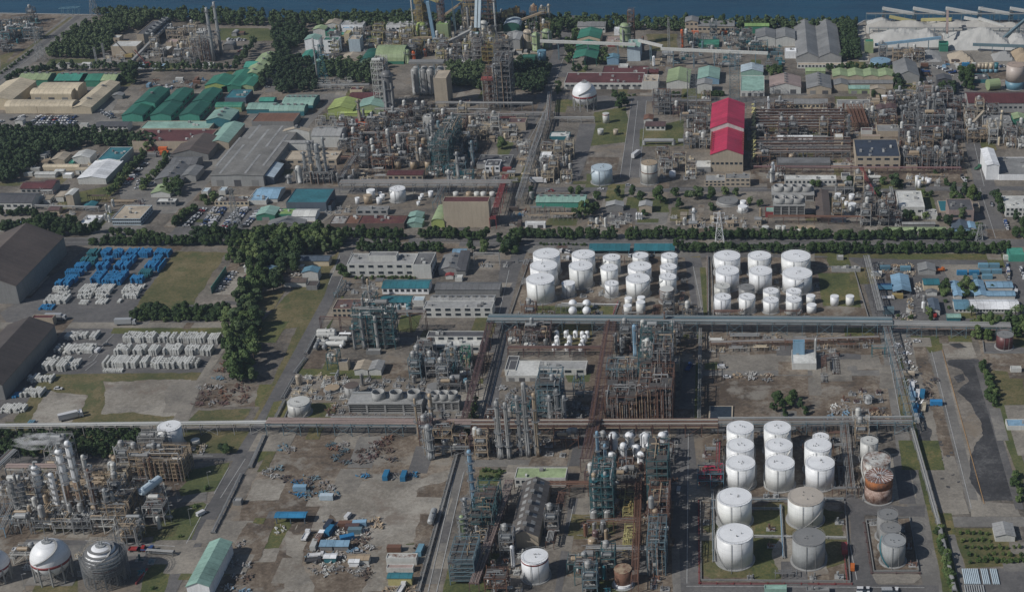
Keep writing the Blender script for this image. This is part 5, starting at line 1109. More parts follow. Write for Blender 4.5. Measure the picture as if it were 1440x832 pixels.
for p, q, lb in [((980,250,14),(1130,240,17),'muted yellow conveyor over the teal dome'),((1130,280,9),(1330,270,15),'muted grey conveyor behind the eastern silos'),((350,300,10),(600,300,26),'long muted conveyor climbing to the headhouse'),((20,440,8),(330,430,8),'long pale conveyor beside the barrel roofed store')]: conveyor(p,q,1.8,'tan',lb,2,hh=1.6)
# ================================================================== NORTH EAST
tile(2,0)
bld('''
370 525 186 150 122 | ge | grey | owhite | white hall with grey roof near the shore woods | dict(win=(9,1))
370 496 262 218 168 | gn | green | cream | green gabled barn with cream front
362 490 300 262 238 | gn | green | green | middle section of the green barn with white stripes | dict(sky=2)
345 478 375 330 286 | gn | green | dgreen | lower green barn with dark open front | dict(open_=1)
528 610 262 235 205 | f | pink | beige | pinkish flat roofed store beside the green barn
575 605 200 165 152 | f | white | white | small white tower block by the shore woods
650 722 345 268 222 | f | mint | ice | pale green transfer house on blue legs | dict(lm='the transfer house')
535 600 365 330 308 | gn | sky | lblue | pale bluish gable below the transfer house
975 1047 182 125 98 | gn | grey | beige | beige tower block with grey roof near the sea | dict(win=(3,2))
1045 1250 185 148 118 | ge | grey | beige | long beige block with grey roof and ridge vents | dict(vent=3,win=(8,1))
1048 1165 268 252 222 | f | green | dgreen | green canopy over the equipment yard | dict(seamless=1)
1310 1445 190 148 132 | ge | lime | green | bright green shed by the shore
600 652 405 375 358 | f | owhite | owhite | pale box house on the maroon roofs
505 762 440 415 370 | f | maroon | brown | rear maroon roof of the old works | dict(units=6)
295 735 503 467 408 | f | maroon | owhite | long maroon roofed old works hall | dict(units=9,win=(14,1),door=7)
735 822 505 458 420 | f | beige | owhite | pale patched end of the old works hall
740 822 425 410 388 | ge | maroon | rust | small maroon gable on the old works hall | dict(vent=2)
870 998 500 465 392 | gn | lgreen | owhite | white fronted gable with pale green rear
1045 1165 475 445 385 | gn | mint | lblue | mint gabled shed beside the lattice towers
1042 1125 528 478 450 | gn | lgrey | owhite | pale gable in front of the mint shed
1285 1420 543 512 425 | f | mint | owhite | broad mint hall front section with six roof bays | dict(units=0,seamless=1,door=4)
1288 1412 430 405 368 | gn | ice | mint | upper gable of the broad mint hall
212 322 788 768 742 | f | owhite | teal | white roofed open shelter by the curved road
742 792 695 672 648 | gn | rust | owhite | small rust red gable on the lawn
752 862 735 710 684 | ge | plum | owhite | white house with red brown roof | dict(win=(4,1))
-20 78 735 690 662 | f | plum | beige | dark red roofed store on the works road
0 48 300 225 188 | gn | lgrey | lgrey | grey gabled bin house beside the cream silos
55 132 355 335 308 | f | dgreen | dgreen | dark green flat store beside the blue silo
''')
conveyor((165,330,15),(700,350,15),2,'owhite','long level cream conveyor crossing the works road',3,lm='the long cream conveyor'); conveyor((715,340,17),(850,360,15),2,'owhite','short cream conveyor beyond the transfer house',1); conveyor((840,375,15),(1440,400,15),1.8,'owhite','cream conveyor running toward the limestone yard',5)
column(640,262,130,62,'lgreen','pale green silo clad in rusty pipes',name='silo',cat='silo',plat=3,auto=False); frame((655,690,262,245),30,'rust','rusty frame against the pale green silo',31,lev=7); pylon(886,362,100,'tall slim floodlight mast beside the dry lawn',2.2,arms=0,tw=.5,name='floodlight_mast',cat='floodlight mast'); 
column(958,270,165,16,'orange','orange red slim column by the beige tower block',plat=3); column(738,290,205,14,'rust','rusty stack beside the transfer house',plat=2); column(798,372,315,14,'white','small white upright vessel on the yard edge',plat=0)
item('container',*G(1030,190),'orange',label='orange container before the beige tower block'); item('container',*G(1190,192),'orange',label='orange container before the long beige block'); item('container',*G(560,262),'crimson',label='red container beside the pinkish store')
X, Y = G(1198,378); t = item('bullet',X,Y,'lgrey',0,2,label='long grey horizontal tank below the cream conveyor')
clutter([(990,190),(1440,190),(1440,300),(960,300)],'frame10 transformer10 pump16 drum8 bullet4 exchanger6','teal'); clutter([(940,310),(1300,310),(1280,365),(900,365)],'pump10 transformer6 exchanger4 bullet2','teal'); clutter([(740,370),(900,300),(930,360),(840,380)],'shed3 pump3','pale'); cars((210,160),(345,130),9,80); clutter([(1210,190),(1330,190),(1330,280),(1210,280)],'container4 pump6','grey')
sphere(412,527,136,628,'white inland sphere tank with thin red band and blue legs')
tank(530,38,697,632,'owhite','small pale tank with red rim on the lawn',band=('crimson',.85)); tank(499,34,763,722,'owhite','lower pale tank in the walled lawn'); tank(584,28,763,725,'beige','small beige tank with dark cap in the walled lawn')
for p, q, r_ in [((752,775),(865,775),6),((865,770),(868,808),6),((756,775),(756,808),5)]: pass
X, Y = G(800,815); t = thing('elbow_pipe','thick grey elbow pipe on the lawn by the red roofed house','pipe',X,Y,0,0,None,True); b = MB(); b.tube((-7,0,3.4),(14,0,3.4),1.4,k=10); b.tube((14,0,3.4),(14,0,0),1.4,k=10); b.tube((-7,0,3.4),(-7,0,0),1.1,k=10); b.tube((17,3,2),(25,3,2),1.5,k=10); b.build('pipe_elbow','paint',t,'silver')
pylon(1015,652,395,'grey lattice column tower inland of the white fronted gable',7,'steel',arms=0,tw=3.2,name='lattice_tower',cat='lattice tower'); pylon(1252,572,300,'blue grey lattice tower beside the broad mint hall',7,'bsteel',arms=0,tw=3.4,name='lattice_tower',cat='lattice tower')
frame((795,890,650,620),17,'steel','grey pipe frame on the works road corner',41,lev=5,vess=3)
clutter([(890,560),(1110,560),(1110,655),(900,655)],'pipe_run8 frame3 pump6','rust'); rack([(790,600),(1120,600)],5,4,'rsteel','rust brown pipe rack behind the pink red hall',6); clutter([(985,660),(1100,655),(1105,832),(980,832)],'frame6 drum4 pump6 pipe_run3','grey'); rack([(0,660),(240,660)],4,3,'steel','grey pipe rack ending at the walled lawn',5); rack([(240,690),(465,690)],4,2,'lgrey','pale pipe line along the walled lawn',3); rack([(215,560),(200,720)],6,3,'lgrey','pale pipe bridge beside the works road',5); rack([(190,680),(40,1160)],6,4,'steel','long grey pipe rack along the works road',7)
tree_row((860,545),(990,545),7,'small'); tree_row((1085,540),(1200,540),8,'small',1.1); grove([(560,560),(645,560),(640,630),(570,625)],6,'big',.9); grove([(330,370),(410,365),(410,405),(335,405)],5,'small'); grove([(480,320),(540,300),(530,370),(490,375)],6,'small',1.3); grove([(300,230),(365,190),(350,350),(300,360)],12,'small',1.4); tree_row((560,540),(700,540),10,'bush',name='shrub',cat='shrub',label='clipped shrub on the traffic island'); grove([(200,130),(290,130),(280,230),(225,230)],8,'big',.9); grove([(245,500),(290,500),(290,535),(245,535)],3,'small',1.2)
tile(2,0); t = building((1118,1300,965,870,745),'red','beige','front half of the pink red hall with beige front wall',roof='gn',auto=False,rise=4,vent=0,win=(7,1))
def pyof(y,z): return CY-F*(y*ST_+(z-HC)*CT_)/dep(y,z)
Yf = yat(965/4); Hf = zat(Yf,870/4); Yr = yat(745/4,Hf); tile(); building((999.5,1046,pyof(Yr+.1,0),pyof(Yr+.1,Hf+3),146),'red','owhite','taller rear half of the pink red hall with pale gable',roof='gn',auto=False,rise=4.5)
for s in (-1,1):
    for k in range(9): b = MB(); b.box(-.6,.6,-.7,.7,-.2,.9); b.build('roof_vent','paint',t,'crimson',(s*11,-16+k*4,Hf+1.6))
# limestone yard and the east side
tile(3,0)
bld('''
158 284 352 322 134 | gn | grey | lgrey | big grey gabled warehouse, the half beside the small gables | dict(vent=0,rise=4)
285 412 352 322 134 | gn | grey | lgrey | big grey gabled warehouse, the half beside the tree strip | dict(rise=4,sky=0)
165 445 386 366 352 | f | beige | owhite | low office front of the twin warehouse | dict(win=(14,1),seamless=1)
-70 40 262 215 168 | gn | grey | owhite | grey gable beside the equipment yard
42 152 262 218 168 | gn | grey | owhite | grey gable against the big warehouse
95 160 330 290 270 | f | white | white | white annex of the big warehouse
365 450 448 440 392 | gn | lgreen | beige | first pale green gable of the four bay roof
450 538 448 440 392 | gn | lgreen | beige | second pale green gable of the four bay roof
540 622 448 440 392 | gn | lgreen | beige | third pale green gable of the four bay roof
624 708 448 440 392 | gn | lgreen | beige | fourth pale green gable of the four bay roof
372 450 512 478 450 | gn | grey | beige | grey front bay under the four green gables
452 702 500 470 452 | ge | grey | beige | long grey roof under the four green gables
575 660 545 505 490 | gn | beige | beige | small twin beige gable
455 572 528 500 480 | ge | mint | lgreen | lime green garage with mint roof | dict(door=2)
212 322 430 402 382 | ge | lgreen | lgreen | lime green store below the low office front
718 850 470 428 352 | gn | grey | lgrey | grey gabled hall with white striped front | dict(rise=4)
10 185 528 490 432 | gn | pink | owhite | pink brown roofed shed with white walls | dict(vent=4,door=2)
218 356 530 498 425 | gn | grey | beige | grey gable shed with dark open front | dict(vent=5,door=2)
840 920 520 490 478 | f | pink | beige | pinkish block behind the reactor columns
60 335 615 585 557 | ge | grey | cream | long cream shed with grey roof behind the pipe field | dict(win=(12,1))
390 575 612 588 560 | f | grey | owhite | long grey flat roof beside the cream shed
640 712 560 550 542 | ge | white | white | small white roofed lorry shelter
950 1032 500 450 425 | gn | dgrey | dgrey | dark roofed shed, rear of the pair
965 1045 535 505 462 | gn | dgrey | dgrey | dark roofed shed, front of the pair
1142 1245 468 448 415 | f | dgrey | teal | dark canopy on teal posts by the blue footed silos
1110 1140 440 408 388 | f | grey | lgrey | grey hut at the canopy
1125 1460 632 580 520 | ge | maroon | lgrey | long maroon ribbed hall roof near the big silo | dict(win=(12,1),rm='roof_across')
1070 1130 600 578 555 | ge | plum | owhite | small dull red roofed house by the maroon hall
610 668 655 618 592 | gn | plum | owhite | white block with red roof, of the twin pair
668 720 655 610 585 | gn | plum | owhite | white block with higher red roof, of the twin pair
1220 1372 738 692 648 | f | grey | lgrey | grey sawtooth hall east of the reactor row | dict(units=8)
1378 1445 725 670 640 | gn | lgreen | green | bright green gabled roof at the frame edge
''')
for pts, h, c, lb, sd in [([(560,150),(1440,140),(1440,182),(560,190)],9,'owhite','rear long heap of pale limestone',1),([(590,200),(980,195),(980,262),(580,268)],12,'white','front long heap of pale limestone beside the sand road',2),([(1010,190),(1360,185),(1380,270),(1010,285)],15,'white','highest pale limestone heap with pointed crest',3),([(1340,215),(1480,205),(1480,275),(1340,275)],10,'white','pale limestone heap at the frame edge',4),([(1030,310),(1145,305),(1150,355),(1022,358)],8,'beige','flat topped buff heap behind the parked lorries',5),([(1270,310),(1365,305),(1370,345),(1268,345)],7,'lgrey','grey white heap behind the big silo',6),([(850,300),(960,285),(960,335),(840,350)],4,'lgrey','low grey heap beside the green hopper box',7),([(1375,290),(1460,285),(1460,350),(1390,350)],7,'tan','tan heap beside the big silo',8),([(560,125),(660,118),(700,150),(560,155)],7,'white','small white heap under the gantry end',9),([(900,118),(1100,115),(1100,150),(900,152)],6,'owhite','small white heap under the long gantry',10)]: stockpile(pts,h*.85,{'white': (.44,.435,.41),'owhite': (.40,.385,.35)}.get(c,c),lb,seed=sd)
rack([(552,132),(1460,132)],9,5,'bsteel','long blue grey gantry along the quay',5,lm='the quay gantry'); rack([(570,188),(1460,190)],5,3,'bsteel','lower blue grey conveyor gantry between the heaps',4)
for i, x in enumerate([650,822,1005,1188,1365]): conveyor((x-8,128,13),(x+170,128,8),4,'owhite',f'pale sloping conveyor house, {["first","second","third","fourth","last"][i]} of five on the quay gantry',1,auto=False); frame((x-10,x+12,130,125),12,'bsteel','blue grey quay tower under the sloping houses',60+i,lev=4,vess=0,decks=.2)
for a, z1, q, z2 in [((680,150),9,(830,155),5),((1030,165),9,(860,150),6),((1180,160),9,(1330,175),4),((1100,150),8,(1250,160),5)]: conveyor((a[0],a[1],z1),(q[0],q[1],z2),3,'tyel' if a[0] < 1100 else 'owhite','cream stacker boom over the limestone heaps',1)
conveyor((600,292,6),(970,290,12),1.8,'lblue','long pale blue conveyor to the green hopper box',3); building((545,592,300,235,220),'green','lgreen','green box house at the sand road',roof='f',lm='the green box house'); building((965,1012,292,252,232),'green','green','green hopper box among the heaps',roof='ge'); conveyor((1003,262,12),(1003,190,20),2,'pink','upright pinkish pipe bridge over the heaps',1); conveyor((1310,240,2),(1440,200,14),2,'bsteel','blue grey conveyor climbing out of the heaps',2); conveyor((1150,290,6),(1440,300,6),2,'bsteel','level conveyor in front of the highest heap',4)
tank(632,115,378,322,'lblue','round pale blue thickener by the four bay roof',stair=0,lower=('sky',.6)); tank(1385,103,512,348,(.43,.37,.33),'huge cream silo with bright blue base',lower=('sky',.33),auto=False,rc=(.40,.31,.25),stair=0); 
for x, c, lb in [(1155,'owhite','squat cream silo on blue legs'),(1187,'beige','slim cream silo with blue foot'),(1207,'beige','slim cream silo with blue foot'),(1225,'cream','slim cream silo with blue foot'),(1253,'cream','taller cream silo with blue foot'),(1282,'teal','teal tower silo by the canopy')]: tank(x,24,412,352,c,lb,lower=('sky',.4),name='silo',cat='silo',stair=0,group='slim silos of the mixing plant')
X, Y = G(1262,508); t = thing('drum_roof_hut','pale green barrel tank lying before the big silo','tank',X,Y,0,0,None,True); b = MB(); b.tube((-4,0,4.4),(5,3,4.4),4.3,k=18); b.build('barrel','tank_paint',t,'lgreen'); t.name = 'barrel_tank'
wood([(410,145),(470,142),(515,340),(440,340)],55,'strip_woods','dark tree strip beside the big grey warehouse',gap=4.6); tree_row((330,400),(700,395),14,'big',.75); grove([(700,430),(745,430),(790,545),(700,545)],8,'big',.8); grove([(950,510),(1055,500),(1055,545),(960,545)],7,'big',.85); grove([(1075,410),(1140,420),(1150,515),(1090,500)],10,'big',.9); grove([(0,395),(75,390),(75,425),(0,425)],6,'small',1.3); grove([(590,525),(660,525),(660,548),(590,548)],4,'small')
cars((880,380),(900,480),5,0,kinds='truck'); cars((960,380),(1050,420),4,30,kinds='truck'); cars((1290,380),(1330,375),4,90); cars((1070,430),(1090,520),5,80); clutter([(760,470),(850,475),(840,545),(720,545)],'junk8 pump6 container2','pale'); clutter([(860,360),(1060,360),(1060,500),(870,480)],'junk4 pump4 container3','yard'); clutter([(600,330),(850,320),(850,355),(700,350)],'frame6 pump8 shed3 pipe_run3','pale'); clutter([(980,350),(1140,355),(1130,400),(1060,390)],'container3 pump5 junk3','yard'); clutter([(0,265),(90,265),(90,390),(0,390)],'container4 pump8 exchanger4','teal')
# reactor columns and rusty pipe field
ORDN = 'first second third fourth fifth sixth seventh'.split()
zoom(1040,140,4.5)
for i, (x,yb,yt,w) in enumerate([(1045,235,165,36),(1100,245,175,28),(1182,250,165,32),(1218,258,168,32),(1254,262,165,32),(1308,270,145,42),(1135,200,120,20),(1165,180,110,20),(1195,130,-20,26),(1222,130,-40,26),(1120,110,0,24),(1160,110,10,24),(1130,415,300,30),(1165,412,290,28),(1240,412,290,34),(1285,440,300,28),(1370,440,350,26),(1085,380,300,22),(1320,150,60,22),(1050,120,30,22),(1045,400,290,26),(1330,440,360,22)]): column(x,yb,yt,w,rnd.choice(['silver','lgrey','grey','steel']),'grey upright reactor vessel',group='upright vessels of the reactor row',plat=2,name='reactor_vessel',cat='reactor vessel')
for i, (x0,x1,yb,yy) in enumerate([(1010,1130,270,240),(1150,1340,290,262),(1030,1120,200,150),(1130,1300,230,190),(1040,1140,440,400),(1150,1220,445,415),(1230,1310,455,430),(1300,1390,450,400),(1080,1300,130,90),(1140,1350,60,20)]): frame((x0,x1,yb,yy),rnd.choice([9,12,15]),'steel','grey pipe frame among the reactor vessels',70+i,vess=3,dense=1.2,verts=3)
bld('''
735 1015 440 360 250 | f | navy | beige | beige works office with dark blue flat roof | dict(win=(5,2),units=8,lm='the dark blue roof')
735 818 300 292 262 | f | white | owhite | narrow white roof behind the dark blue roof
870 1010 235 200 158 | f | grey | beige | dark flat roofed block between pipe field and vessels
770 840 225 195 178 | f | plum | owhite | small red brown roof beside the pipe field
770 890 250 240 232 | f | pink | beige | pale ledge roof under the red brown roof
235 575 436 402 365 | f | mgrey | mgrey | long dark shed under the rusty pipe field | dict(seamless=1)
235 465 255 240 226 | f | white | white | thin white roofed walkway house in the pipe field | dict(seamless=1)
465 560 258 240 226 | f | lgrey | grey | grey end of the walkway house
600 655 290 240 215 | f | owhite | beige | beige stair block in the pipe field
580 700 436 420 400 | f | lgrey | beige | low beige shed by the red pipe line
285 612 545 505 478 | f | owhite | owhite | long worn white roofed laboratory | dict(win=(12,1),lm='the worn white roof')
645 700 512 485 462 | f | dgrey | owhite | white hut with black roof on the pipe line
1055 1125 445 415 395 | f | lgrey | beige | small beige hut between the vessels
''')
for i in range(7):
    y = 95+i*18
    rack([(100,y+12),(660,y+10)],5.5,1.3,'rsteel',f'rusty pipe tier, {ORDN[i]} from the cream shed',3,pc=('rsteel','lgrey','silver','steel','tan'),step=6)
for i in range(6): rack([(95,286+i*18),(700,284+i*18)],5.5,1.3,'steel' if i % 2 else 'rsteel',f'grey rusty pipe tier, {ORDN[i]} inland of the walkway house',3,pc=('rsteel','lgrey','silver','steel','grey'),step=6)
for i in range(5): rack([(680+i*22,70),(720+i*22,190)],5,1.4,'rust','red brown slanting pipe bank',3,pc=('rust','rsteel','tan'),step=5,auto=True)
clutter([(90,70),(680,70),(700,430),(90,430)],'frame10 pump60 drum30 exchanger24 pipe_run24 tower6','rust',.05); clutter([(600,90),(700,90),(690,240),(600,240)],'tower4 bullet5 drum8','pale'); clutter([(690,60),(1010,60),(1010,190),(700,240)],'frame8 pump8 drum6','rust'); clutter([(1010,0),(1400,0),(1400,300),(1010,300)],'frame14 pump16 tower6 drum12','grey',.3); clutter([(1010,300),(1400,300),(1400,450),(1020,450)],'frame8 pump10 drum8 exchanger4','rust',.3)
for x, y in [(78,70),(78,260)]:
    X, Y = G(x,y+160); t = thing('zigzag_duct','straw coloured zigzag duct beside the pink red hall','duct',X,Y,0,0,None,True); b = MB()
    for j in range(6): b.tube((0,j*9,5),(2.5,j*9+4.5,7),.7,k=8); b.tube((2.5,j*9+4.5,7),(0,j*9+9,5),.7,k=8)
    b.build('duct','paint',t,'tyel')
column(211,520,395,17,'white','thin white upright vessel at the pipe field corner',plat=2); column(182,100,-20,11,'white','thin white mast vessel behind the pipe field',plat=1)
rack([(90,462),(1400,470)],4.5,3,'plum','long red brown pipe line under the reactor row',5,pc=('crimson','rsteel','lgrey','plum'),lm='the red pipe line'); rack([(770,470),(810,560),(850,640)],4.5,3,'plum','slanting red brown pipe bridge toward the road',5,pc=('crimson','rsteel','lgrey'))
tile(3,0); clutter([(1110,590),(1290,640),(1300,820),(1130,810)],'frame10 drum8 pump12 shed3 pipe_run4','pale'); clutter([(1290,740),(1440,740),(1440,832),(1270,832)],'frame6 drum8 tower2 shed3 bullet4','pale'); clutter([(570,540),(840,540),(840,600),(560,600)],'container5 pump6 drum4','pale'); conveyor((1110,760,3),(1210,700,10),1.8,'beige','cream conveyor climbing to the grey sawtooth hall',1)
# ================================================================== MIDDLE BAND, WEST
tile()
t = building((298,372,262,247,178),(.175,.17,.158),'lgrey','huge ribbed grey hall with long pale roof stripes',roof='gn',auto=False,rise=.6,door=3,rm='flat_roof')
for x, y0, y1 in [(-19,-30,25),(-12,-45,10),(-12,22,50),(-3,-20,40),(5,-45,-10),(5,5,48),(13,-30,30)]: b = MB(); H_ = zat(yat(262),247)+.7*(1-abs(x)/20)+.05; b.box(x-.8,x+.8,y0,y1,H_-.3,H_+.12); b.build('skylight','roof_along',t,'lgrey')
tile(0,1)
bld('''
443 600 205 172 74 | gn | white | owhite | white ribbed hall in two panels | dict(rise=1.5,lm='the white ribbed hall')
552 682 110 68 -6 | f | teal | owhite | teal green flat roofed hall behind the white one
415 510 92 55 20 | gn | owhite | owhite | white gabled workshop
290 365 90 68 30 | gn | beige | beige | beige roofed old workshop
245 445 128 112 96 | ae | cream | cream | long low cream arched store
198 312 168 150 134 | ge | owhite | owhite | white roofed shed inland of the cream store
312 360 150 135 120 | ge | owhite | owhite | small cream lean to
355 405 172 150 136 | f | white | owhite | small white box workshop
390 415 100 92 66 | f | tealg | tealg | tiny sea green hut
122 300 262 228 192 | ge | maroon | lgrey | grey block with dark maroon roof | dict(win=(6,1))
250 305 250 215 180 | ge | maroon | lgrey | taller end of the maroon roofed block
-40 185 348 308 255 | ge | dgrey | owhite | long white walled store with dark roof | dict(win=(6,1))
385 425 346 265 232 | gn | owhite | beige | narrow tall white tower house
472 532 348 335 305 | gn | teal | slate | teal canopy roof
275 335 372 350 330 | ge | plum | beige | low dull red roof beside the tower house
190 228 310 285 262 | f | owhite | owhite | white annex of the dark roofed store
448 545 442 425 376 | f | white | owhite | white flat roofed workshop by the hedge
635 795 435 398 322 | f | beige | ice | office on pillars with pinkish roof and glass band | dict(win=(14,2),swin=(6,2),lm='the pinkish office')
852 960 278 256 208 | gn | lgreen | owhite | pale green gabled store
880 990 330 302 282 | f | owhite | grey | white roofed gatehouse | dict(win=(4,1))
875 1030 205 178 85 | gn | mgrey | grey | dark weathered hall with roof monitor | dict(vent=3)
960 1105 130 95 50 | ge | mgrey | grey | dark roofed cross wing
1025 1105 190 158 105 | gn | grey | lgrey | grey annex with pale end wall
972 1175 70 35 -60 | gn | brown | grey | large grey brown ribbed hall end
1135 1172 270 245 222 | f | ice | owhite | pale square cabin on the service road
1232 1270 265 240 218 | f | ice | owhite | pale square cabin beside its twin
1210 1400 328 304 266 | f | brown | cream | low cream block with worn brown roof | dict(win=(8,1),units=8)
1395 1500 320 295 228 | f | lblue | owhite | hall with pale blue roof
-60 30 470 450 430 | f | grey | lgrey | grey hut at the frame edge
30 130 440 432 412 | f | lblue | lgrey | low pale roofed greenhouse by the hedge
''')
for x, y in [(603,358),(622,366),(600,410),(618,418),(640,330)]: column(x,y,y-42,14,'owhite','small white upright tank by the brown pipes',plat=0,name='upright_tank',cat='tank')
clutter([(530,300),(800,290),(800,320),(600,320)],'pipe_run4 pump6 frame2','rust'); clutter([(180,60),(560,20),(560,130),(150,180)],'shed5 pump8 container3','pale'); clutter([(200,265),(450,265),(450,400),(200,400)],'pump6 shed3 pipe_run3','pale'); rack([(200,350),(560,360)],3.5,1.5,'lgrey','pale low pipe line behind the hedge',3); clutter([(850,10),(960,10),(960,60),(850,60)],'container4 pump3',['orange','crimson','bsteel','grey'])
cars((830,85),(765,140),8,25,group='cars in the narrow park by the hedge'); cars((760,155),(690,225),9,25,group='cars in the narrow park by the hedge'); cars((790,180),(770,240),3,25); cars((620,465),(740,465),6,80); cars((860,200),(850,215),2,40)
for p, q, n in [((1150,345),(1045,445),17),((1215,340),(1125,468),18),((1260,340),(1165,475),18),((1345,345),(1240,475),18),((1385,345),(1290,470),17),((1470,350),(1370,450),13)]: cars(p,q,n,18,group='cars in the main car park',skip=.06)
pylon(1340,500,225,'silver lattice pylon standing in the main car park',6)
grove([(0,-10),(160,10),(215,60),(60,150),(0,190)],12,'big',1.0); tree_row((835,15),(610,275),16,'small',1.4); tree_row((945,70),(790,250),12,'small',1.4); grove([(910,250),(1035,205),(1035,275),(920,275)],9,'big',.85); tree_row((1100,345),(975,445),14,'small',1.1); grove([(1130,300),(1215,280),(1215,320),(1130,320)],4,'small',1.2); tree_row((0,380),(200,380),9,'big',.7); tree_row((200,400),(340,420),6,'big',.75)
tree_row((0,470),(420,440),17,'big',.95); tree_row((180,500),(560,480),16,'big',.95); tree_row((520,548),(1440,545),36,'big',.85); tree_row((1090,500),(1440,510),13,'big',.95); tree_row((620,495),(860,505),9,'small',1.2)
grove([(1300,590),(1440,560),(1440,650),(1310,680)],10,'big',.95)
X, Y = G(1190,820); X2, Y2 = G(1275,700); t = thing('netting_fence','long green netting fence beside the grass field','fence',X,Y); b = MB(); b.bar((0,0,2),(X2-X,Y2-Y,2),.25,4); b.build('netting','paint',t,'tealg'); b = MB()
for j in range(9): b.bar(((X2-X)*j/8,(Y2-Y)*j/8,0),((X2-X)*j/8,(Y2-Y)*j/8,4.4),.3)
b.build('fence_post','paint',t,'grey')
cars((1320,700),(1230,810),8,20,group='cars on the gravel beside the netting fence'); cars((1420,705),(1380,740),4,20); bld('1375 1418 700 670 655 | gn | owhite | owhite | small white house at the grove edge')
# hangars
tile()
building((-75,28,427,402,333),'brown','grey','large brown ribbed hangar beside the blue crates',roof='gn',auto=False,rise=9); building((-62,8,562,541,457),'dbrown','grey','long dark hangar beside the white crates',roof='gn',auto=False,rise=5); building((46,76,458,447,442),'maroon','beige','tall end box with maroon roof on the dark hangar',roof='f',auto=False)
# blue and white crates (zoomed crop)
zoom(50,340,7.2)
B_ = 'vblue'
for d, n, c, lb in [((520,650,168,110),7,'teal','blue green crate stack at the hedge'),((655,745,165,105),5,B_,'blue crate stack at the hedge'),((770,870,168,110),5,B_,'blue crate stack at the hedge'),((890,1020,168,108),7,B_,'blue crate stack at the hedge'),((1040,1160,165,108),6,B_,'blue crate stack at the hedge'),((1200,1350,165,108),8,B_,'blue crate stack at the far end'),
    ((450,600,245,195),8,'teal','blue green crate stack in the side row'),((385,520,305,245),7,B_,'blue crate stack in the side row'),((300,470,358,312),9,B_,'blue crate stack in the side row'),((285,400,430,375),6,B_,'blue crate stack in the side row'),((200,340,470,425),7,B_,'blue crate stack in the side row'),
    ((680,770,230,190),5,B_,'blue crate stack in the middle block'),((600,720,300,240),6,B_,'blue crate stack in the middle block'),((555,660,425,330),6,B_,'blue crate stack in the middle block'),((860,1000,225,180),7,B_,'blue crate stack in the middle block'),((790,950,300,232),8,B_,'blue crate stack in the middle block'),((670,860,445,330),10,B_,'blue crate stack in the widest block'),((1180,1270,225,180),5,B_,'blue crate stack in the outer block'),((1085,1215,300,235),7,B_,'blue crate stack in the outer block'),((1220,1250,318,215),2,B_,'blue crate stack edging the grass'),((1025,1160,370,315),7,'teal','blue green crate stack in the outer block'),((960,1080,425,380),6,B_,'blue crate stack in the outer block')]: crates(*d,n,c,3,lb)
for d, n, t_ in [((165,310,515,475),7,2),((200,330,560,525),6,2),((85,250,630,580),8,2),((470,610,475,438),6,1),((430,590,540,490),7,2),((420,560,580,545),6,2),((660,790,475,440),6,1),((600,770,540,485),8,2),((600,740,580,545),6,2),((430,520,640,590),3,1),((600,710,635,585),4,1),((900,1100,470,440),9,1),((870,1050,530,485),8,2),((880,1025,580,540),7,2),((825,860,620,590),1,1)]: crates(*d,n,'owhite',t_,'off white crate stack below the blue ones')
crates(30,170,690,645,6,'vblue',1,'low blue crate row at the lorry')
zoom(130,450,7.2)
for d, n, t_, lb in [((300,620,235,165),13,3,'white crate stack in the row by the grass strip'),((665,830,235,170),7,3,'white crate stack in the row by the grass strip'),((860,1130,240,170),11,3,'white crate stack in the row by the grass strip'),((1165,1270,250,180),5,3,'white crate stack at the corner by the track'),((195,530,360,290),14,3,'white crate stack in the middle row'),((565,650,365,290),4,3,'white crate stack in the middle row'),((690,880,355,285),8,3,'white crate stack in the middle row'),((930,1070,360,290),6,3,'white crate stack in the middle row'),((1085,1200,365,300),5,3,'white crate stack in the middle row'),((100,440,490,410),14,3,'white crate stack in the row by the dry grass'),((485,550,480,410),3,3,'white crate stack in the row by the dry grass'),((580,1060,495,415),19,3,'white crate stack in the row by the dry grass'),((100,300,532,500),9,1,'low white crate row by the dry grass')]: crates(*d,n,'owhite',t_,lb)
tile(0,2)
for d, n, t_ in [((360,440,250,215),5,2),((420,540,250,210),6,2),((300,340,325,285),3,2),((350,450,330,285),6,2),((455,520,325,285),4,2),((215,370,425,365),11,3),((370,430,415,370),4,2),((145,290,490,455),10,2),((110,230,572,530),9,2),((0,135,660,620),11,2)]: crates(*d,n,'owhite',t_,'white crate stack along the dark hangar')
crates(245,370,48,8,8,'owhite',2,'white crate stack by the brown hangar'); crates(65,100,578,548,3,'vblue',1,'low blue crate row by the dark hangar'); crates(150,185,728,705,3,'sky',1,'low blue crate row near the long pipe rack')
vehicle(*G(712,162),0.06,'lorry','silver','long silver box lorry on the service road'); vehicle(*G(320,135),0.0,'lorry','silver','grey box lorry beside the maroon topped hangar end'); vehicle(*G(405,690),.5,'lorry','white','white lorry parked on the bare ground'); vehicle(*G(425,668),.4,'truck','silver','pale flatbed on the bare ground'); vehicle(*G(553,312),1.4,'van','white','white forklift van on the crate yard',group=None); vehicle(*G(603,280),.2,'car','dark grey','dark forklift on the crate yard'); vehicle(*G(330,525),0,'car','white','white car at the dry grass edge')
clutter([(1110,515),(1400,512),(1380,610),(1110,610)],'junk26 pump4',['rust','rsteel','brown','plum','lgrey']); clutter([(1235,385),(1320,385),(1310,470),(1220,470)],'junk8 container2',['teal','sky','grey','rust']); tree_row((735,128),(1300,128),24,'big',.8); tree_row((790,105),(1300,100),20,'big',.8); tree_row((760,138),(1290,140),24,'small',.7,name='shrub',cat='shrub',label='clipped round shrub in the hedge by the service road')
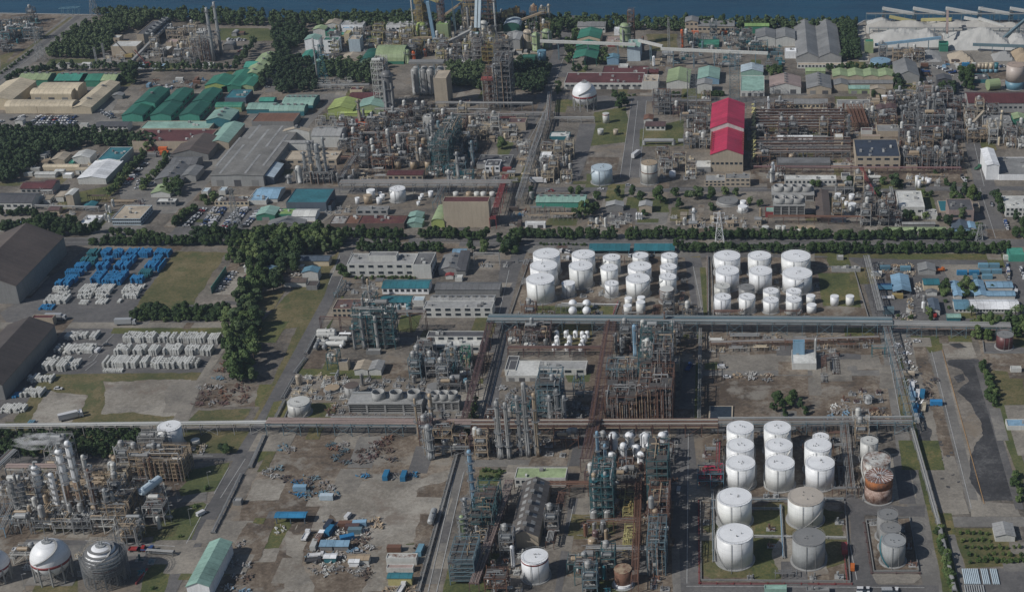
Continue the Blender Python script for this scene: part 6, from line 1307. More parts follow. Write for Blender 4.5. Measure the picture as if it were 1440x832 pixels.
grove([(1290,130),(1440,120),(1440,280),(1290,350)],16,'big',1.1,6); grove([(1290,340),(1440,300),(1440,485),(1320,480)],14,'big',1.1,6); grove([(1345,0),(1440,0),(1440,120),(1360,90)],9,'big',1.05,6)
# ================================================================== MIDDLE BAND, CENTRE AND EAST
tile(1,1)
bld('''
62 168 92 72 25 | gn | beige | beige | beige roofed block beside the ribbed hall
168 455 98 65 16 | f | beige | beige | long beige flat roofed block behind the slim columns | dict(win=(5,1),units=8)
18 105 205 165 90 | gn | ice | slate | pale green blue roofed store
-10 122 305 285 222 | ge | lblue | owhite | low hall with pale blue roof
175 400 360 306 228 | f | teal | slate | bright deep blue roofed hall | dict(units=0,seamless=1,lm='the bright blue roof')
290 425 358 325 290 | f | rust | slate | rusty brown patch roof against the blue roofed hall | dict(rm='rusty_roof',units=0,seamless=1)
5 108 408 378 336 | gn | mint | green | mint gable with dark doorway | dict(door=1)
108 210 395 372 340 | f | lime | green | bright green low sheds beside the mint gable
204 335 412 385 345 | ge | owhite | white | white ribbed plant house on open frame
65 265 460 440 405 | gn | grey | grey | grey worn roof in front of the white plant house
415 500 448 425 380 | f | lgrey | brown | pale streaked end of the long rust roof | dict(rm='rusty_roof')
500 575 448 425 378 | f | rust | brown | orange rust part of the long roof | dict(rm='rusty_roof')
575 835 458 425 378 | f | maroon | brown | maroon part of the long roof by the tree belt | dict(rm='rusty_roof')
565 742 378 350 326 | f | grey | lgrey | grey low block with small windows | dict(win=(4,1))
742 940 188 152 126 | ge | maroon | beige | beige block with red maroon roof | dict(win=(6,1))
852 935 448 425 400 | gn | mint | mint | mint gabled hut, front
858 936 412 390 362 | gn | mint | mint | mint gabled hut, rear
988 1062 448 415 335 | an | lgreen | ygreen | arched shed half lime half mint
1062 1318 446 302 272 | f | maroon | beige | enormous blank beige panelled shed with maroon roof edge | dict(seamless=1)
1242 1430 118 92 38 | f | dgrey | lgrey | dark flat roofed control building | dict(units=9,lm='the dark control building')
1290 1372 136 100 66 | f | dgrey | white | white central stair block of the control building | dict(win=(3,1))
520 892 722 652 592 | f | lgrey | owhite | white two storey office with many windows | dict(win=(7,2),units=9)
643 800 702 606 582 | f | grey | owhite | raised top storey of the white office | dict(units=0,seamless=1)
890 990 735 655 586 | f | mgrey | owhite | dark roofed wing of the white office | dict(swin=(4,2))
242 412 665 635 605 | ge | slate | cream | cream shed with blue grey roof in the grove
265 352 748 700 672 | gn | sky | owhite | white house with blue roof beside the grove
160 282 782 755 732 | ge | brown | owhite | brown roofed low house under the trees
285 345 800 775 745 | f | dbrown | grey | dark small hut under the trees
35 95 742 712 668 | gn | lblue | owhite | narrow white house with bluish roof among trees
1030 1150 716 682 602 | gn | grey | lgrey | grey gabled workshop beside the paved lot | dict(vent=2)
1130 1180 720 690 615 | sh | dgrey | grey | lean to roof on the grey workshop
1108 1182 615 588 568 | ge | lblue | owhite | small white cabin with pale blue roof
1068 1110 738 722 706 | gn | crimson | owhite | tiny red roofed cabin
1120 1160 752 730 712 | f | owhite | owhite | white cube beside the tiny red roof
712 972 822 788 742 | ge | teal | white | white shop with bright blue roof | dict(win=(8,1))
700 870 895 868 832 | ge | teal | white | white shop with bright blue roof, front one | dict(win=(6,1))
1010 1372 836 796 756 | ge | mgrey | grey | long dark grey roofed workshop
''')
for x, yb, yt, w, c in [(190,200,150,26,'lgrey'),(248,198,100,32,'owhite')]: column(x,yb,yt,w,c,'stout pale vessel at the slim column group',plat=1)
for i, (x,yt) in enumerate([(288,20),(325,-40),(365,-25),(405,-60)]): column(x,192,yt,[16,18,26,14][i],'silver',['shortest slim column beside the pale stout vessel','second slim column with ring platforms','thickest slim column of the group','thinnest and tallest slim column of the group'][i],auto=False,plat=6)
frame((270,430,205,165),8,'lgrey','white pipe frame at the foot of the slim columns',81,verts=6)
tank(802,88,310,212,'white','largest white tank of the small farm, with spiral stair',auto=False,lm='the small tank farm'); tank(650,48,292,228,'white','white tank behind the tan one',lm=None); tank(632,46,320,258,'tan','tan tank of the small farm',auto=False); tank(573,26,320,276,'white','small white tank before the tan tank'); tank(695,30,322,276,'white','small white tank before the tan tank'); tank(712,28,300,258,'white','small white tank behind the tan tank'); tank(985,28,282,240,'white','small white tank behind the mint huts')
for x, y in [(935,285),(925,300),(915,328),(700,275)]: tank(x,20,y,y-28,'white','tiny white tank in the slanting row'); 
for x in (1125,1198,1243,1280,1330): tank(x,32,278,245,'owhite' if x != 1198 else 'tan','domed pale tank behind the enormous beige shed',top='dome',stair=0)
rack([(480,248),(1440,248)],7.5,7,'steel','wide pale pipe rack behind the small tank farm',9,2,pc=('lgrey','silver','lgrey','pink','silver'),lm='the wide pale pipe rack'); rack([(480,210),(560,90)],6,4,'steel','slanting grey pipe rack by the slim columns',6); rack([(1408,205),(1335,455)],7,4,'crimson','red pipe bridge beside the enormous beige shed',6,pc=('crimson','plum','pink'),lm='the red pipe bridge'); rack([(1075,220),(1010,345)],5,3,'bsteel','short blue grey pipe bridge to the mint shed',5)
clutter([(470,-80),(960,-80),(960,115),(560,115)],'frame16 drum16 tower5 pump16 exchanger8 pipe_run8 pipe_run_deep4','rust',.3); clutter([(950,-60),(1180,-60),(1170,180),(990,180)],'frame11 drum8 tower4 pump6','teal',.3); frame((1000,1090,130,-30),20,'tsteel','long dark teal framed unit running seaward',83,lev=5,dense=1.6,vess=6); clutter([(430,170),(560,170),(540,205),(430,205)],'drum5 pump4','grey'); clutter([(560,118),(740,118),(740,180),(500,180)],'pipe_run5 pump5 drum3','pale')
for x, y in [(805,180),(893,182),(975,182)]: tank(x-5,36,y-58,y-115,'tan','tan vessel with dark cap in the middle works',rc='dbrown',stair=0)
column(1090,212,120,14,'owhite','white slim column on the wide rack',plat=1)
zoom(460,130,4.8)
column(487,395,280,26,'owhite','white column with brown cap in the middle works',plat=2); clutter([(120,140),(760,140),(960,280),(700,300),(100,300)],'frame12 drum12 pump22 bullet8 shed6 pipe_run14 tower3 exchanger6','mix',.4); clutter([(120,300),(900,300),(740,420),(110,420)],'frame16 drum14 pump20 bullet6 pipe_run12 tower4','rust',.3); clutter([(900,180),(1350,190),(1300,340),(880,330)],'frame5 drum5 pump14 shed4 pipe_run8 exchanger5','pale',.6); clutter([(900,340),(1000,340),(1000,600),(860,600)],'frame4 drum5 pump5 tower3','teal'); clutter([(980,560),(1280,560),(1280,610),(960,610)],'pump8 shed2 drum5','pale'); clutter([(1300,330),(1440,330),(1440,600),(1330,600)],'pipe_run5 pump8 frame2','pale')
rack([(330,160),(1090,162)],6,3,'lgrey','pale pipe rack behind the middle works',5); rack([(780,195),(1340,195)],6,3,'steel','grey pipe rack feeding the long maroon roof',5); rack([(200,312),(830,318)],5,3,'lgrey','silver pipe rack through the middle works',5); rack([(740,125),(1390,130)],7,4,'steel','high grey pipe rack at the tower feet',6); rack([(100,480),(480,490)],5,3,'plum','red brown pipe rack in the middle works',5,pc=('rust','plum','rsteel')); rack([(1360,520),(1438,330)],6,4,'steel','grey pipe rack beside the control building',6)
tree(1182,380,95,'big'); item('container',*G(1215,530),'crimson',label='red roofed hut before the control building')
tile(1,1)
tree_row((-20,500),(340,500),17,'big',.95); tree_row((395,505),(830,512),20,'big',.9); tree_row((930,508),(1310,515),18,'big',.85); tree_row((570,580),(1060,585),22,'big',.8); grove([(-10,520),(490,520),(470,600),(240,600),(230,700),(-20,690)],44,'big',1.1,6.4); grove([(-30,690),(150,690),(150,800),(60,832),(-40,832)],16,'big',1.05,6); grove([(470,690),(545,690),(545,735),(480,735)],4,'small',1.3); tree_row((560,735),(900,735),18,'bush',1.2,name='shrub',cat='shrub',label='shrub along the white office front'); grove([(1210,575),(1300,560),(1300,600),(1215,605)],5,'big',.8); grove([(1365,540),(1440,520),(1440,600),(1380,600)],7,'big',.9)
clutter([(200,680),(270,680),(270,740),(200,740)],'container2 junk4 pump3','pale'); clutter([(480,760),(700,760),(700,830),(480,830)],'pump8 drum4 shed1 pipe_run3','grey'); clutter([(400,330),(560,330),(520,375),(400,375)],'pump6 frame3 drum3','pale'); column(640,850,735,14,'tan','tan slim stack before the white office',plat=0)
rack([(1230,660),(1372,660)],8,2,'lgrey','pale open gantry over the paved lot',2); clutter([(1200,655),(1410,655),(1410,668),(1200,668)],'pump4','pale'); rack([(500,770),(450,840)],3,2,'bsteel','blue grey pipe line along the works road',3)
tile(2,1)
bld('''
155 216 97 58 20 | f | white | owhite | white cube tower on the yard
137 412 336 305 264 | ge | mint | tealg | long sea green shed with roof vents | dict(vent=6,lm='the long sea green shed')
75 188 452 422 412 | f | owhite | white | white garage with two dark doors | dict(door=2)
530 626 356 328 305 | gn | lgrey | grey | grey gabled pump house on the lawn
715 787 366 328 302 | gn | lgrey | beige | beige gabled house among round trees
1030 1118 136 108 70 | f | owhite | lgrey | white roofed annex of the pink red hall
1085 1200 218 185 150 | f | lgrey | beige | two storey beige block, first part | dict(win=(5,2))
1200 1340 218 172 142 | f | grey | beige | two storey beige block, second part | dict(win=(5,2))
435 660 598 578 553 | sh | teal | sky | long turquoise roofed shelter | dict(open_=1)
688 912 598 578 553 | sh | teal | sky | long turquoise roofed shelter, its twin | dict(open_=1)
1425 1480 390 360 330 | f | mint | crimson | small mint roofed hut by the cooling tower
455 500 290 262 250 | f | lgrey | owhite | small grey hut behind the dark tree
''')
tank(508,118,213,88,'ice','pale green banded tank on its round apron',auto=False,lm='the pale green tank'); tank(775,92,210,66,'owhite','white tank with tan cone roof by the works road',rc='tan',auto=False,band=('rust',.55)); tank(903,40,168,128,'white','small white domed tank',top='dome',stair=0)
tank(1213,118,332,272,'lgrey','round open grey clarifier',stair=0,rc='grey'); tank(1298,54,366,318,'white','stepped white tank, lower part'); tank(1300,34,335,292,'white','stepped white tank, upper part',stair=0); column(1024,420,338,18,'white','white slim tank on the lawn',plat=1,name='upright_tank',cat='tank'); column(973,432,390,22,'owhite','short white upright tank on the lawn',plat=0,name='upright_tank',cat='tank')
for x in (703,717,730): column(x,402,365,11,'white','one of three small white upright bottles',plat=0,name='gas_bottle',cat='gas vessel',group='three white bottles')
clutter([(240,20),(340,20),(330,200),(60,195),(100,100)],'frame8 drum10 pump16 bullet5','pale',.3); clutter([(70,355),(330,355),(330,405),(70,405)],'pipe_run6 pump8 frame3','rust'); clutter([(440,385),(690,370),(690,450),(430,450)],'pump16 drum6 shed4 pipe_run5 junk4','pale'); clutter([(840,60),(1020,60),(1020,180),(840,180)],'frame4 pump10 pipe_run5','pale'); clutter([(900,390),(1080,400),(1080,450),(900,450)],'pump6 shed2 pipe_run3','pale'); clutter([(1100,400),(1420,390),(1420,452),(1100,452)],'pump8 shed2 container2 drum3','pale'); clutter([(30,285),(135,285),(135,305),(30,305)],'drum5','white'); clutter([(0,330),(60,330),(60,440),(0,440)],'container2 pump4','yard')
vehicle(*G(150,198),0,'lorry','white','white lorry before the small yard plant'); vehicle(*G(700,48),1.2,'lorry','white','white lorry on the seaward works road'); cars((200,245),(240,245),3,0); vehicle(*G(655,215),0,'car','silver'); vehicle(*G(500,235),0,'car','white')
for x, y, w, s in [(598,278,75,'big'),(682,278,65,'big'),(725,300,60,'big'),(835,310,110,'big'),(1040,285,90,'big'),(1120,290,80,'big'),(920,270,60,'small'),(945,345,60,'big'),(1130,350,60,'small'),(1200,265,60,'small'),(1262,270,50,'small'),(330,260,50,'small'),(380,262,60,'small'),(108,270,65,'big'),(410,400,95,'big'),(445,370,100,'big'),(380,400,70,'big'),(350,390,60,'big'),(470,350,60,'big'),(480,290,55,'small'),(750,380,50,'small'),(1340,320,55,'small'),(1395,330,50,'small'),(985,275,50,'small')]: tree(x,y,w,s,label='round crowned green tree')
tree_row((0,505),(600,510),27,'big',.85); tree_row((640,510),(1440,512),37,'big',.85); tree_row((920,582),(1440,585),24,'big',.8); grove([(0,545),(55,530),(60,600),(0,605)],5,'big',.9)
tree_row((150,545),(430,548),14,'bush',1,name='shrub',cat='shrub',label='small shrub on the railway bank')
cars((270,582),(330,590),4,80); cars((300,625),(330,625),3,90); cars((650,610),(800,612),5,80)
pylon(1168,552,360,'white lattice pylon in the tree belt',6,'white',lm='the white pylon'); 
tile(3,1)
bld('''
1225 1296 180 100 6 | gn | white | white | tall white end bay of the big grey roofed hall | dict(lm='the white end bay')
1297 1500 182 150 52 | f | grey | white | big white hall with flat grey roof | dict(units=5)
735 880 382 332 240 | f | owhite | owhite | white laboratory block with worn roof | dict(win=(3,1),units=3)
865 952 402 375 345 | f | lgrey | owhite | pale annex of the white laboratory
755 938 448 438 422 | ge | lgrey | grey | low grey shed behind the green roof
682 1000 484 468 446 | ge | lgreen | lgrey | long pale green low roof by the tree belt
1015 1155 418 350 286 | f | dgrey | pink | peach house with black flat roof | dict(win=(2,1),units=3)
1155 1190 360 330 305 | f | dgrey | beige | stair wing of the peach house
1040 1135 476 455 412 | gn | slate | lblue | slate roofed bungalow, larger gable
1115 1168 472 452 418 | gn | lblue | owhite | slate roofed bungalow, pale gable
1335 1500 388 338 268 | f | owhite | owhite | white school like office with blue panels | dict(win=(7,2))
275 352 414 396 240 | gn | brown | brown | long narrow brown shed running seaward | dict(lm='the narrow brown shed')
355 440 420 410 395 | f | slate | slate | small slate roofed hut
705 803 830 806 716 | gn | lblue | slate | wide pale blue canopy roof on posts | dict(open_=1)
665 710 745 732 705 | f | brown | brown | low brown roof behind the blue canopy
875 962 803 768 735 | ge | teal | cream | cream house with turquoise roof
890 950 832 820 798 | gn | grey | owhite | small grey roofed hut below the turquoise one
848 942 714 690 652 | gn | grey | lgrey | grey gabled shed in the depot
1355 1440 640 600 560 | f | tealg | tealg | green netted sports cage | dict(units=0,seamless=1)
1325 1358 630 612 606 | f | owhite | owhite | white hut at the netted cage
388 424 632 622 612 | f | owhite | lgrey | small white bus shelter hut on the grass strip
358 520 698 678 664 | f | lgrey | lgrey | long grey open pump shelter | dict(units=6)
''')
X, Y = G(992,330); b = MB(); b.box(-4,4,-9,9,0,.5); t = thing('water_basin','turquoise water basin beside the peach house','basin',X,Y,0,0,None,True); b.build('basin_rim','weathered_concrete',t,'beige'); b = MB(); b.box(-3.3,3.3,-8.3,8.3,.5,.52); b.build('basin_water','paint',t,'teal')
cooling_tower((30,206,398,322,286),'dark louvred cooling tower with three fan stacks',3,fw=8,lm=None); cooling_tower((22,258,300,262,216),'long pale cooling tower with four low fans',4,fw=7)
for x, yb, yt, w in [(393,292,252,36),(473,366,305,44),(470,302,256,32),(440,330,300,22),(420,300,278,20),(410,350,322,14)]: tank(x,w,yb,yt,'white','white tank beside the narrow brown shed',stair=0,group='white tanks of the small works')
for x, w in [(52,22),(88,22),(182,52),(240,52),(-15,40),(60,24)]: tank(x,w,472,435,'owhite','pale tank along the tree belt',rc='tan' if w > 50 else 'owhite',stair=0)
for x, yb, yt, w in [(835,225,155,20),(850,228,178,20),(905,205,170,26),(870,190,165,14),(890,190,165,14)]: tank(x,w,yb,yt,'white','white upright tank on the small lot',stair=0)
clutter([(380,240),(510,240),(510,395),(370,395)],'frame3 pump12 bullet3','pale',.3); clutter([(520,320),(735,320),(750,440),(520,440)],'frame8 pump14 pipe_run8 drum6','grey',.3); clutter([(540,250),(700,250),(700,300),(540,300)],'pump4 frame1','pale'); clutter([(770,160),(960,160),(960,232),(770,232)],'pump8 pipe_run3','pale'); clutter([(0,100),(100,100),(90,200),(0,200)],'frame4 pipe_run_deep3 pump5 drum3','grey'); clutter([(540,140),(620,140),(620,215),(560,215)],'bullet4 pump3','white'); rack([(260,425),(740,428)],5,3,'plum','red brown pipe rack behind the tree belt',5,pc=('rust','lgrey','plum')); rack([(0,425),(260,425)],5,3,'rsteel','pipe rack before the louvred cooling tower',5,pc=('rust','lgrey','plum')); rack([(690,250),(730,440)],4,2,'steel','grey slanting pipe rack by the white laboratory',3); column(20,195,115,18,'owhite','white upright vessel at the worn laboratory',plat=1)
for x, y, w in [(455,220,75),(280,218,50),(255,218,50),(650,205,60),(705,222,80),(740,215,60),(1010,210,60),(1120,190,30),(945,150,40),(880,268,50),(915,275,40),(1050,270,80),(1100,270,90),(1150,290,90),(1180,290,60),(1040,290,60),(1085,300,60),(1280,290,70),(1290,340,80),(1310,370,70),(1015,440,75),(1090,408,80),(785,405,70),(825,405,60),(885,400,50),(960,415,40),(1190,460,60),(1400,420,80),(1430,440,60),(1395,500,70),(1440,510,80),(620,270,60),(590,265,40)]: tree(x,y,w,'big' if w > 60 else 'small')
tree_row((0,512),(1175,515),52,'big',.85); tree_row((0,590),(1170,590),50,'big',.85); tree_row((1200,592),(1345,592),7,'big',.85)
pylon(1185,570,430,'silver lattice pylon at the tree belt gap',6); cars((1330,410),(1350,460),6,80,group='cars by the white school like office'); cars((1255,310),(1262,330),2,80); vehicle(*G(1180,118),1.0,'truck','green'); cars((1095,170),(1105,190),2,100,kinds='truck')
for x, y, c in [(1210,672,'sky'),(1272,672,'sky'),(1222,705,'sky'),(1285,705,'sky'),(1232,735,'sky'),(1165,740,'sky'),(1090,712,'blue'),(1158,712,'blue'),(658,685,'sky'),(772,688,'sky')]: item('container',*G(x,y),c,rz=0 if y < 740 else 1.57,label=None)
cars((1345,655),(1355,740),10,78,group='cars beside the container yard'); cars((1420,675),(1445,750),7,78,group='cars at the depot edge'); vehicle(*G(665,800),0,'lorry','sky blue','blue lorry beside the pale blue canopy'); vehicle(*G(960,695),.3,'truck','orange','orange digger truck by the grey gabled shed'); clutter([(590,660),(850,655),(850,710),(600,740)],'pump6 junk6 container1','pale'); cars((1380,780),(1400,830),6,80)
zoom(1200,360,5.942)
bld('''
838 905 362 340 212 | gn | lblue | owhite | pale blue roofed office wing beside the garden | dict(lm='the office wing')
1015 1115 362 338 205 | gn | lblue | owhite | pale blue roofed wing in the middle of the offices
1115 1350 362 345 292 | ge | lblue | owhite | front pale blue roofed office bar
1115 1330 292 272 212 | ge | lblue | owhite | rear pale blue roofed office bar
905 1010 335 318 290 | ge | lblue | sky | pale blue link roof between the wings
848 975 474 448 364 | ge | sky | owhite | deeper blue end of the long white roofed office | dict(win=(4,1))
976 1385 474 446 364 | ge | white | owhite | long white roofed office with green eaves | dict(win=(16,1))
782 895 545 522 482 | ge | mint | teal | mint roofed gate kiosk
640 722 498 452 358 | gn | slate | owhite | fire station with slate roof and red engine | dict(door=1)
250 340 490 440 418 | f | bsteel | bsteel | blue grey pipe bridge cabin on posts
''')
vehicle(*G(680,502),1.57,'van','red','red fire engine in the slate roofed garage doorway'); vehicle(*G(270,285),0,'lorry','blue','blue tank lorry beside the wide blue canopy'); vehicle(*G(290,360),0,'truck','white','white truck beside the yellow skip'); item('container',*G(370,350),'yellow',label='yellow skip under the wide blue canopy'); vehicle(*G(530,718),.1,'car','white','white car at the old apron head'); vehicle(*G(72,700),.1,'car','silver','silver car on the waste ground beside the rack')
clutter([(570,380),(615,380),(640,470),(590,480)],'drum3 pump4 bullet2','white'); clutter([(430,380),(480,380),(520,500),(450,500)],'pump4 junk3','pale'); clutter([(520,250),(580,250),(580,350),(530,350)],'junk4 pump3','pale'); clutter([(370,480),(500,480),(500,550),(370,550)],'junk4 shed1','pale')
grove([(880,215),(970,220),(980,285),(890,285)],5,'small',1.2); grove([(920,320),(1010,320),(1010,360),(925,360)],4,'small',1.2); grove([(720,270),(790,260),(800,340),(720,340)],4,'small',1.2); grove([(760,370),(830,370),(830,460),(765,460)],6,'bush',1.2,name='shrub',cat='shrub',label='shrub beside the office wall'); tree(1165,280,55,'small'); grove([(370,490),(510,490),(510,555),(370,555)],7,'bush',1.3,name='shrub',cat='shrub',label='shrub by the pipe bridge corner'); grove([(600,500),(655,495),(655,545),(600,545)],3,'small')
def palm(x,y):
    X, Y = G(x,y); t = thing('palm_tree','bushy palm before the long white roofed office','palm',X,Y,0,0,None,True); b = MB(); b.tube((0,0,0),(0,0,5),.4,.3,k=8); b.build('trunk','bark',t); b = MB()
    for i in range(26):
        a = i*2.4; L = rnd.uniform(2.8,4); up = rnd.uniform(-.3,1.6); p = (0,0,5); q = (L*.55*math.cos(a),L*.55*math.sin(a),5+up); e = (L*math.cos(a),L*math.sin(a),4.2+up*.4); b.bar(p,q,.5,.06); b.bar(q,e,.35,.06)
    b.build('fronds','leaf',t)
palm(985,500); palm(1355,500); palm(1400,500)
grove([(975,610),(1200,590),(1200,690),(1000,700)],16,'big',.95,5.5); grove([(1190,590),(1440,580),(1440,690),(1300,700)],16,'big',.95,5.5)
tank(1260,140,790,622,'maroon','maroon tank with grey roof and pale door patch',rc='grey',auto=False)
tree(1160,532,30,'bush',name='shrub',label='small clipped shrub on the round lawn',cat='shrub')
# ================================================================== TANK FARMS
tile()
for cx, w, yb, yt, c, lb, k in [
 (770,37.5,390,349,'white','rear tank of the file by the lane',{}),(766,38,405.5,365.5,'white','middle tank of the file by the lane',{}),(761.5,39,428.6,384,'white','front tank of the file by the lane',{}),
 (821.5,32.5,388,351,'white','rear wide tank of the second file',{}),(818,33,407,366.7,'white','front wide tank of the second file',{}),(861,24.5,388,356.8,'white','rear tank of the third file',{}),(857.5,24.5,404,371,'white','middle tank of the third file',{}),
 (901,22.5,375,354.4,'white','small rear tank before the turquoise shelter',{}),(900,33,400.7,367.5,'white','rear wide tank of the fourth file',{}),(897.7,33.5,420,384.4,'white','front wide tank of the fourth file',{}),
 (941.7,23,382,354.7,'white','rear tank of the last file',{}),(940.5,23.5,397,370,'white','middle tank of the last file',{}),(939.6,24,415,384,'white','front plain tank of the last file',{}),(938,19.5,428,402,'silver','hooped grey tank ending the last file',dict(rc='owhite',hoop=6,stair=0)),
 (800,18.5,419,394,'white','slim tank between first and second file',{}),(860.7,19.5,419,394,'white','slim front tank of the third file',{}),(884,10.5,432,416.7,'white','small rear tank beside the red stair',dict(stair=0)),(902,11,432,415.5,'white','small rear tank of the front pair',dict(stair=0)),(883,11.5,444,427,'white','small front tank beside the red stair',dict(stair=0)),(901.4,13,444,422,'white','small front tank of the front pair',dict(stair=0)),
 (1022.7,37,391,352,'white','rear tank of the first file, second farm',{}),(1023,33,411,373.5,'white','middle tank of the first file, second farm',{}),(1068,32.5,391,352.8,'white','rear tank of the second file, second farm',{}),(1069.4,32.3,412,374,'white','middle tank of the second file, second farm',{}),(1119,41.2,391,351.5,'white','widest rear tank of the second farm',{}),(1121,41.6,415,375.5,'white','widest front tank of the second farm',{}),
 (1015.6,22.5,424,397,'owhite','small rear tank of the corner pair, second farm',{}),(1016.3,23.5,442,412,'white','small corner tank with diagonal stair',{}),(1050,22.5,426,398.8,'grey','grey weathered tank among white ones',{}),(1050.6,23,442.5,412,'white','small tank before the grey one',{}),(1084,22,429,404,'white','small rear tank, third file of second farm',{}),(1084,22,442,416.7,'white','small front tank, third file of second farm',{}),(1116,21.5,429,404.7,'white','small rear tank before the widest pair',{}),(1116,22,442.7,416,'white','small front tank before the widest pair',{}),(1140,12.8,429,413,'white','slender rear tank ending the second farm',dict(stair=0)),(1141,14,441.5,425.5,'white','slender front tank ending the second farm',dict(stair=0)),(1173.4,12,430.7,413.8,'white','lone slim tank in the empty bund',dict(stair=0)),(1195,11.8,430.7,413.8,'white','second lone slim tank in the empty bund, near the rack',dict(stair=0)),
 (1041,38,643,591.5,'white','rearmost tank of the first lower file',{}),(1093,38,643,591.5,'white','rearmost tank of the second lower file',{}),(1154,23.5,634,608,'white','small rear tank of the third lower file',{}),(1041,38.5,667,616,'white','second tank of the first lower file',{}),(1095,38.5,667,616,'white','second tank of the second lower file',{}),(1149.7,38,670,616,'white','second tank of the third lower file',{}),
 (1041.5,41,691,640,'white','third tank of the first lower file',{}),(1096.5,41,692,640,'white','third tank of the second lower file',{}),(1152.5,41,691,640,'white','front tank of the third lower file',{}),(1033,48.5,745,685.5,'white','big pale tank behind the frontmost one',{}),(1132.5,50,744,684.6,'white','big white tank with dusty beige roof',dict(rc=(.43,.385,.33))),(1033.7,51,801.6,736,'white','frontmost big white tank of the lower farm',{}),(1137,46,801.6,742,'silver','big bare grey metal tank with patched shell',dict(rc='grey',mat='weathered_concrete')),
 (1221.5,25,652,613,'owhite','small white tank behind the rusting ones',{}),(1231.7,39,688,635,'owhite','white roofed tank with rust stained shell',dict(rust=1)),(1235,39,710,658.5,(.34,.12,.035),'rusty orange tank with radial roof rafters',dict(rad=1,rc=(.22,.12,.09),mat='rusty_paint',lower=((.42,.31,.26),.62),stair=0)),(1247,29,762,715,'grey','rear grey tank of the walled file',dict(mat='weathered_concrete')),(1251,30,778,733,'grey','middle grey tank of the walled file',dict(mat='weathered_concrete')),(1255.5,34,798,750,'silver','front grey tank with teal spiral stair',dict(mat='weathered_concrete')),
 (422,31,588,557,'owhite','lone white tank beside the works road',{}),(243,32,634,591,'white','tall white tank at the long pipe rack',{}),(275.5,12,627,615,'owhite','small white tank with red pump',dict(stair=0))]:
    tank(cx,w,yb,yt,c,lb,auto=False,**k)
for x, y, w in [(806,441,11.5),(806,431,11),(825.5,441,11.5),(825.5,431,11)]:
    X, Y = G(x,y+5); t = thing('ball_tank','small white ball tank on legs','ball tank',X,Y,0,0,'four small ball tanks',True); b = MB(); r = 2.4; b.lathe(0,0,[(max(.01,r*math.sin(math.pi*j/10)),4.2-r*math.cos(math.pi*j/10)) for j in range(11)],18); b.build('shell','tank_paint',t,'white',smooth=True); b = MB()
    for i in range(5): b.bar((r*.8*math.cos(i*1.26),r*.8*math.sin(i*1.26),0),(r*.8*math.cos(i*1.26),r*.8*math.sin(i*1.26),4),.25)
    b.build('leg','paint',t,'steel')
# bund walls and tank yard pipes
def wallrun(pts,h,col,label,w=.5,name='bund_wall',mat='weathered_concrete'):
    W_ = [G(*p) for p in pts]; o = W_[0]; b = MB()
    for p, q in zip(W_[:-1],W_[1:]): b.bar((p[0]-o[0],p[1]-o[1],h/2),(q[0]-o[0],q[1]-o[1],h/2),w,h)
    ob = b.build(name,mat,None,col,(*o,0)); tag(ob,label,name.replace('_',' '),None,True)
for pts, lb in [([(745,365),(714,455),(860,456)],'bund wall round the first tank files'),([(1000,362),(1004,450),(1222,450),(1200,376),(1150,376)],'bund wall round the second tank farm'),([(985,706),(986,816),(1196,818),(1188,706)],'bund wall round the four big lower tanks'),([(1218,732),(1229,804),(1292,803),(1279,728),(1218,732)],'bund wall round the three grey tanks'),([(1382,480),(1384,497),(1460,497)],'bund wall round the maroon tank'),([(410,566),(398,594)],'low wall beside the lone white tank')]: wallrun(pts,.9,'grey',lb,.35)
for pts, c, lb in [([(983,704),(984,820),(1198,821)],'crimson','red fire main round the big lower tanks'),([(1215,735),(1226,806),(1294,806)],'plum','red fire main round the three grey tanks'),([(1186,765),(1192,818)],'crimson','short red pipe near the grey metal tank')]: rack(pts,.5,.7,c,lb,2,pc=(c,'plum'),pr=.14,step=7,name='fire_main')
for pts, lb, c in [([(1000,705),(1186,703)],'pale blue pipe line behind the big lower tanks','sky'),([(1060,755),(1190,757)],'white pipe line between the big lower tanks','white'),([(1098,712),(1102,785)],'blue pipe dividing the big lower tanks','lblue'),([(1000,716),(1100,716)],'thin pale pipe behind the frontmost tank','lblue'),([(1002,690),(1004,790)],'blue pipe beside the frontmost tank','lblue'),([(1000,452),(1225,452)],'pale pipe line before the second tank farm','lgrey'),([(870,425),(862,447)],'red sloping stair pipe','red'),([(790,428),(870,430)],'white pipe line before the first files','white'),([(1218,650),(1215,704)],'pipe bundle beside the rusting tanks','silver'),([(995,362),(996,450)],'rusty pipe line beside the second farm','rust')]: rack(pts,1.,1.0,'lgrey',lb,2,pc=(c,'lgrey'),pr=.15,step=7)
clutter([(1000,604),(1180,604),(1190,700),(1004,700)],'pipe_run18 pipe_run_deep18 pump14','grey'); clutter([(745,352),(960,352),(972,450),(718,450)],'pipe_run10 pipe_run_deep10 pump10','grey'); clutter([(1002,395),(1150,395),(1150,448),(1004,448)],'pipe_run8 pump8','grey'); clutter([(1205,600),(1222,600),(1214,690),(1198,690)],'frame4 pump4 pipe_run_deep3','pale'); clutter([(915,432),(968,432),(972,452),(912,452)],'frame2 pipe_run5 pump4','grey'); clutter([(1222,735),(1280,735),(1288,800),(1228,800)],'pump5 pipe_run4','grey'); clutter([(988,710),(1190,710),(1192,816),(988,816)],'pump8 pipe_run3','grey')
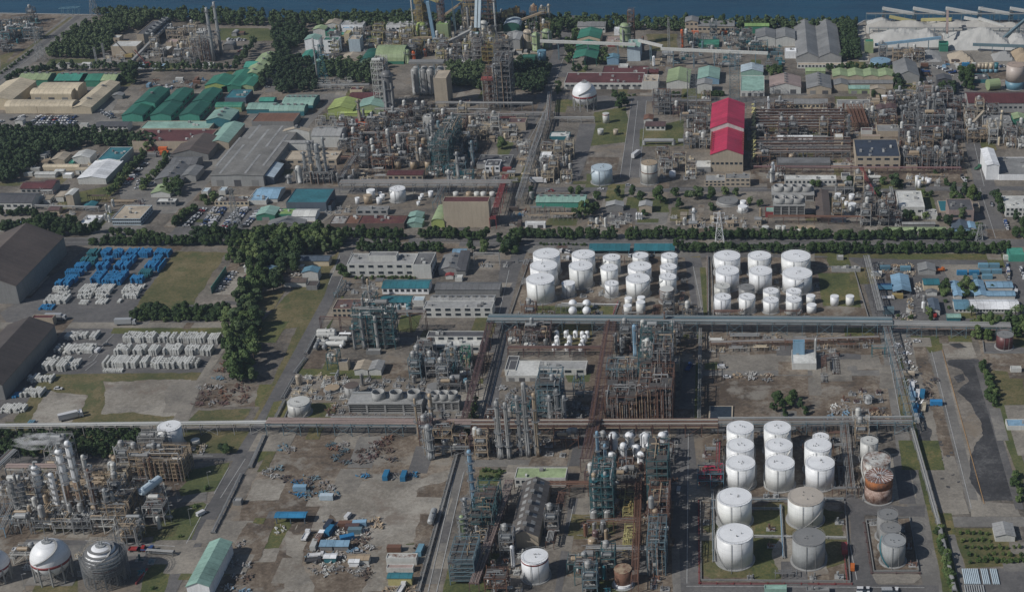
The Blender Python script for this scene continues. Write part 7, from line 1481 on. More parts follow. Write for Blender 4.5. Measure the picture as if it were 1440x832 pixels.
# ================================================================== LONG PIPE RACKS
rack([(688,464),(1254,468)],8,8,'bsteel','great pale blue grey pipe rack crossing the works',12,2,pc=('lgrey','dgrey','white','bsteel','lgrey','silver'),pr=.26,lm='the great pipe rack'); rack([(1254,470),(1420,473)],7,6,'bsteel','pipe rack end running behind the old apron',8,2,pc=('lgrey','pink','silver')); rack([(-20,613),(378,608)],6,3.4,'lgrey','long pale pipe rack with walkway roof across the fields',8,pc=('owhite','lgrey','silver','grey'),lm='the long field rack',pr=.25); rack([(378,608),(665,610)],7,6,'bsteel','blue grey trestle rack before the fan cooling tower',9,2,pc=('pink','lgrey','silver')); rack([(665,611),(1010,610)],7,6,'rsteel','rust brown rack from the stacks to the lower farm',9,2,pc=('rust','tan','rsteel','lgrey','plum')); rack([(1010,608),(1282,606)],7,6,'bsteel','blue grey rack behind the lower tank farm',8,2)
rack([(1246,470),(1282,606)],6,4,'bsteel','blue grey rack along the east works road',6,lm='the east road rack'); rack([(1282,606),(1318,735),(1342,836)],2.6,1.8,'steel','thin pipe rack running inland by the green strip',5,pc=('lgrey','silver','bsteel')); rack([(1238,450),(1218,372)],6,4,'dgrey','dark pipe rack between second farm and depot',6,pc=('lgrey','dgrey','silver')); rack([(693,460),(655,606)],7,4,'plum','red brown pipe rack beside the office lane',7,pc=('plum','rsteel','lgrey'),lm='the office lane rack'); rack([(860,468),(838,608),(826,664)],8,6,'plum','broad red brown pipe rack running inland',12,pc=('plum','rsteel','rust','plum'),lm='the broad red rack'); 
rack([(718,690),(668,836)],6,4,'plum','pinkish brown pipe bridge beside the dark gabled hall',7,pc=('pink','plum','rsteel'),lm='the pinkish bridge'); rack([(748,694),(935,694)],6,4,'rsteel','rusty pipe rack before the mint office',7,pc=('rust','tan','lgrey')); rack([(826,746),(900,742)],5,3,'rsteel','thin rusty rack in the valve yard',5,pc=('rust','lgrey')); rack([(825,782),(915,784)],5,3,'steel','silver pipe rack before the valve yard',5); rack([(899,690),(893,836)],7,3,'rsteel','rusty rack running inland through the valve yard',6,pc=('rust','rsteel','tan')); rack([(715,500),(845,500)],5,3,'plum','red brown rack behind the long white control house',6,pc=('rust','plum')); rack([(612,640),(660,640)],5,3,'steel','grey rack behind the twin slim columns',4); rack([(660,748),(700,748)],5,3,'tan','tan rack beside the steel grid',4)
for p, q, lb in [((447,466),(430,498),'pale pipe bank along the works road, upper length'),((430,505),(415,525),'pale pipe bank along the works road, second length'),((414,532),(398,560),'pale pipe bank along the works road, third length'),((400,565),(385,594),'pale pipe bank along the works road, fourth length'),((372,614),(352,658),'pale pipe bank beside the brownfield'),((340,668),(300,750),'pale pipe bank beside the mint roofed hall'),((642,640),(588,832),'thin kerbside pipe along the brownfield edge')]: rack([p,q],1.0,1.8,'steel',lb,4,pc=('lgrey','bsteel','dgrey'),pr=.16,step=6)
rack([(1226,500),(1244,500)],6,3,'teal','teal pipe bridge over the east road',3) ; rack([(1186,600),(1196,700)],6,4,'steel','silver rack between the lower file and rusting tanks',6); rack([(1000,488),(1236,480)],3,3,'rsteel','low rusty rack on the waste ground',5,pc=('rust','lgrey')); rack([(985,470),(983,600)],4,1.5,'steel','thin pipe line along the waste ground',3)
# ================================================================== CENTRE UNITS
tile(1,2)
bld('''
435 590 128 72 15 | f | plum | beige | gutted brick block with red rusty roof | dict(rm='rusty_roof',win=(6,2),lm='the gutted block')
945 1332 122 68 25 | f | lgrey | owhite | long white block with dark windows by the hedge | dict(win=(7,2),units=0)
978 1335 60 40 -5 | ge | lgrey | owhite | pale ridge roof behind the long white block | dict(vent=8)
880 945 60 25 0 | f | ice | owhite | pale blue white annex by the shop
965 1290 288 228 196 | f | dgrey | owhite | upper storey of the stepped white laboratory | dict(win=(6,2))
912 1262 322 278 238 | f | owhite | owhite | lower storey of the stepped white laboratory | dict(win=(7,1),units=3)
470 520 420 372 348 | f | grey | beige | small grey two storey hut on the lawn
556 632 447 415 366 | gn | beige | owhite | white gabled hut with small domed tank
638 706 447 415 366 | gn | lgrey | owhite | white gabled hut beside its twin
930 1005 392 368 342 | f | lblue | grey | pale blue roofed plant room
620 700 330 312 300 | f | lgrey | grey | low pipe shelter on the lane
''')
frame((555,785,300,250),23,'tsteel','big green teal process tower with pale columns',91,lev=7,dense=2.2,vess=9,verts=2,pcols=('lgrey','silver','bsteel','teal'),decks=.35)
for x, yb, yt, w in [(612,300,95,16),(690,298,110,20),(560,300,160,14),(735,295,60,12)]: column(x,yb,yt,w,'lgrey','pale column inside the green teal tower',name='process_column',pc='tsteel')
rack([(785,205),(965,205)],13,3,'rsteel','high rusty gallery from the green teal tower',4,pc=('lgrey','plum')); rack([(370,200),(590,205)],9,2,'plum','long dull red beam over the drums',2,pc=('plum','rust'))
for i in range(4): item('bullet',*G([400,400,470,450][i],[222,240,262,290][i]),'owhite',0,2,label='white horizontal drum before the gutted block')
for x in (347,395): item('bullet',*G(x,290),'silver',1.57,1,label='silver ball ended drum beside the works road')
clutter([(335,205),(530,205),(520,300),(330,300)],'bullet6 pump5 pipe_run3','white'); frame((405,465,420,385),9,'tsteel','small teal frame on the lawn',92); clutter([(765,60),(880,60),(880,135),(790,135)],'drum6 pump5 tower2','teal'); clutter([(600,0),(680,0),(680,60),(600,60)],'frame2 drum3','teal'); column(650,75,-60,10,'lgrey','thin grey vent stack by the blue roofed shops',plat=1)
clutter([(890,340),(1225,345),(1200,465),(890,465)],'frame9 drum8 pump16 pipe_run8 exchanger4','teal',.5); column(920,440,310,14,'steel','dark slim stack beside the plant room',plat=1); frame((1085,1130,450,420),14,'bsteel','blue grey frame at the office lane end',93); frame((1160,1205,440,410),14,'green','yellow green frame beside the office lane rack',94); tank(1178,22,495,460,'sky','small blue upright tank',stair=0)
clutter([(225,450),(520,460),(500,590),(180,580)],'pump20 drum8 bullet4 pipe_run8 exchanger3 shed2','pale',.6); clutter([(590,470),(950,470),(950,530),(600,530)],'pump10 pipe_run6 drum4 junk4','grey'); clutter([(1050,490),(1220,490),(1190,550),(1050,550)],'frame3 drum6 pump6','grey')
tank(545,80,582,482,'lgrey','pale tank with brown flat roof',rc='brown',mat='weathered_concrete'); tank(1005,80,548,486,'grey','grey concrete tank behind the small fans',mat='weathered_concrete'); tank(430,80,548,505,'grey','low empty tank with tan lid',rc='tan',mat='weathered_concrete',stair=0)
cooling_tower((525,935,662,602,540),'large concrete cooling tower with three fan stacks',3,fw=6.6,fx=(.39,.635,.88),lm='the large cooling tower'); cooling_tower((975,1145,648,592,560),'smaller concrete cooling tower with three low fans',3,fw=5.4)
rack([(430,700),(930,702)],2.5,3,'lgrey','white pipe line in front of the cooling towers',5); clutter([(440,600),(520,600),(500,720),(400,715)],'pump8 junk4 pipe_run3','rust'); clutter([(540,665),(1160,665),(1140,712),(500,712)],'pump14 pipe_run8 drum4','grey'); column(915,800,575,14,'tan','tan slim flare stack before the cooling towers',plat=2)
for x in (970,985,1000): column(x,790,655,12,'silver','silver pipe stack of a close trio',plat=0)
tile(1,3)
clutter([(960,-20),(1300,-20),(1300,80),(960,80)],'frame10 drum8 tower3 pump10','rust',.3); column(985,85,-110,34,'silver','fat grey slender tank left of the stacks'.replace('left of','beside'),plat=3); column(1378,80,-245,27,'lgrey','first grey stack of the five, beside the lane end',auto=False,tip=1,plat=4); column(1425,80,-235,23,'lgrey','second grey stack of the five',auto=False,plat=4)
tree_row((1200,-40),(1230,-230),14,'small',.9)
tree_row((1270,300-150),(1385,155),5,'bush',1.2,name='shrub',cat='shrub',label='clipped hedge on the small lawn'); tree_row((1370,160),(1345,215),5,'bush',1.2,name='shrub',cat='shrub',label='clipped hedge on the small lawn'); tree_row((1270,200),(1340,200),5,'bush',1.2,name='shrub',cat='shrub',label='clipped hedge on the small lawn'); tree(1330,265,40,'bush',name='shrub',cat='shrub',label='single round bush at the lawn edge')
X, Y = G(995,430); item('bullet',X,Y,'silver',1.57,2,label='lone silver horizontal tank lying on brown ground')
building((112,280,450,412,382),'blue','slate','open fronted shed with blue roof on the brownfield',roof='ge',open_=1,auto=False)
bld('''
385 450 668 640 618 | ge | white | teal | small hut with white roof in the salvage yard
518 635 678 650 620 | ge | tan | owhite | salvage yard shed with tan roof
525 580 690 672 655 | ge | white | white | small white canopy by the tan roof
362 430 600 575 550 | sh | lblue | grey | lean to with blue grey sheets
440 520 600 578 552 | sh | lblue | grey | second lean to with blue grey sheets
735 905 680 640 612 | f | owhite | owhite | white roofed barrack stained with rust | dict(rust=0) 
735 885 722 700 682 | f | pink | owhite | narrow rust streaked roof beside the barrack
745 878 795 752 725 | ge | teal | tyel | barrack with bright blue roof
'''.replace('dict(rust=0) ',"dict(units=0,rm='rusty_paint')"))

frame((1095,1235,792,660),13,'bsteel','pale blue steel grid of racks with white top',95,lev=6,decks=.8,vess=0,dense=.6)
for i, (x,y,c,r_) in enumerate([(365,530,'white',1.5),(330,580,'owhite',1.57),(505,465,'rust',0),(545,480,'plum',0),(585,460,'lblue',.1),(560,500,'bsteel',0),(415,500,'blue',1.4),(515,540,'vblue',.4),(410,470,'navy',1.4),(355,550,'rust',1.5),(780,600,'rust',0),(925,610,'sky',1.5),(250,260,'lblue',0),(400,310,'ice',0)]): item('container',*G(x,y),c,r_)
vehicle(*G(283,525),1.5,'truck','white','white truck beside the salvage yard'); vehicle(*G(520,412),1.3,'van','white','white van behind the orange container'); vehicle(*G(575,610),.2,'car','silver'); vehicle(*G(340,635),.1,'truck','white'); vehicle(*G(325,662),.1,'truck','dark grey'); vehicle(*G(820,820),1.4,'truck','white','white truck at the bottom of the barracks'); 
clutter([(430,440),(620,440),(630,600),(330,600)],'junk60 pump4','yard',.1); clutter([(300,610),(650,610),(640,740),(300,730)],'junk44 container2',['lgrey','owhite','brown','bsteel','grey','brown'],.1); clutter([(90,450),(200,440),(190,500),(80,500)],'junk9',['white','bsteel','owhite']); clutter([(430,0),(520,0),(500,105),(420,105)],'junk16',['bsteel','lgrey','rust','black']); clutter([(560,30),(760,10),(750,105),(550,105)],'junk18 pump6',['rust','plum','lgrey','dgrey','brown']); clutter([(640,-30),(770,-30),(760,10),(650,10)],'junk12',['rust','plum','dgrey']); clutter([(60,130),(190,130),(190,200),(60,200)],'junk12',['bsteel','lgrey','dgrey']); clutter([(150,20),(210,20),(200,45),(150,45)],'junk4',['sky','lgrey']); clutter([(210,190),(330,190),(300,300),(210,300)],'junk10',['bsteel','dgrey','blue']); clutter([(370,230),(470,230),(450,310),(370,310)],'junk10 container1',['lgrey','sky','bsteel']); clutter([(640,440),(700,440),(700,480),(640,480)],'junk4',['lgrey','tan']); clutter([(930,560),(1000,560),(960,700),(900,720)],'junk9',['lgrey','brown','sky']); clutter([(575,170),(905,170),(905,200),(575,200)],'junk3',['blue','lgrey']); clutter([(690,180),(890,180),(890,198),(690,198)],'container3',['blue','navy']); clutter([(730,720),(920,700),(900,830),(730,830)],'junk12',['owhite','tan','grey']); clutter([(-120,560),(-10,560),(-60,832),(-200,832)],'junk6',['lgrey','brown'])
tile(0,3); clutter([(1310,680),(1440,680),(1420,832),(1290,832)],'junk18',['lgrey','silver','steel','lblue']); building((1062,1188,870,800,552),'mint','white','long mint roofed hall by the works road',roof='gn',auto=False,rise=2); bld('1312 1358 345 322 305 | f | lgrey | grey | lone small grey hut by the pale pipe bank')
# ================================================================== REFINERY CORNER
zoom(0,600,3.589)
for x, yb, yt, w, c, lb, tp in [(95,450,262,22,'lgrey','slim grey column at the frame edge, shorter pair',0),(133,445,290,22,'lgrey','second slim grey column of the shorter pair',0),(222,405,195,36,'white','stout white column with dark cap',2),(305,450,232,26,'white','white column with curved vapour pipe',0),(372,458,112,34,'white','thick white and tan column with hooked top pipe',3),(428,470,70,28,'white','tallest column, white above and tan below',0),(490,470,140,20,'owhite','rust streaked column with many platforms',0),(565,500,310,22,'silver','short silver column with stacked platforms',0),(505,500,210,14,'rust','thin rusty column behind the short silver one',0)]: column(x,yb,yt,w,c,lb,auto=False,tip=tp,plat=7,pc='grey',low='tan' if 370 < x < 495 else None)

for a, c_, yb, yy, h, s in [(60,160,540,450,6,201),(178,275,540,440,7,202),(275,375,542,440,7,203),(380,470,542,440,7,204),(470,590,540,430,8,205),(230,520,420,330,10,206),(560,650,520,400,12,207),(250,330,250,160,14,208),(0,70,420,300,8,209),(590,700,600,540,9,210)]: frame((a,c_,yb,yy),h,rnd.choice(['owhite','lgrey','steel','tan']),'crowded pipe frame at the column feet',s,vess=6,dense=1.9,pcols=('owhite','tan','lgrey','silver','grey'),decks=.3)
for x in (75,100,135,180,215,290,400,430,470,500): tank(x,24,470,448,'owhite','small pale domed drum on the refinery table',top='dome',stair=0,ring=0)
rack([(50,262),(310,262)],7,4,'owhite','pale pink pipe duct behind the refinery columns',4,pc=('pink','owhite','pink'),pr=.7); rack([(-60,330),(85,190)],8,5,'lgrey','silver conveyor rack climbing beside the columns',6,pr=.4); rack([(0,560),(60,430)],5,5,'lblue','pale blue pipe deck at the frame edge',7)
clutter([(170,405),(640,405),(640,430),(170,430)],'pump6','pale')
clutter([(0,280),(150,260),(200,430),(0,470)],'frame6 drum6 pump8','pale',.2); clutter([(140,230),(640,270),(620,400),(200,400)],'frame12 drum14 pump14 bullet8 exchanger6','pale',.2)
sphere(278,655,192,800,'white sphere tank with bold red band on crossed legs',lm='the white sphere tank'); sphere(-12,690,150,800,'second red banded sphere tank cut by the frame edge')
sphere(545,672,185,812,'sphere tank wrapped in dense grey scaffolding',lm='the scaffolded tank',wrap=1)
vehicle(*G(108,628),0,'truck','white','white flatbed on the refinery road')
clutter([(50,650),(170,650),(160,720),(60,720)],'frame2 pump5 pipe_run3','pale'); clutter([(400,640),(440,640),(440,760),(390,760)],'pump4 pipe_run_deep1','pale')
zoom(120,600,5.2)
frame((400,730,400,290),12,'tan','large tan and rust furnace block with stacked ducts',220,lev=6,dense=2.4,vess=6,verts=8,pcols=('tan','beige','rust','lgrey','owhite'),lm='the furnace block'); frame((410,590,240,190),12,'lgrey','pale frame behind the furnace block',221,lev=6,vess=5,dense=1.8)
clutter([(180,210),(410,200),(470,370),(200,480)],'frame8 drum8 bullet8 exchanger5 pump8',['owhite','lgrey','silver','tan','owhite','beige'],.2); clutter([(220,480),(520,490),(560,760),(240,780)],'frame12 drum10 tower4 pump8 bullet3','pale',.2); clutter([(730,150),(880,150),(860,200),(700,210)],'pump8 drum4 junk3','pale',.3); item('bullet',*G(510,590),'ice',1.2,2,z=9,s=1.25,label='pale blue horizontal drum raised above the plant road'); frame((475,560,680,620),8.5,'tan','tan frame carrying the pale blue drum',222,vess=2)
vehicle(*G(850,640),.9,'van','white','white van driving on the works road'); 
tile(0,3); vehicle(*G(775,600),0,'truck','red','red tanker truck on the refinery road'); vehicle(*G(822,600),0,'truck','blue','blue truck touching the red tanker'); wallrun([(765,790),(830,705)],1,'crimson','red trench edge behind the scaffolded tank'); rack([(830,615),(980,625)],2,2,'steel','curved grey hose rack on the grass',4); clutter([(760,620),(880,620),(840,720),(760,740)],'pump5 pipe_run2','teal')
for x, y in [(1180,250),(1075,460),(1000,320),(965,440),(145,830)]: lamp_post(x,y,9,'slim grey lamp post on the refinery lawn','silver')
for x, y, w in [(1165,255,40),(1105,355,40),(1015,525,30),(862,815,35)]: tree(x,y,w,'bush',name='shrub',cat='shrub',label='round clipped bush on the refinery lawn')
tree(1285,55,70,'big'); tree(1260,40,60,'big'); 
tile(); wood([(-20,611),(195,609),(205,636),(160,642),(-20,643)],110,'field_woods','dense dark green thicket behind the refinery','leaf',gap=4,h=6,rad=3,leaves=320,leaf=.45)
# ================================================================== CENTRE LOWER
zoom(680,440,4.379)
for x, y in [(437,228),(455,200),(452,178),(452,148),(515,228),(530,208),(532,178),(510,148),(600,228),(612,200),(625,175),(610,152),(567,148),(640,150)]: column(x,y,y-40,30,'white','plump white upright vessel',plat=0,name='white_vessel',cat='vessel',group='white vessels in the dark pit')
building((140,335,420,385,290),'owhite','owhite','main pale flat part of the white control house',roof='f',auto=False,units=0,seamless=1,door=3); building((132,200,385,348,262),'dgrey','owhite','dark roofed wing of the white control house',roof='f',auto=False,seamless=1); building((336,632,382,345,292),'lgrey','owhite','farther pale part of the white control house',roof='f',auto=False,win=(4,1)); patch('lawn',[(500,375),(665,370),(650,425),(520,425)],'lawn',.3)
frame((335,480,668,560),21,'bsteel','blue grey steel tower beside the lawn',101,lev=7,dense=1.6,vess=6,pcols=('bsteel','lgrey','tsteel'),decks=.3,lm='the blue grey tower')
for x, yb, yt, w in [(415,670,505,24),(460,668,465,24),(503,670,505,22)]: column(x,yb,yt,w,'silver','grey column in front of the blue grey tower',plat=2)
for i, (x,yb,yt,w,c) in enumerate([(232,880,505,22,'lgrey'),(278,880,425,29,'lgrey'),(336,880,490,27,'tan')]): column(x,yb,yt,w,c,['third grey stack of the five','tallest grey stack of the five','tan stack ending the row of five'][i],auto=False,plat=5)
rack([(505,545),(690,548)],6,3,'lgrey','white pipe bridge to the broad red rack',4); frame((555,615,520,480),9,'bsteel','small blue grey frame on the paving',102); clutter([(230,560),(340,570),(340,660),(230,660)],'frame3 drum5 pump5','teal',.3); clutter([(190,60),(410,60),(410,225),(190,225)],'frame5 drum4 pump6','rust',.4); clutter([(0,690),(680,700),(660,820),(0,820)],'frame6 pump20 drum5 tower2','rust',.3); clutter([(560,560),(660,560),(640,660),(540,660)],'pump5 junk3','grey'); clutter([(120,440),(330,460),(230,560),(90,650)],'junk6 pump3','grey')
building((780,970,365,320,270),'brown','beige','tan walled house with dark roof inside the pipe structure',roof='f',auto=False,seamless=1); building((1165,1205,360,310,262),'grey','beige','beige end of the house behind the pipe structure',roof='f',auto=False,seamless=1)
frame((760,950,470,400),12,'bsteel','grey blue frame with rows of thin pipes',103,lev=3,verts=12,vess=0,dense=1.3,decks=.4); frame((1045,1165,500,380),24,'steel','tall grey frame of tan upright pipes',104,lev=6,verts=9,vess=2,dense=1.4); frame((960,1045,500,380),22,'tsteel','teal frame in the heart of the pipe structure',105,lev=6,vess=5,dense=2,decks=.3); frame((752,955,680,570),15,'rsteel','rusty frame of upright pipes by the broad red rack',106,lev=4,verts=14,vess=2,dense=1.6); frame((955,1165,680,520),20,'rsteel','tall rusty frame of upright pipes, lane side',107,lev=5,verts=14,vess=2,dense=1.6,pcols=('rust','tan','lgrey','rsteel')); frame((975,1165,345,290),22,'tsteel','teal walkway frame over the tan columns',108,lev=6,vess=1,decks=.3)
for x, yb, yt, w, c, lb in [(935,265,70,26,'lblue','thick pale blue column under the great rack'),(1054,235,85,14,'tan','tan slim column behind the pipe structure'),(1112,183,118,20,'white','short bright white vessel'),(1137,240,100,12,'tan','thin tan column, one of a pair'),(1180,250,105,14,'tan','tan orange column, one of a pair'),(1116,120,-10,9,'rust','thin dark vent pipe over the great rack'),(820,250,120,14,'grey','grey thin column beside the broad red rack'),(850,250,150,16,'silver','grey column with short cap'),(1010,240,75,30,'steel','dark boxed column under the great rack')]: column(x,yb,yt,w,c,lb,plat=2)
clutter([(790,130),(1190,130),(1190,250),(780,250)],'frame7 drum8 tower3 pump8','rust',.3); 
tile(2,2); clutter([(1120,220),(1440,230),(1440,310),(1110,310)],'pipe_run10 pump14 junk8','pale',.8); clutter([(1100,250),(1440,250),(1440,300),(1100,300)],'pipe_run3','rust'); 
X, Y = G(1175,660); b = MB(); b.box(-6,6,-6.5,6.5,0,.7); b.box(-5.3,5.3,-5.8,5.8,.7,.72,1); t = b.build('water_pit',['weathered_concrete','dark_glass'],None,'beige',(X,Y,0)); tag(t,'square dark water pit with tan rim on waste ground','basin'); vehicle(*G(995,410),1.3,'truck','blue','blue truck in the shade of the pipe structure'); vehicle(*G(1180,405),0,'van','white','white van beside the green square'); vehicle(*G(1210,460),0,'car','white','white car on the waste ground road'); clutter([(1230,440),(1440,440),(1440,480),(1230,480)],'junk5 pump3','pale')
tile(3,2)
bld('''
135 272 414 378 300 | f | owhite | owhite | small white plant house with pale blue roof box | dict(units=2,lm='the blue topped house')
''')
building((140,205,362,350,298),'sky','lblue','pale blue box on the small white plant house',roof='f',H=11,seamless=1); column(266,380,238,10,'owhite','white thin stack of the small white plant house',plat=0)
column(565,600,558,42,'silver','small round grey vessel on the waste ground',plat=1); clutter([(480,540),(640,540),(640,610),(400,610)],'pump8 junk8 frame1','rust'); clutter([(500,640),(690,640),(690,720),(480,720)],'junk12 pump4','rust'); clutter([(350,630),(440,630),(440,700),(350,700)],'junk8',['owhite','lblue','lgrey']); clutter([(0,230),(600,230),(600,300),(0,300)],'pipe_run10 pump12','rust'); clutter([(300,310),(400,310),(400,470),(310,470)],'pipe_run_deep4 pump5','grey'); grove([(20,600),(110,570),(230,640),(240,690),(30,690)],8,'big',.66,4.5)
for x, y, c, r_ in [(810,520,'white',1.5),(805,545,'ice',1.5),(815,575,'lblue',1.5),(820,640,'sky',1.4),(868,562,'blue',1.4),(838,700,'owhite',1.5),(790,450,'beige',0),(945,612,'vblue',0),(830,655,'vblue',1.4)]: item('container',*G(x,y),c,r_)
vehicle(*G(840,562),1.4,'truck','white','white truck among containers on the old apron'); vehicle(*G(875,635),1.4,'truck','beige','beige machine truck on the old apron'); clutter([(725,260),(790,260),(800,420),(740,420)],'junk18','white'); clutter([(780,480),(840,480),(860,720),(800,700)],'junk18',['white','sky','vblue','lgrey']); clutter([(790,400),(940,400),(960,640),(880,640)],'junk6',['dgrey','brown']); tree_row((1200,390),(1290,610),16,'small',1.0); tree_row((1240,560),(1270,620),5,'small',1.0)
bld('1345 1500 755 730 690 | f | lblue | owhite | low pale blue roofed shed on the yard')
bld('1365 1425 430 422 414 | f | owhite | owhite | small white hut on dry ground')
tile(2,3)
building((18,304,242,190,130),'lgreen','owhite','mint green roofed office with glass front',roof='f',auto=False,win=(9,1),seamless=1,units=2); building((-5,152,585,520,218),(.12,.108,.098),'beige','long dark gabled hall with roof hatches',roof='gn',auto=False,sky=8,vent=5,rise=3.2)
tank(135,152,788,588,'white','white tank with red rim stripe in the lower works',auto=False,band=('crimson',.88),lm='the red striped tank'); tank(627,106,822,755,'white','white tank base carrying a rusty drum',auto=False,stair=0,band=None); tank(627,98,816,672,'rust','rusty orange drum standing on a white base',rust=2,rc='tan',auto=False,stair=0,ring=0); column(8,690,570,22,'white','white slim upright tank by the red striped tank',plat=0,name='upright_tank',cat='tank')
zoom(780,600,3.589)
for x, y, h in [(297,110,82),(380,95,68),(460,95,68),(545,85,58),(290,200,75),(350,180,100),(415,150,60),(435,180,55),(478,130,48)]: column(x,y,y-h,46 if y < 120 else 34,'white','white upright vessel in the lower works',plat=1,name='white_vessel',cat='vessel')
for x, yb, yt in [(222,190,20),(258,200,85)]: column(x,yb,yt,16,'lblue','pale blue thin column by the broad red rack',plat=2)
frame((185,300,470,350),21,'tsteel','bright teal framed unit with pale columns',111,lev=6,dense=2.0,vess=6,decks=.35,pcols=('lgrey','teal','silver'),lm='the teal unit'); column(207,455,255,18,'lgrey','pale column in the teal framed unit, first',plat=4,pc='teal'); column(265,450,225,18,'lgrey','pale column in the teal framed unit, second',plat=4,pc='teal')
for x in (200,268): item('drum',*G(x,462),'lgrey',v=3)
frame((470,575,420,300),26,'tsteel','tall teal topped block at the lane',112,lev=7,dense=1.6,vess=6,lm='the teal topped block'); frame((470,575,600,430),17,'rsteel','rusty pipe deck at the lane, middle part',113,lev=4,dense=2.,vess=6,verts=6); frame((470,560,750,615),17,'bsteel','blue grey pipe tower at the lane, front part',114,lev=5,dense=2.,vess=5,verts=4)
for x in (505,530,555): column(x,270,130,14,'tan','rust tan finned column over the lower works',plat=5)
for y0 in (375,545): frame((345,395,y0+95,y0),5,'tyel','straw coloured valve frame',115+y0,lev=2,pcols=('tyel','yellow'),vess=0,dense=2)
clutter([(220,150),(580,150),(580,300),(200,300)],'frame14 drum12 tower6 pump10','rust',.2); clutter([(300,320),(420,320),(420,480),(320,480)],'pump10 pipe_run_deep4 drum3',['tyel','tan','rsteel'],.3); clutter([(395,340),(470,340),(470,640),(395,640)],'pipe_run_deep14 pump8','rust',.2); clutter([(150,500),(270,500),(260,610),(150,610)],'drum9 frame2 pump5','rust',.3); clutter([(130,650),(300,650),(290,830),(120,830)],'frame4 drum4 pump8','teal',.6); clutter([(300,30),(620,30),(620,150),(240,150)],'pipe_run4 pump8 drum4','grey'); clutter([(580,150),(620,150),(600,500),(580,500)],'pipe_run_deep3 pump3','rust'); clutter([(480,690),(560,690),(560,830),(480,830)],'pump3','rust')
for i, (x,y) in enumerate([(455,315),(505,300)]): building((475,570,345,300,235),'plum','dgrey','dull red roofed box over the lower works',roof='f') if i == 0 and 0 else None
zoom(600,600,3.585)
for x, yb, yt, w, c, lb in [(240,405,115,22,'lblue','taller of the twin slim pale blue columns'),(208,540,355,20,'silver','shorter slim silver column before the twin'),(262,400,325,16,'silver','short silver stub beside the twin slim columns'),(190,600,445,26,'lgreen','pale green column with rusty base')]: column(x,yb,yt,w,c,lb,auto=False,plat=6)
for x in (283,300,318,335): column(x,400,345,10,'tan','short tan post vessel in a row',plat=0,group='row of tan post vessels')
frame((230,345,560,410),15,'tsteel','dark teal frame beside the twin slim columns',121,lev=4,dense=1.8,vess=6,decks=.35); frame((215,300,640,575),7,'steel','low grey frame behind the steel grid',122,vess=3,dense=1.8); clutter([(250,560),(360,560),(340,740),(250,780)],'frame5 drum6 pump8 pipe_run_deep3','rust',.3); clutter([(345,620),(420,620),(400,830),(320,830)],'frame2 pump14 drum8 pipe_run_deep5','rust',.3); clutter([(620,330),(700,330),(640,610),(600,610)],'pipe_run_deep6 frame4 pump8','grey',.4); clutter([(420,610),(480,610),(480,830),(400,830)],'pump6 shed1 junk4','pale',.4); clutter([(640,520),(680,520),(660,600),(610,600)],'junk6','grey'); clutter([(0,0),(150,0),(150,150),(0,150)],'frame4 tower2 drum4 pump6','rust',.3); clutter([(290,60),(360,60),(360,160),(280,160)],'frame2 pump5','rust'); clutter([(440,80),(700,80),(690,160),(430,160)],'pump8 frame2 drum2','rust',.5)
# right edge
tile(3,3)
bld('''
1278 1388 548 518 448 | gn | lgrey | owhite | lone white gabled shed by the nursery plot | dict(sky=3)
-20 105 840 815 808 | f | mint | mint | long mint roof at the bottom edge
215 345 850 822 800 | f | grey | grey | grey roof at the bottom edge | dict(units=3)
''')

for r_ in range(5):
    for c_ in range(9):
        x = 1085+c_*36+r_*14+ (0 if c_ < 5 else 15); y = 488+r_*40
        if r_ < 2 and c_ > 4 or rnd.random() < .08: continue
        tree(x+rnd.uniform(-5,5),y+rnd.uniform(-5,5)+20,rnd.uniform(26,38),'shrub',name='nursery_shrub',cat='shrub',label='young round shrub of the nursery plot')
for c_ in range(8): tree(1185+c_*34,660+rnd.uniform(-6,6),38,'shrub',name='nursery_shrub',cat='shrub',label='young round shrub of the nursery plot')
tree_row((955,480),(1035,832),26,'small',.9,name='hedge_tree',label='small bright hedge tree beside the narrow service road'); tree_row((1375,170),(1425,340),9,'small',.9)
for g_, (x0,n) in enumerate([(1105,9),(1212,4),(1265,4)]):
    for i in range(n):
        Y = yat(uy(790)); X = xat(ux(x0+4+i*10.5),Y); b = MB(); b.tube((0,0,.4),(0,10.5,.4),.3,k=8); o = b.build('stacked_pipe','paint',None,'ice',(X,Y,.05)); tag(o,'long pale pipe lying on the dark yard','pipe','long pale pipes on the yard',True)
for i in range(9):
    Y = yat(uy(848)); X = xat(ux(1115+i*13),Y); b = MB(); b.tube((0,0,.4),(0,6,.4),.3,k=8); o = b.build('stacked_pipe','paint',None,'silver',(X,Y,.05)); tag(o,'short pale pipe at the bottom yard edge','pipe','short pale pipes on the yard',True)
cars((640,828),(730,828),6,85); cars((500,826),(570,826),4,85); vehicle(*G(475,700),1.5,'van','orange','orange van on the tank farm road'); item('container',*G(430,600),'crimson',1.57,label='small red hose cabin at the fire main')
tile(2,3); frame((1045,1190,250,200),8,'sky','pale blue frame with red pipes beside the lower farm',131,lev=2,pcols=('red','crimson','sky','lgrey'),vess=1,dense=2.2); vehicle(*G(938,265),1.5,'van','silver','silver van in the shade of the teal topped block'); clutter([(1080,0),(1150,0),(1150,130),(1090,130)],'pipe_run_deep4 pump3','rust'); 
rack([(1162,20),(1155,200)],3,2,'plum','dull red pipe line behind the first lower file',3,pc=('crimson','plum')); 
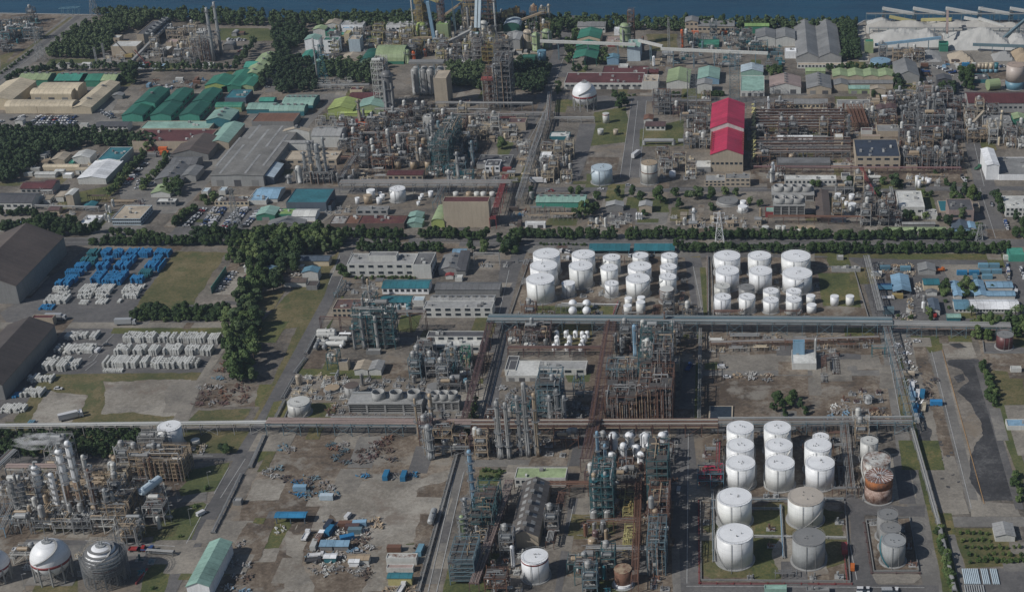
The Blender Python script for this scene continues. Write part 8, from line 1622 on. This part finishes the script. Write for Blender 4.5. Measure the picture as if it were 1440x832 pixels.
# ------------------------------------------------------------------ steam
tile(); X, Y = G(52,622,14); bpy.ops.mesh.primitive_ico_sphere_add(subdivisions=4,radius=1,location=(0,0,0)); pl = bpy.context.object; pl.name = 'steam'; pl['kind'] = 'stuff'; pl['label'] = 'thin white steam drifting behind the refinery'
for v in pl.data.vertices: v.co *= 1+.35*mnoise.noise(v.co*2.1)
pl.location = (X,Y,15); pl.scale = (11,5,3.4); m = bpy.data.materials.new('steam_volume'); m.use_nodes = True; n = m.node_tree.nodes; l = m.node_tree.links; n.remove(n['Principled BSDF']); pv = n.new('ShaderNodeVolumePrincipled'); tc = n.new('ShaderNodeTexCoord'); f = noisen(n,l,tc.outputs['Object'],1.6,5,.65); k = mathn(n,l,'MULTIPLY',mathn(n,l,'SUBTRACT',f,.47,True),4.5); l.new(k,pv.inputs['Density']); pv.inputs['Color'].default_value = (.95,.95,.95,1); l.new(pv.outputs[0],n['Material Output'].inputs['Volume']); pl.data.materials.append(m)
# ------------------------------------------------------------------ the air
b = MB(); b.box(-9100,9100,-300,12100,-3.3,404); m = bpy.data.materials.new('haze_air'); m.use_nodes = True; n = m.node_tree.nodes; n.remove(n['Principled BSDF']); pv = n.new('ShaderNodeVolumePrincipled'); pv.inputs['Density'].default_value = HAZE; pv.inputs['Color'].default_value = (.62,.76,.95,1); pv.inputs['Anisotropy'].default_value = .3; m.node_tree.links.new(pv.outputs[0],n['Material Output'].inputs['Volume']); MATS['haze_air'] = m
o = b.build('haze','haze_air'); o['kind'] = 'stuff'; o['label'] = 'thin bluish air over the whole works'
# ------------------------------------------------------------------ every label says where its thing stands
ORD = 'first second third fourth fifth sixth seventh eighth ninth tenth eleventh twelfth thirteenth fourteenth fifteenth sixteenth seventeenth eighteenth nineteenth twentieth'.split()
def finish_labels():
    by = {}
    for o, base in THINGS:
        x, y = o.location.x, o.location.y; d = sorted(((lx-x)**2+(ly-y)**2,s,lx,ly) for lx,ly,s in LMK); w = len(base.split()); k = 0
        if d[0][0] < 16 and len(d) > 1: k = 1
        q = d[k]; by.setdefault((base,q[1]),[]).append((q[0],o,y-q[3],q[0]**.5))
    for (base,s), L in by.items():
        L.sort(key=lambda t: t[0]); nb = len(base.split())
        for i, (d2,o,dy,dd) in enumerate(L):
            side = 'beside' if dd < 14 else 'near' if abs(dy) < dd*.5 else 'behind' if dy > 0 else 'in front of'
            if len(L) == 1: lab = f'{base}, {side} {s}' if nb+len(s.split())+len(side.split()) <= 16 else base
            else:
                od = ORD[i] if i < 20 else None
                if od: lab = f'{base}, {od} from {s}'
                else: lab = f'{base}, far from {s}'; o['group'] = o.get('group') or f'{o["category"]}s around {s}'
            ws = lab.split()
            if len(ws) > 16: lab = ' '.join(base.split()[:16-len(ws)+nb])+lab[len(base):]
            o['label'] = lab
    seen = {}
    for o in COL.objects:
        if o.get('category'): seen.setdefault(str(o['label']).lower(),[]).append(o)
    for lab, L in seen.items():
        if len(L) > 1:
            for o in L: o['group'] = o.get('group') or f'{L[0]["category"]}s of one look'
            if len({o['group'] for o in L}) > 1:
                for o in L: o['group'] = L[0]['group']
def mass(names,keep,new,label):
    """past the keep that show largest, the rest of a kind become one mass"""
    import numpy as np
    L = [t for t in THINGS if t[0].name.split('.')[0] in names]; L.sort(key=lambda t: dep(t[0].location.y)/t[0].scale.x)
    gone = L[keep:]
    if not gone: return
    by = {}; dead = []
    for o, _ in gone:
        M = o.matrix_world if False else __import__('mathutils').Matrix.LocRotScale(o.location,o.rotation_euler,o.scale)
        for c in [q for q in o.children if q.name.startswith('crown')]:
            a = np.empty(len(c.data.vertices)*3); c.data.vertices.foreach_get('co',a); a = a.reshape(-1,3); m3 = np.array(M); by.setdefault(c.data.materials[0].name,[]).append(a@m3[:3,:3].T+m3[:3,3])
        dead += [o]+list(o.children)
    ids = {id(o) for o,_ in gone}; THINGS[:] = [t for t in THINGS if id(t[0]) not in ids]
    bpy.data.batch_remove(dead)
    V = np.concatenate([v for k in by for v in by[k]]); me = bpy.data.meshes.new(new); nv = len(V); me.vertices.add(nv); me.vertices.foreach_set('co',V.ravel()); me.loops.add(nv); me.loops.foreach_set('vertex_index',np.arange(nv)); me.polygons.add(nv//4); me.polygons.foreach_set('loop_start',np.arange(0,nv,4))
    mt = list(by)
    for k in mt: me.materials.append(bpy.data.materials[k])
    me.polygons.foreach_set('material_index',np.concatenate([np.full(sum(len(v) for v in by[k])//4,i) for i,k in enumerate(mt)]).astype('i')); me.update(calc_edges=True); o = put(new,me); o['kind'] = 'stuff'; o['label'] = label
mass(('broadleaf_tree',),290,'distant_foliage','farther trees of the belts and groves')
finish_labels()
print('OBJECTS',len(COL.objects),'things',sum(1 for o in COL.objects if o.get('category')))
import collections
print(collections.Counter(o.name.split('.')[0] for o in COL.objects if o.get('category')).most_common(30))
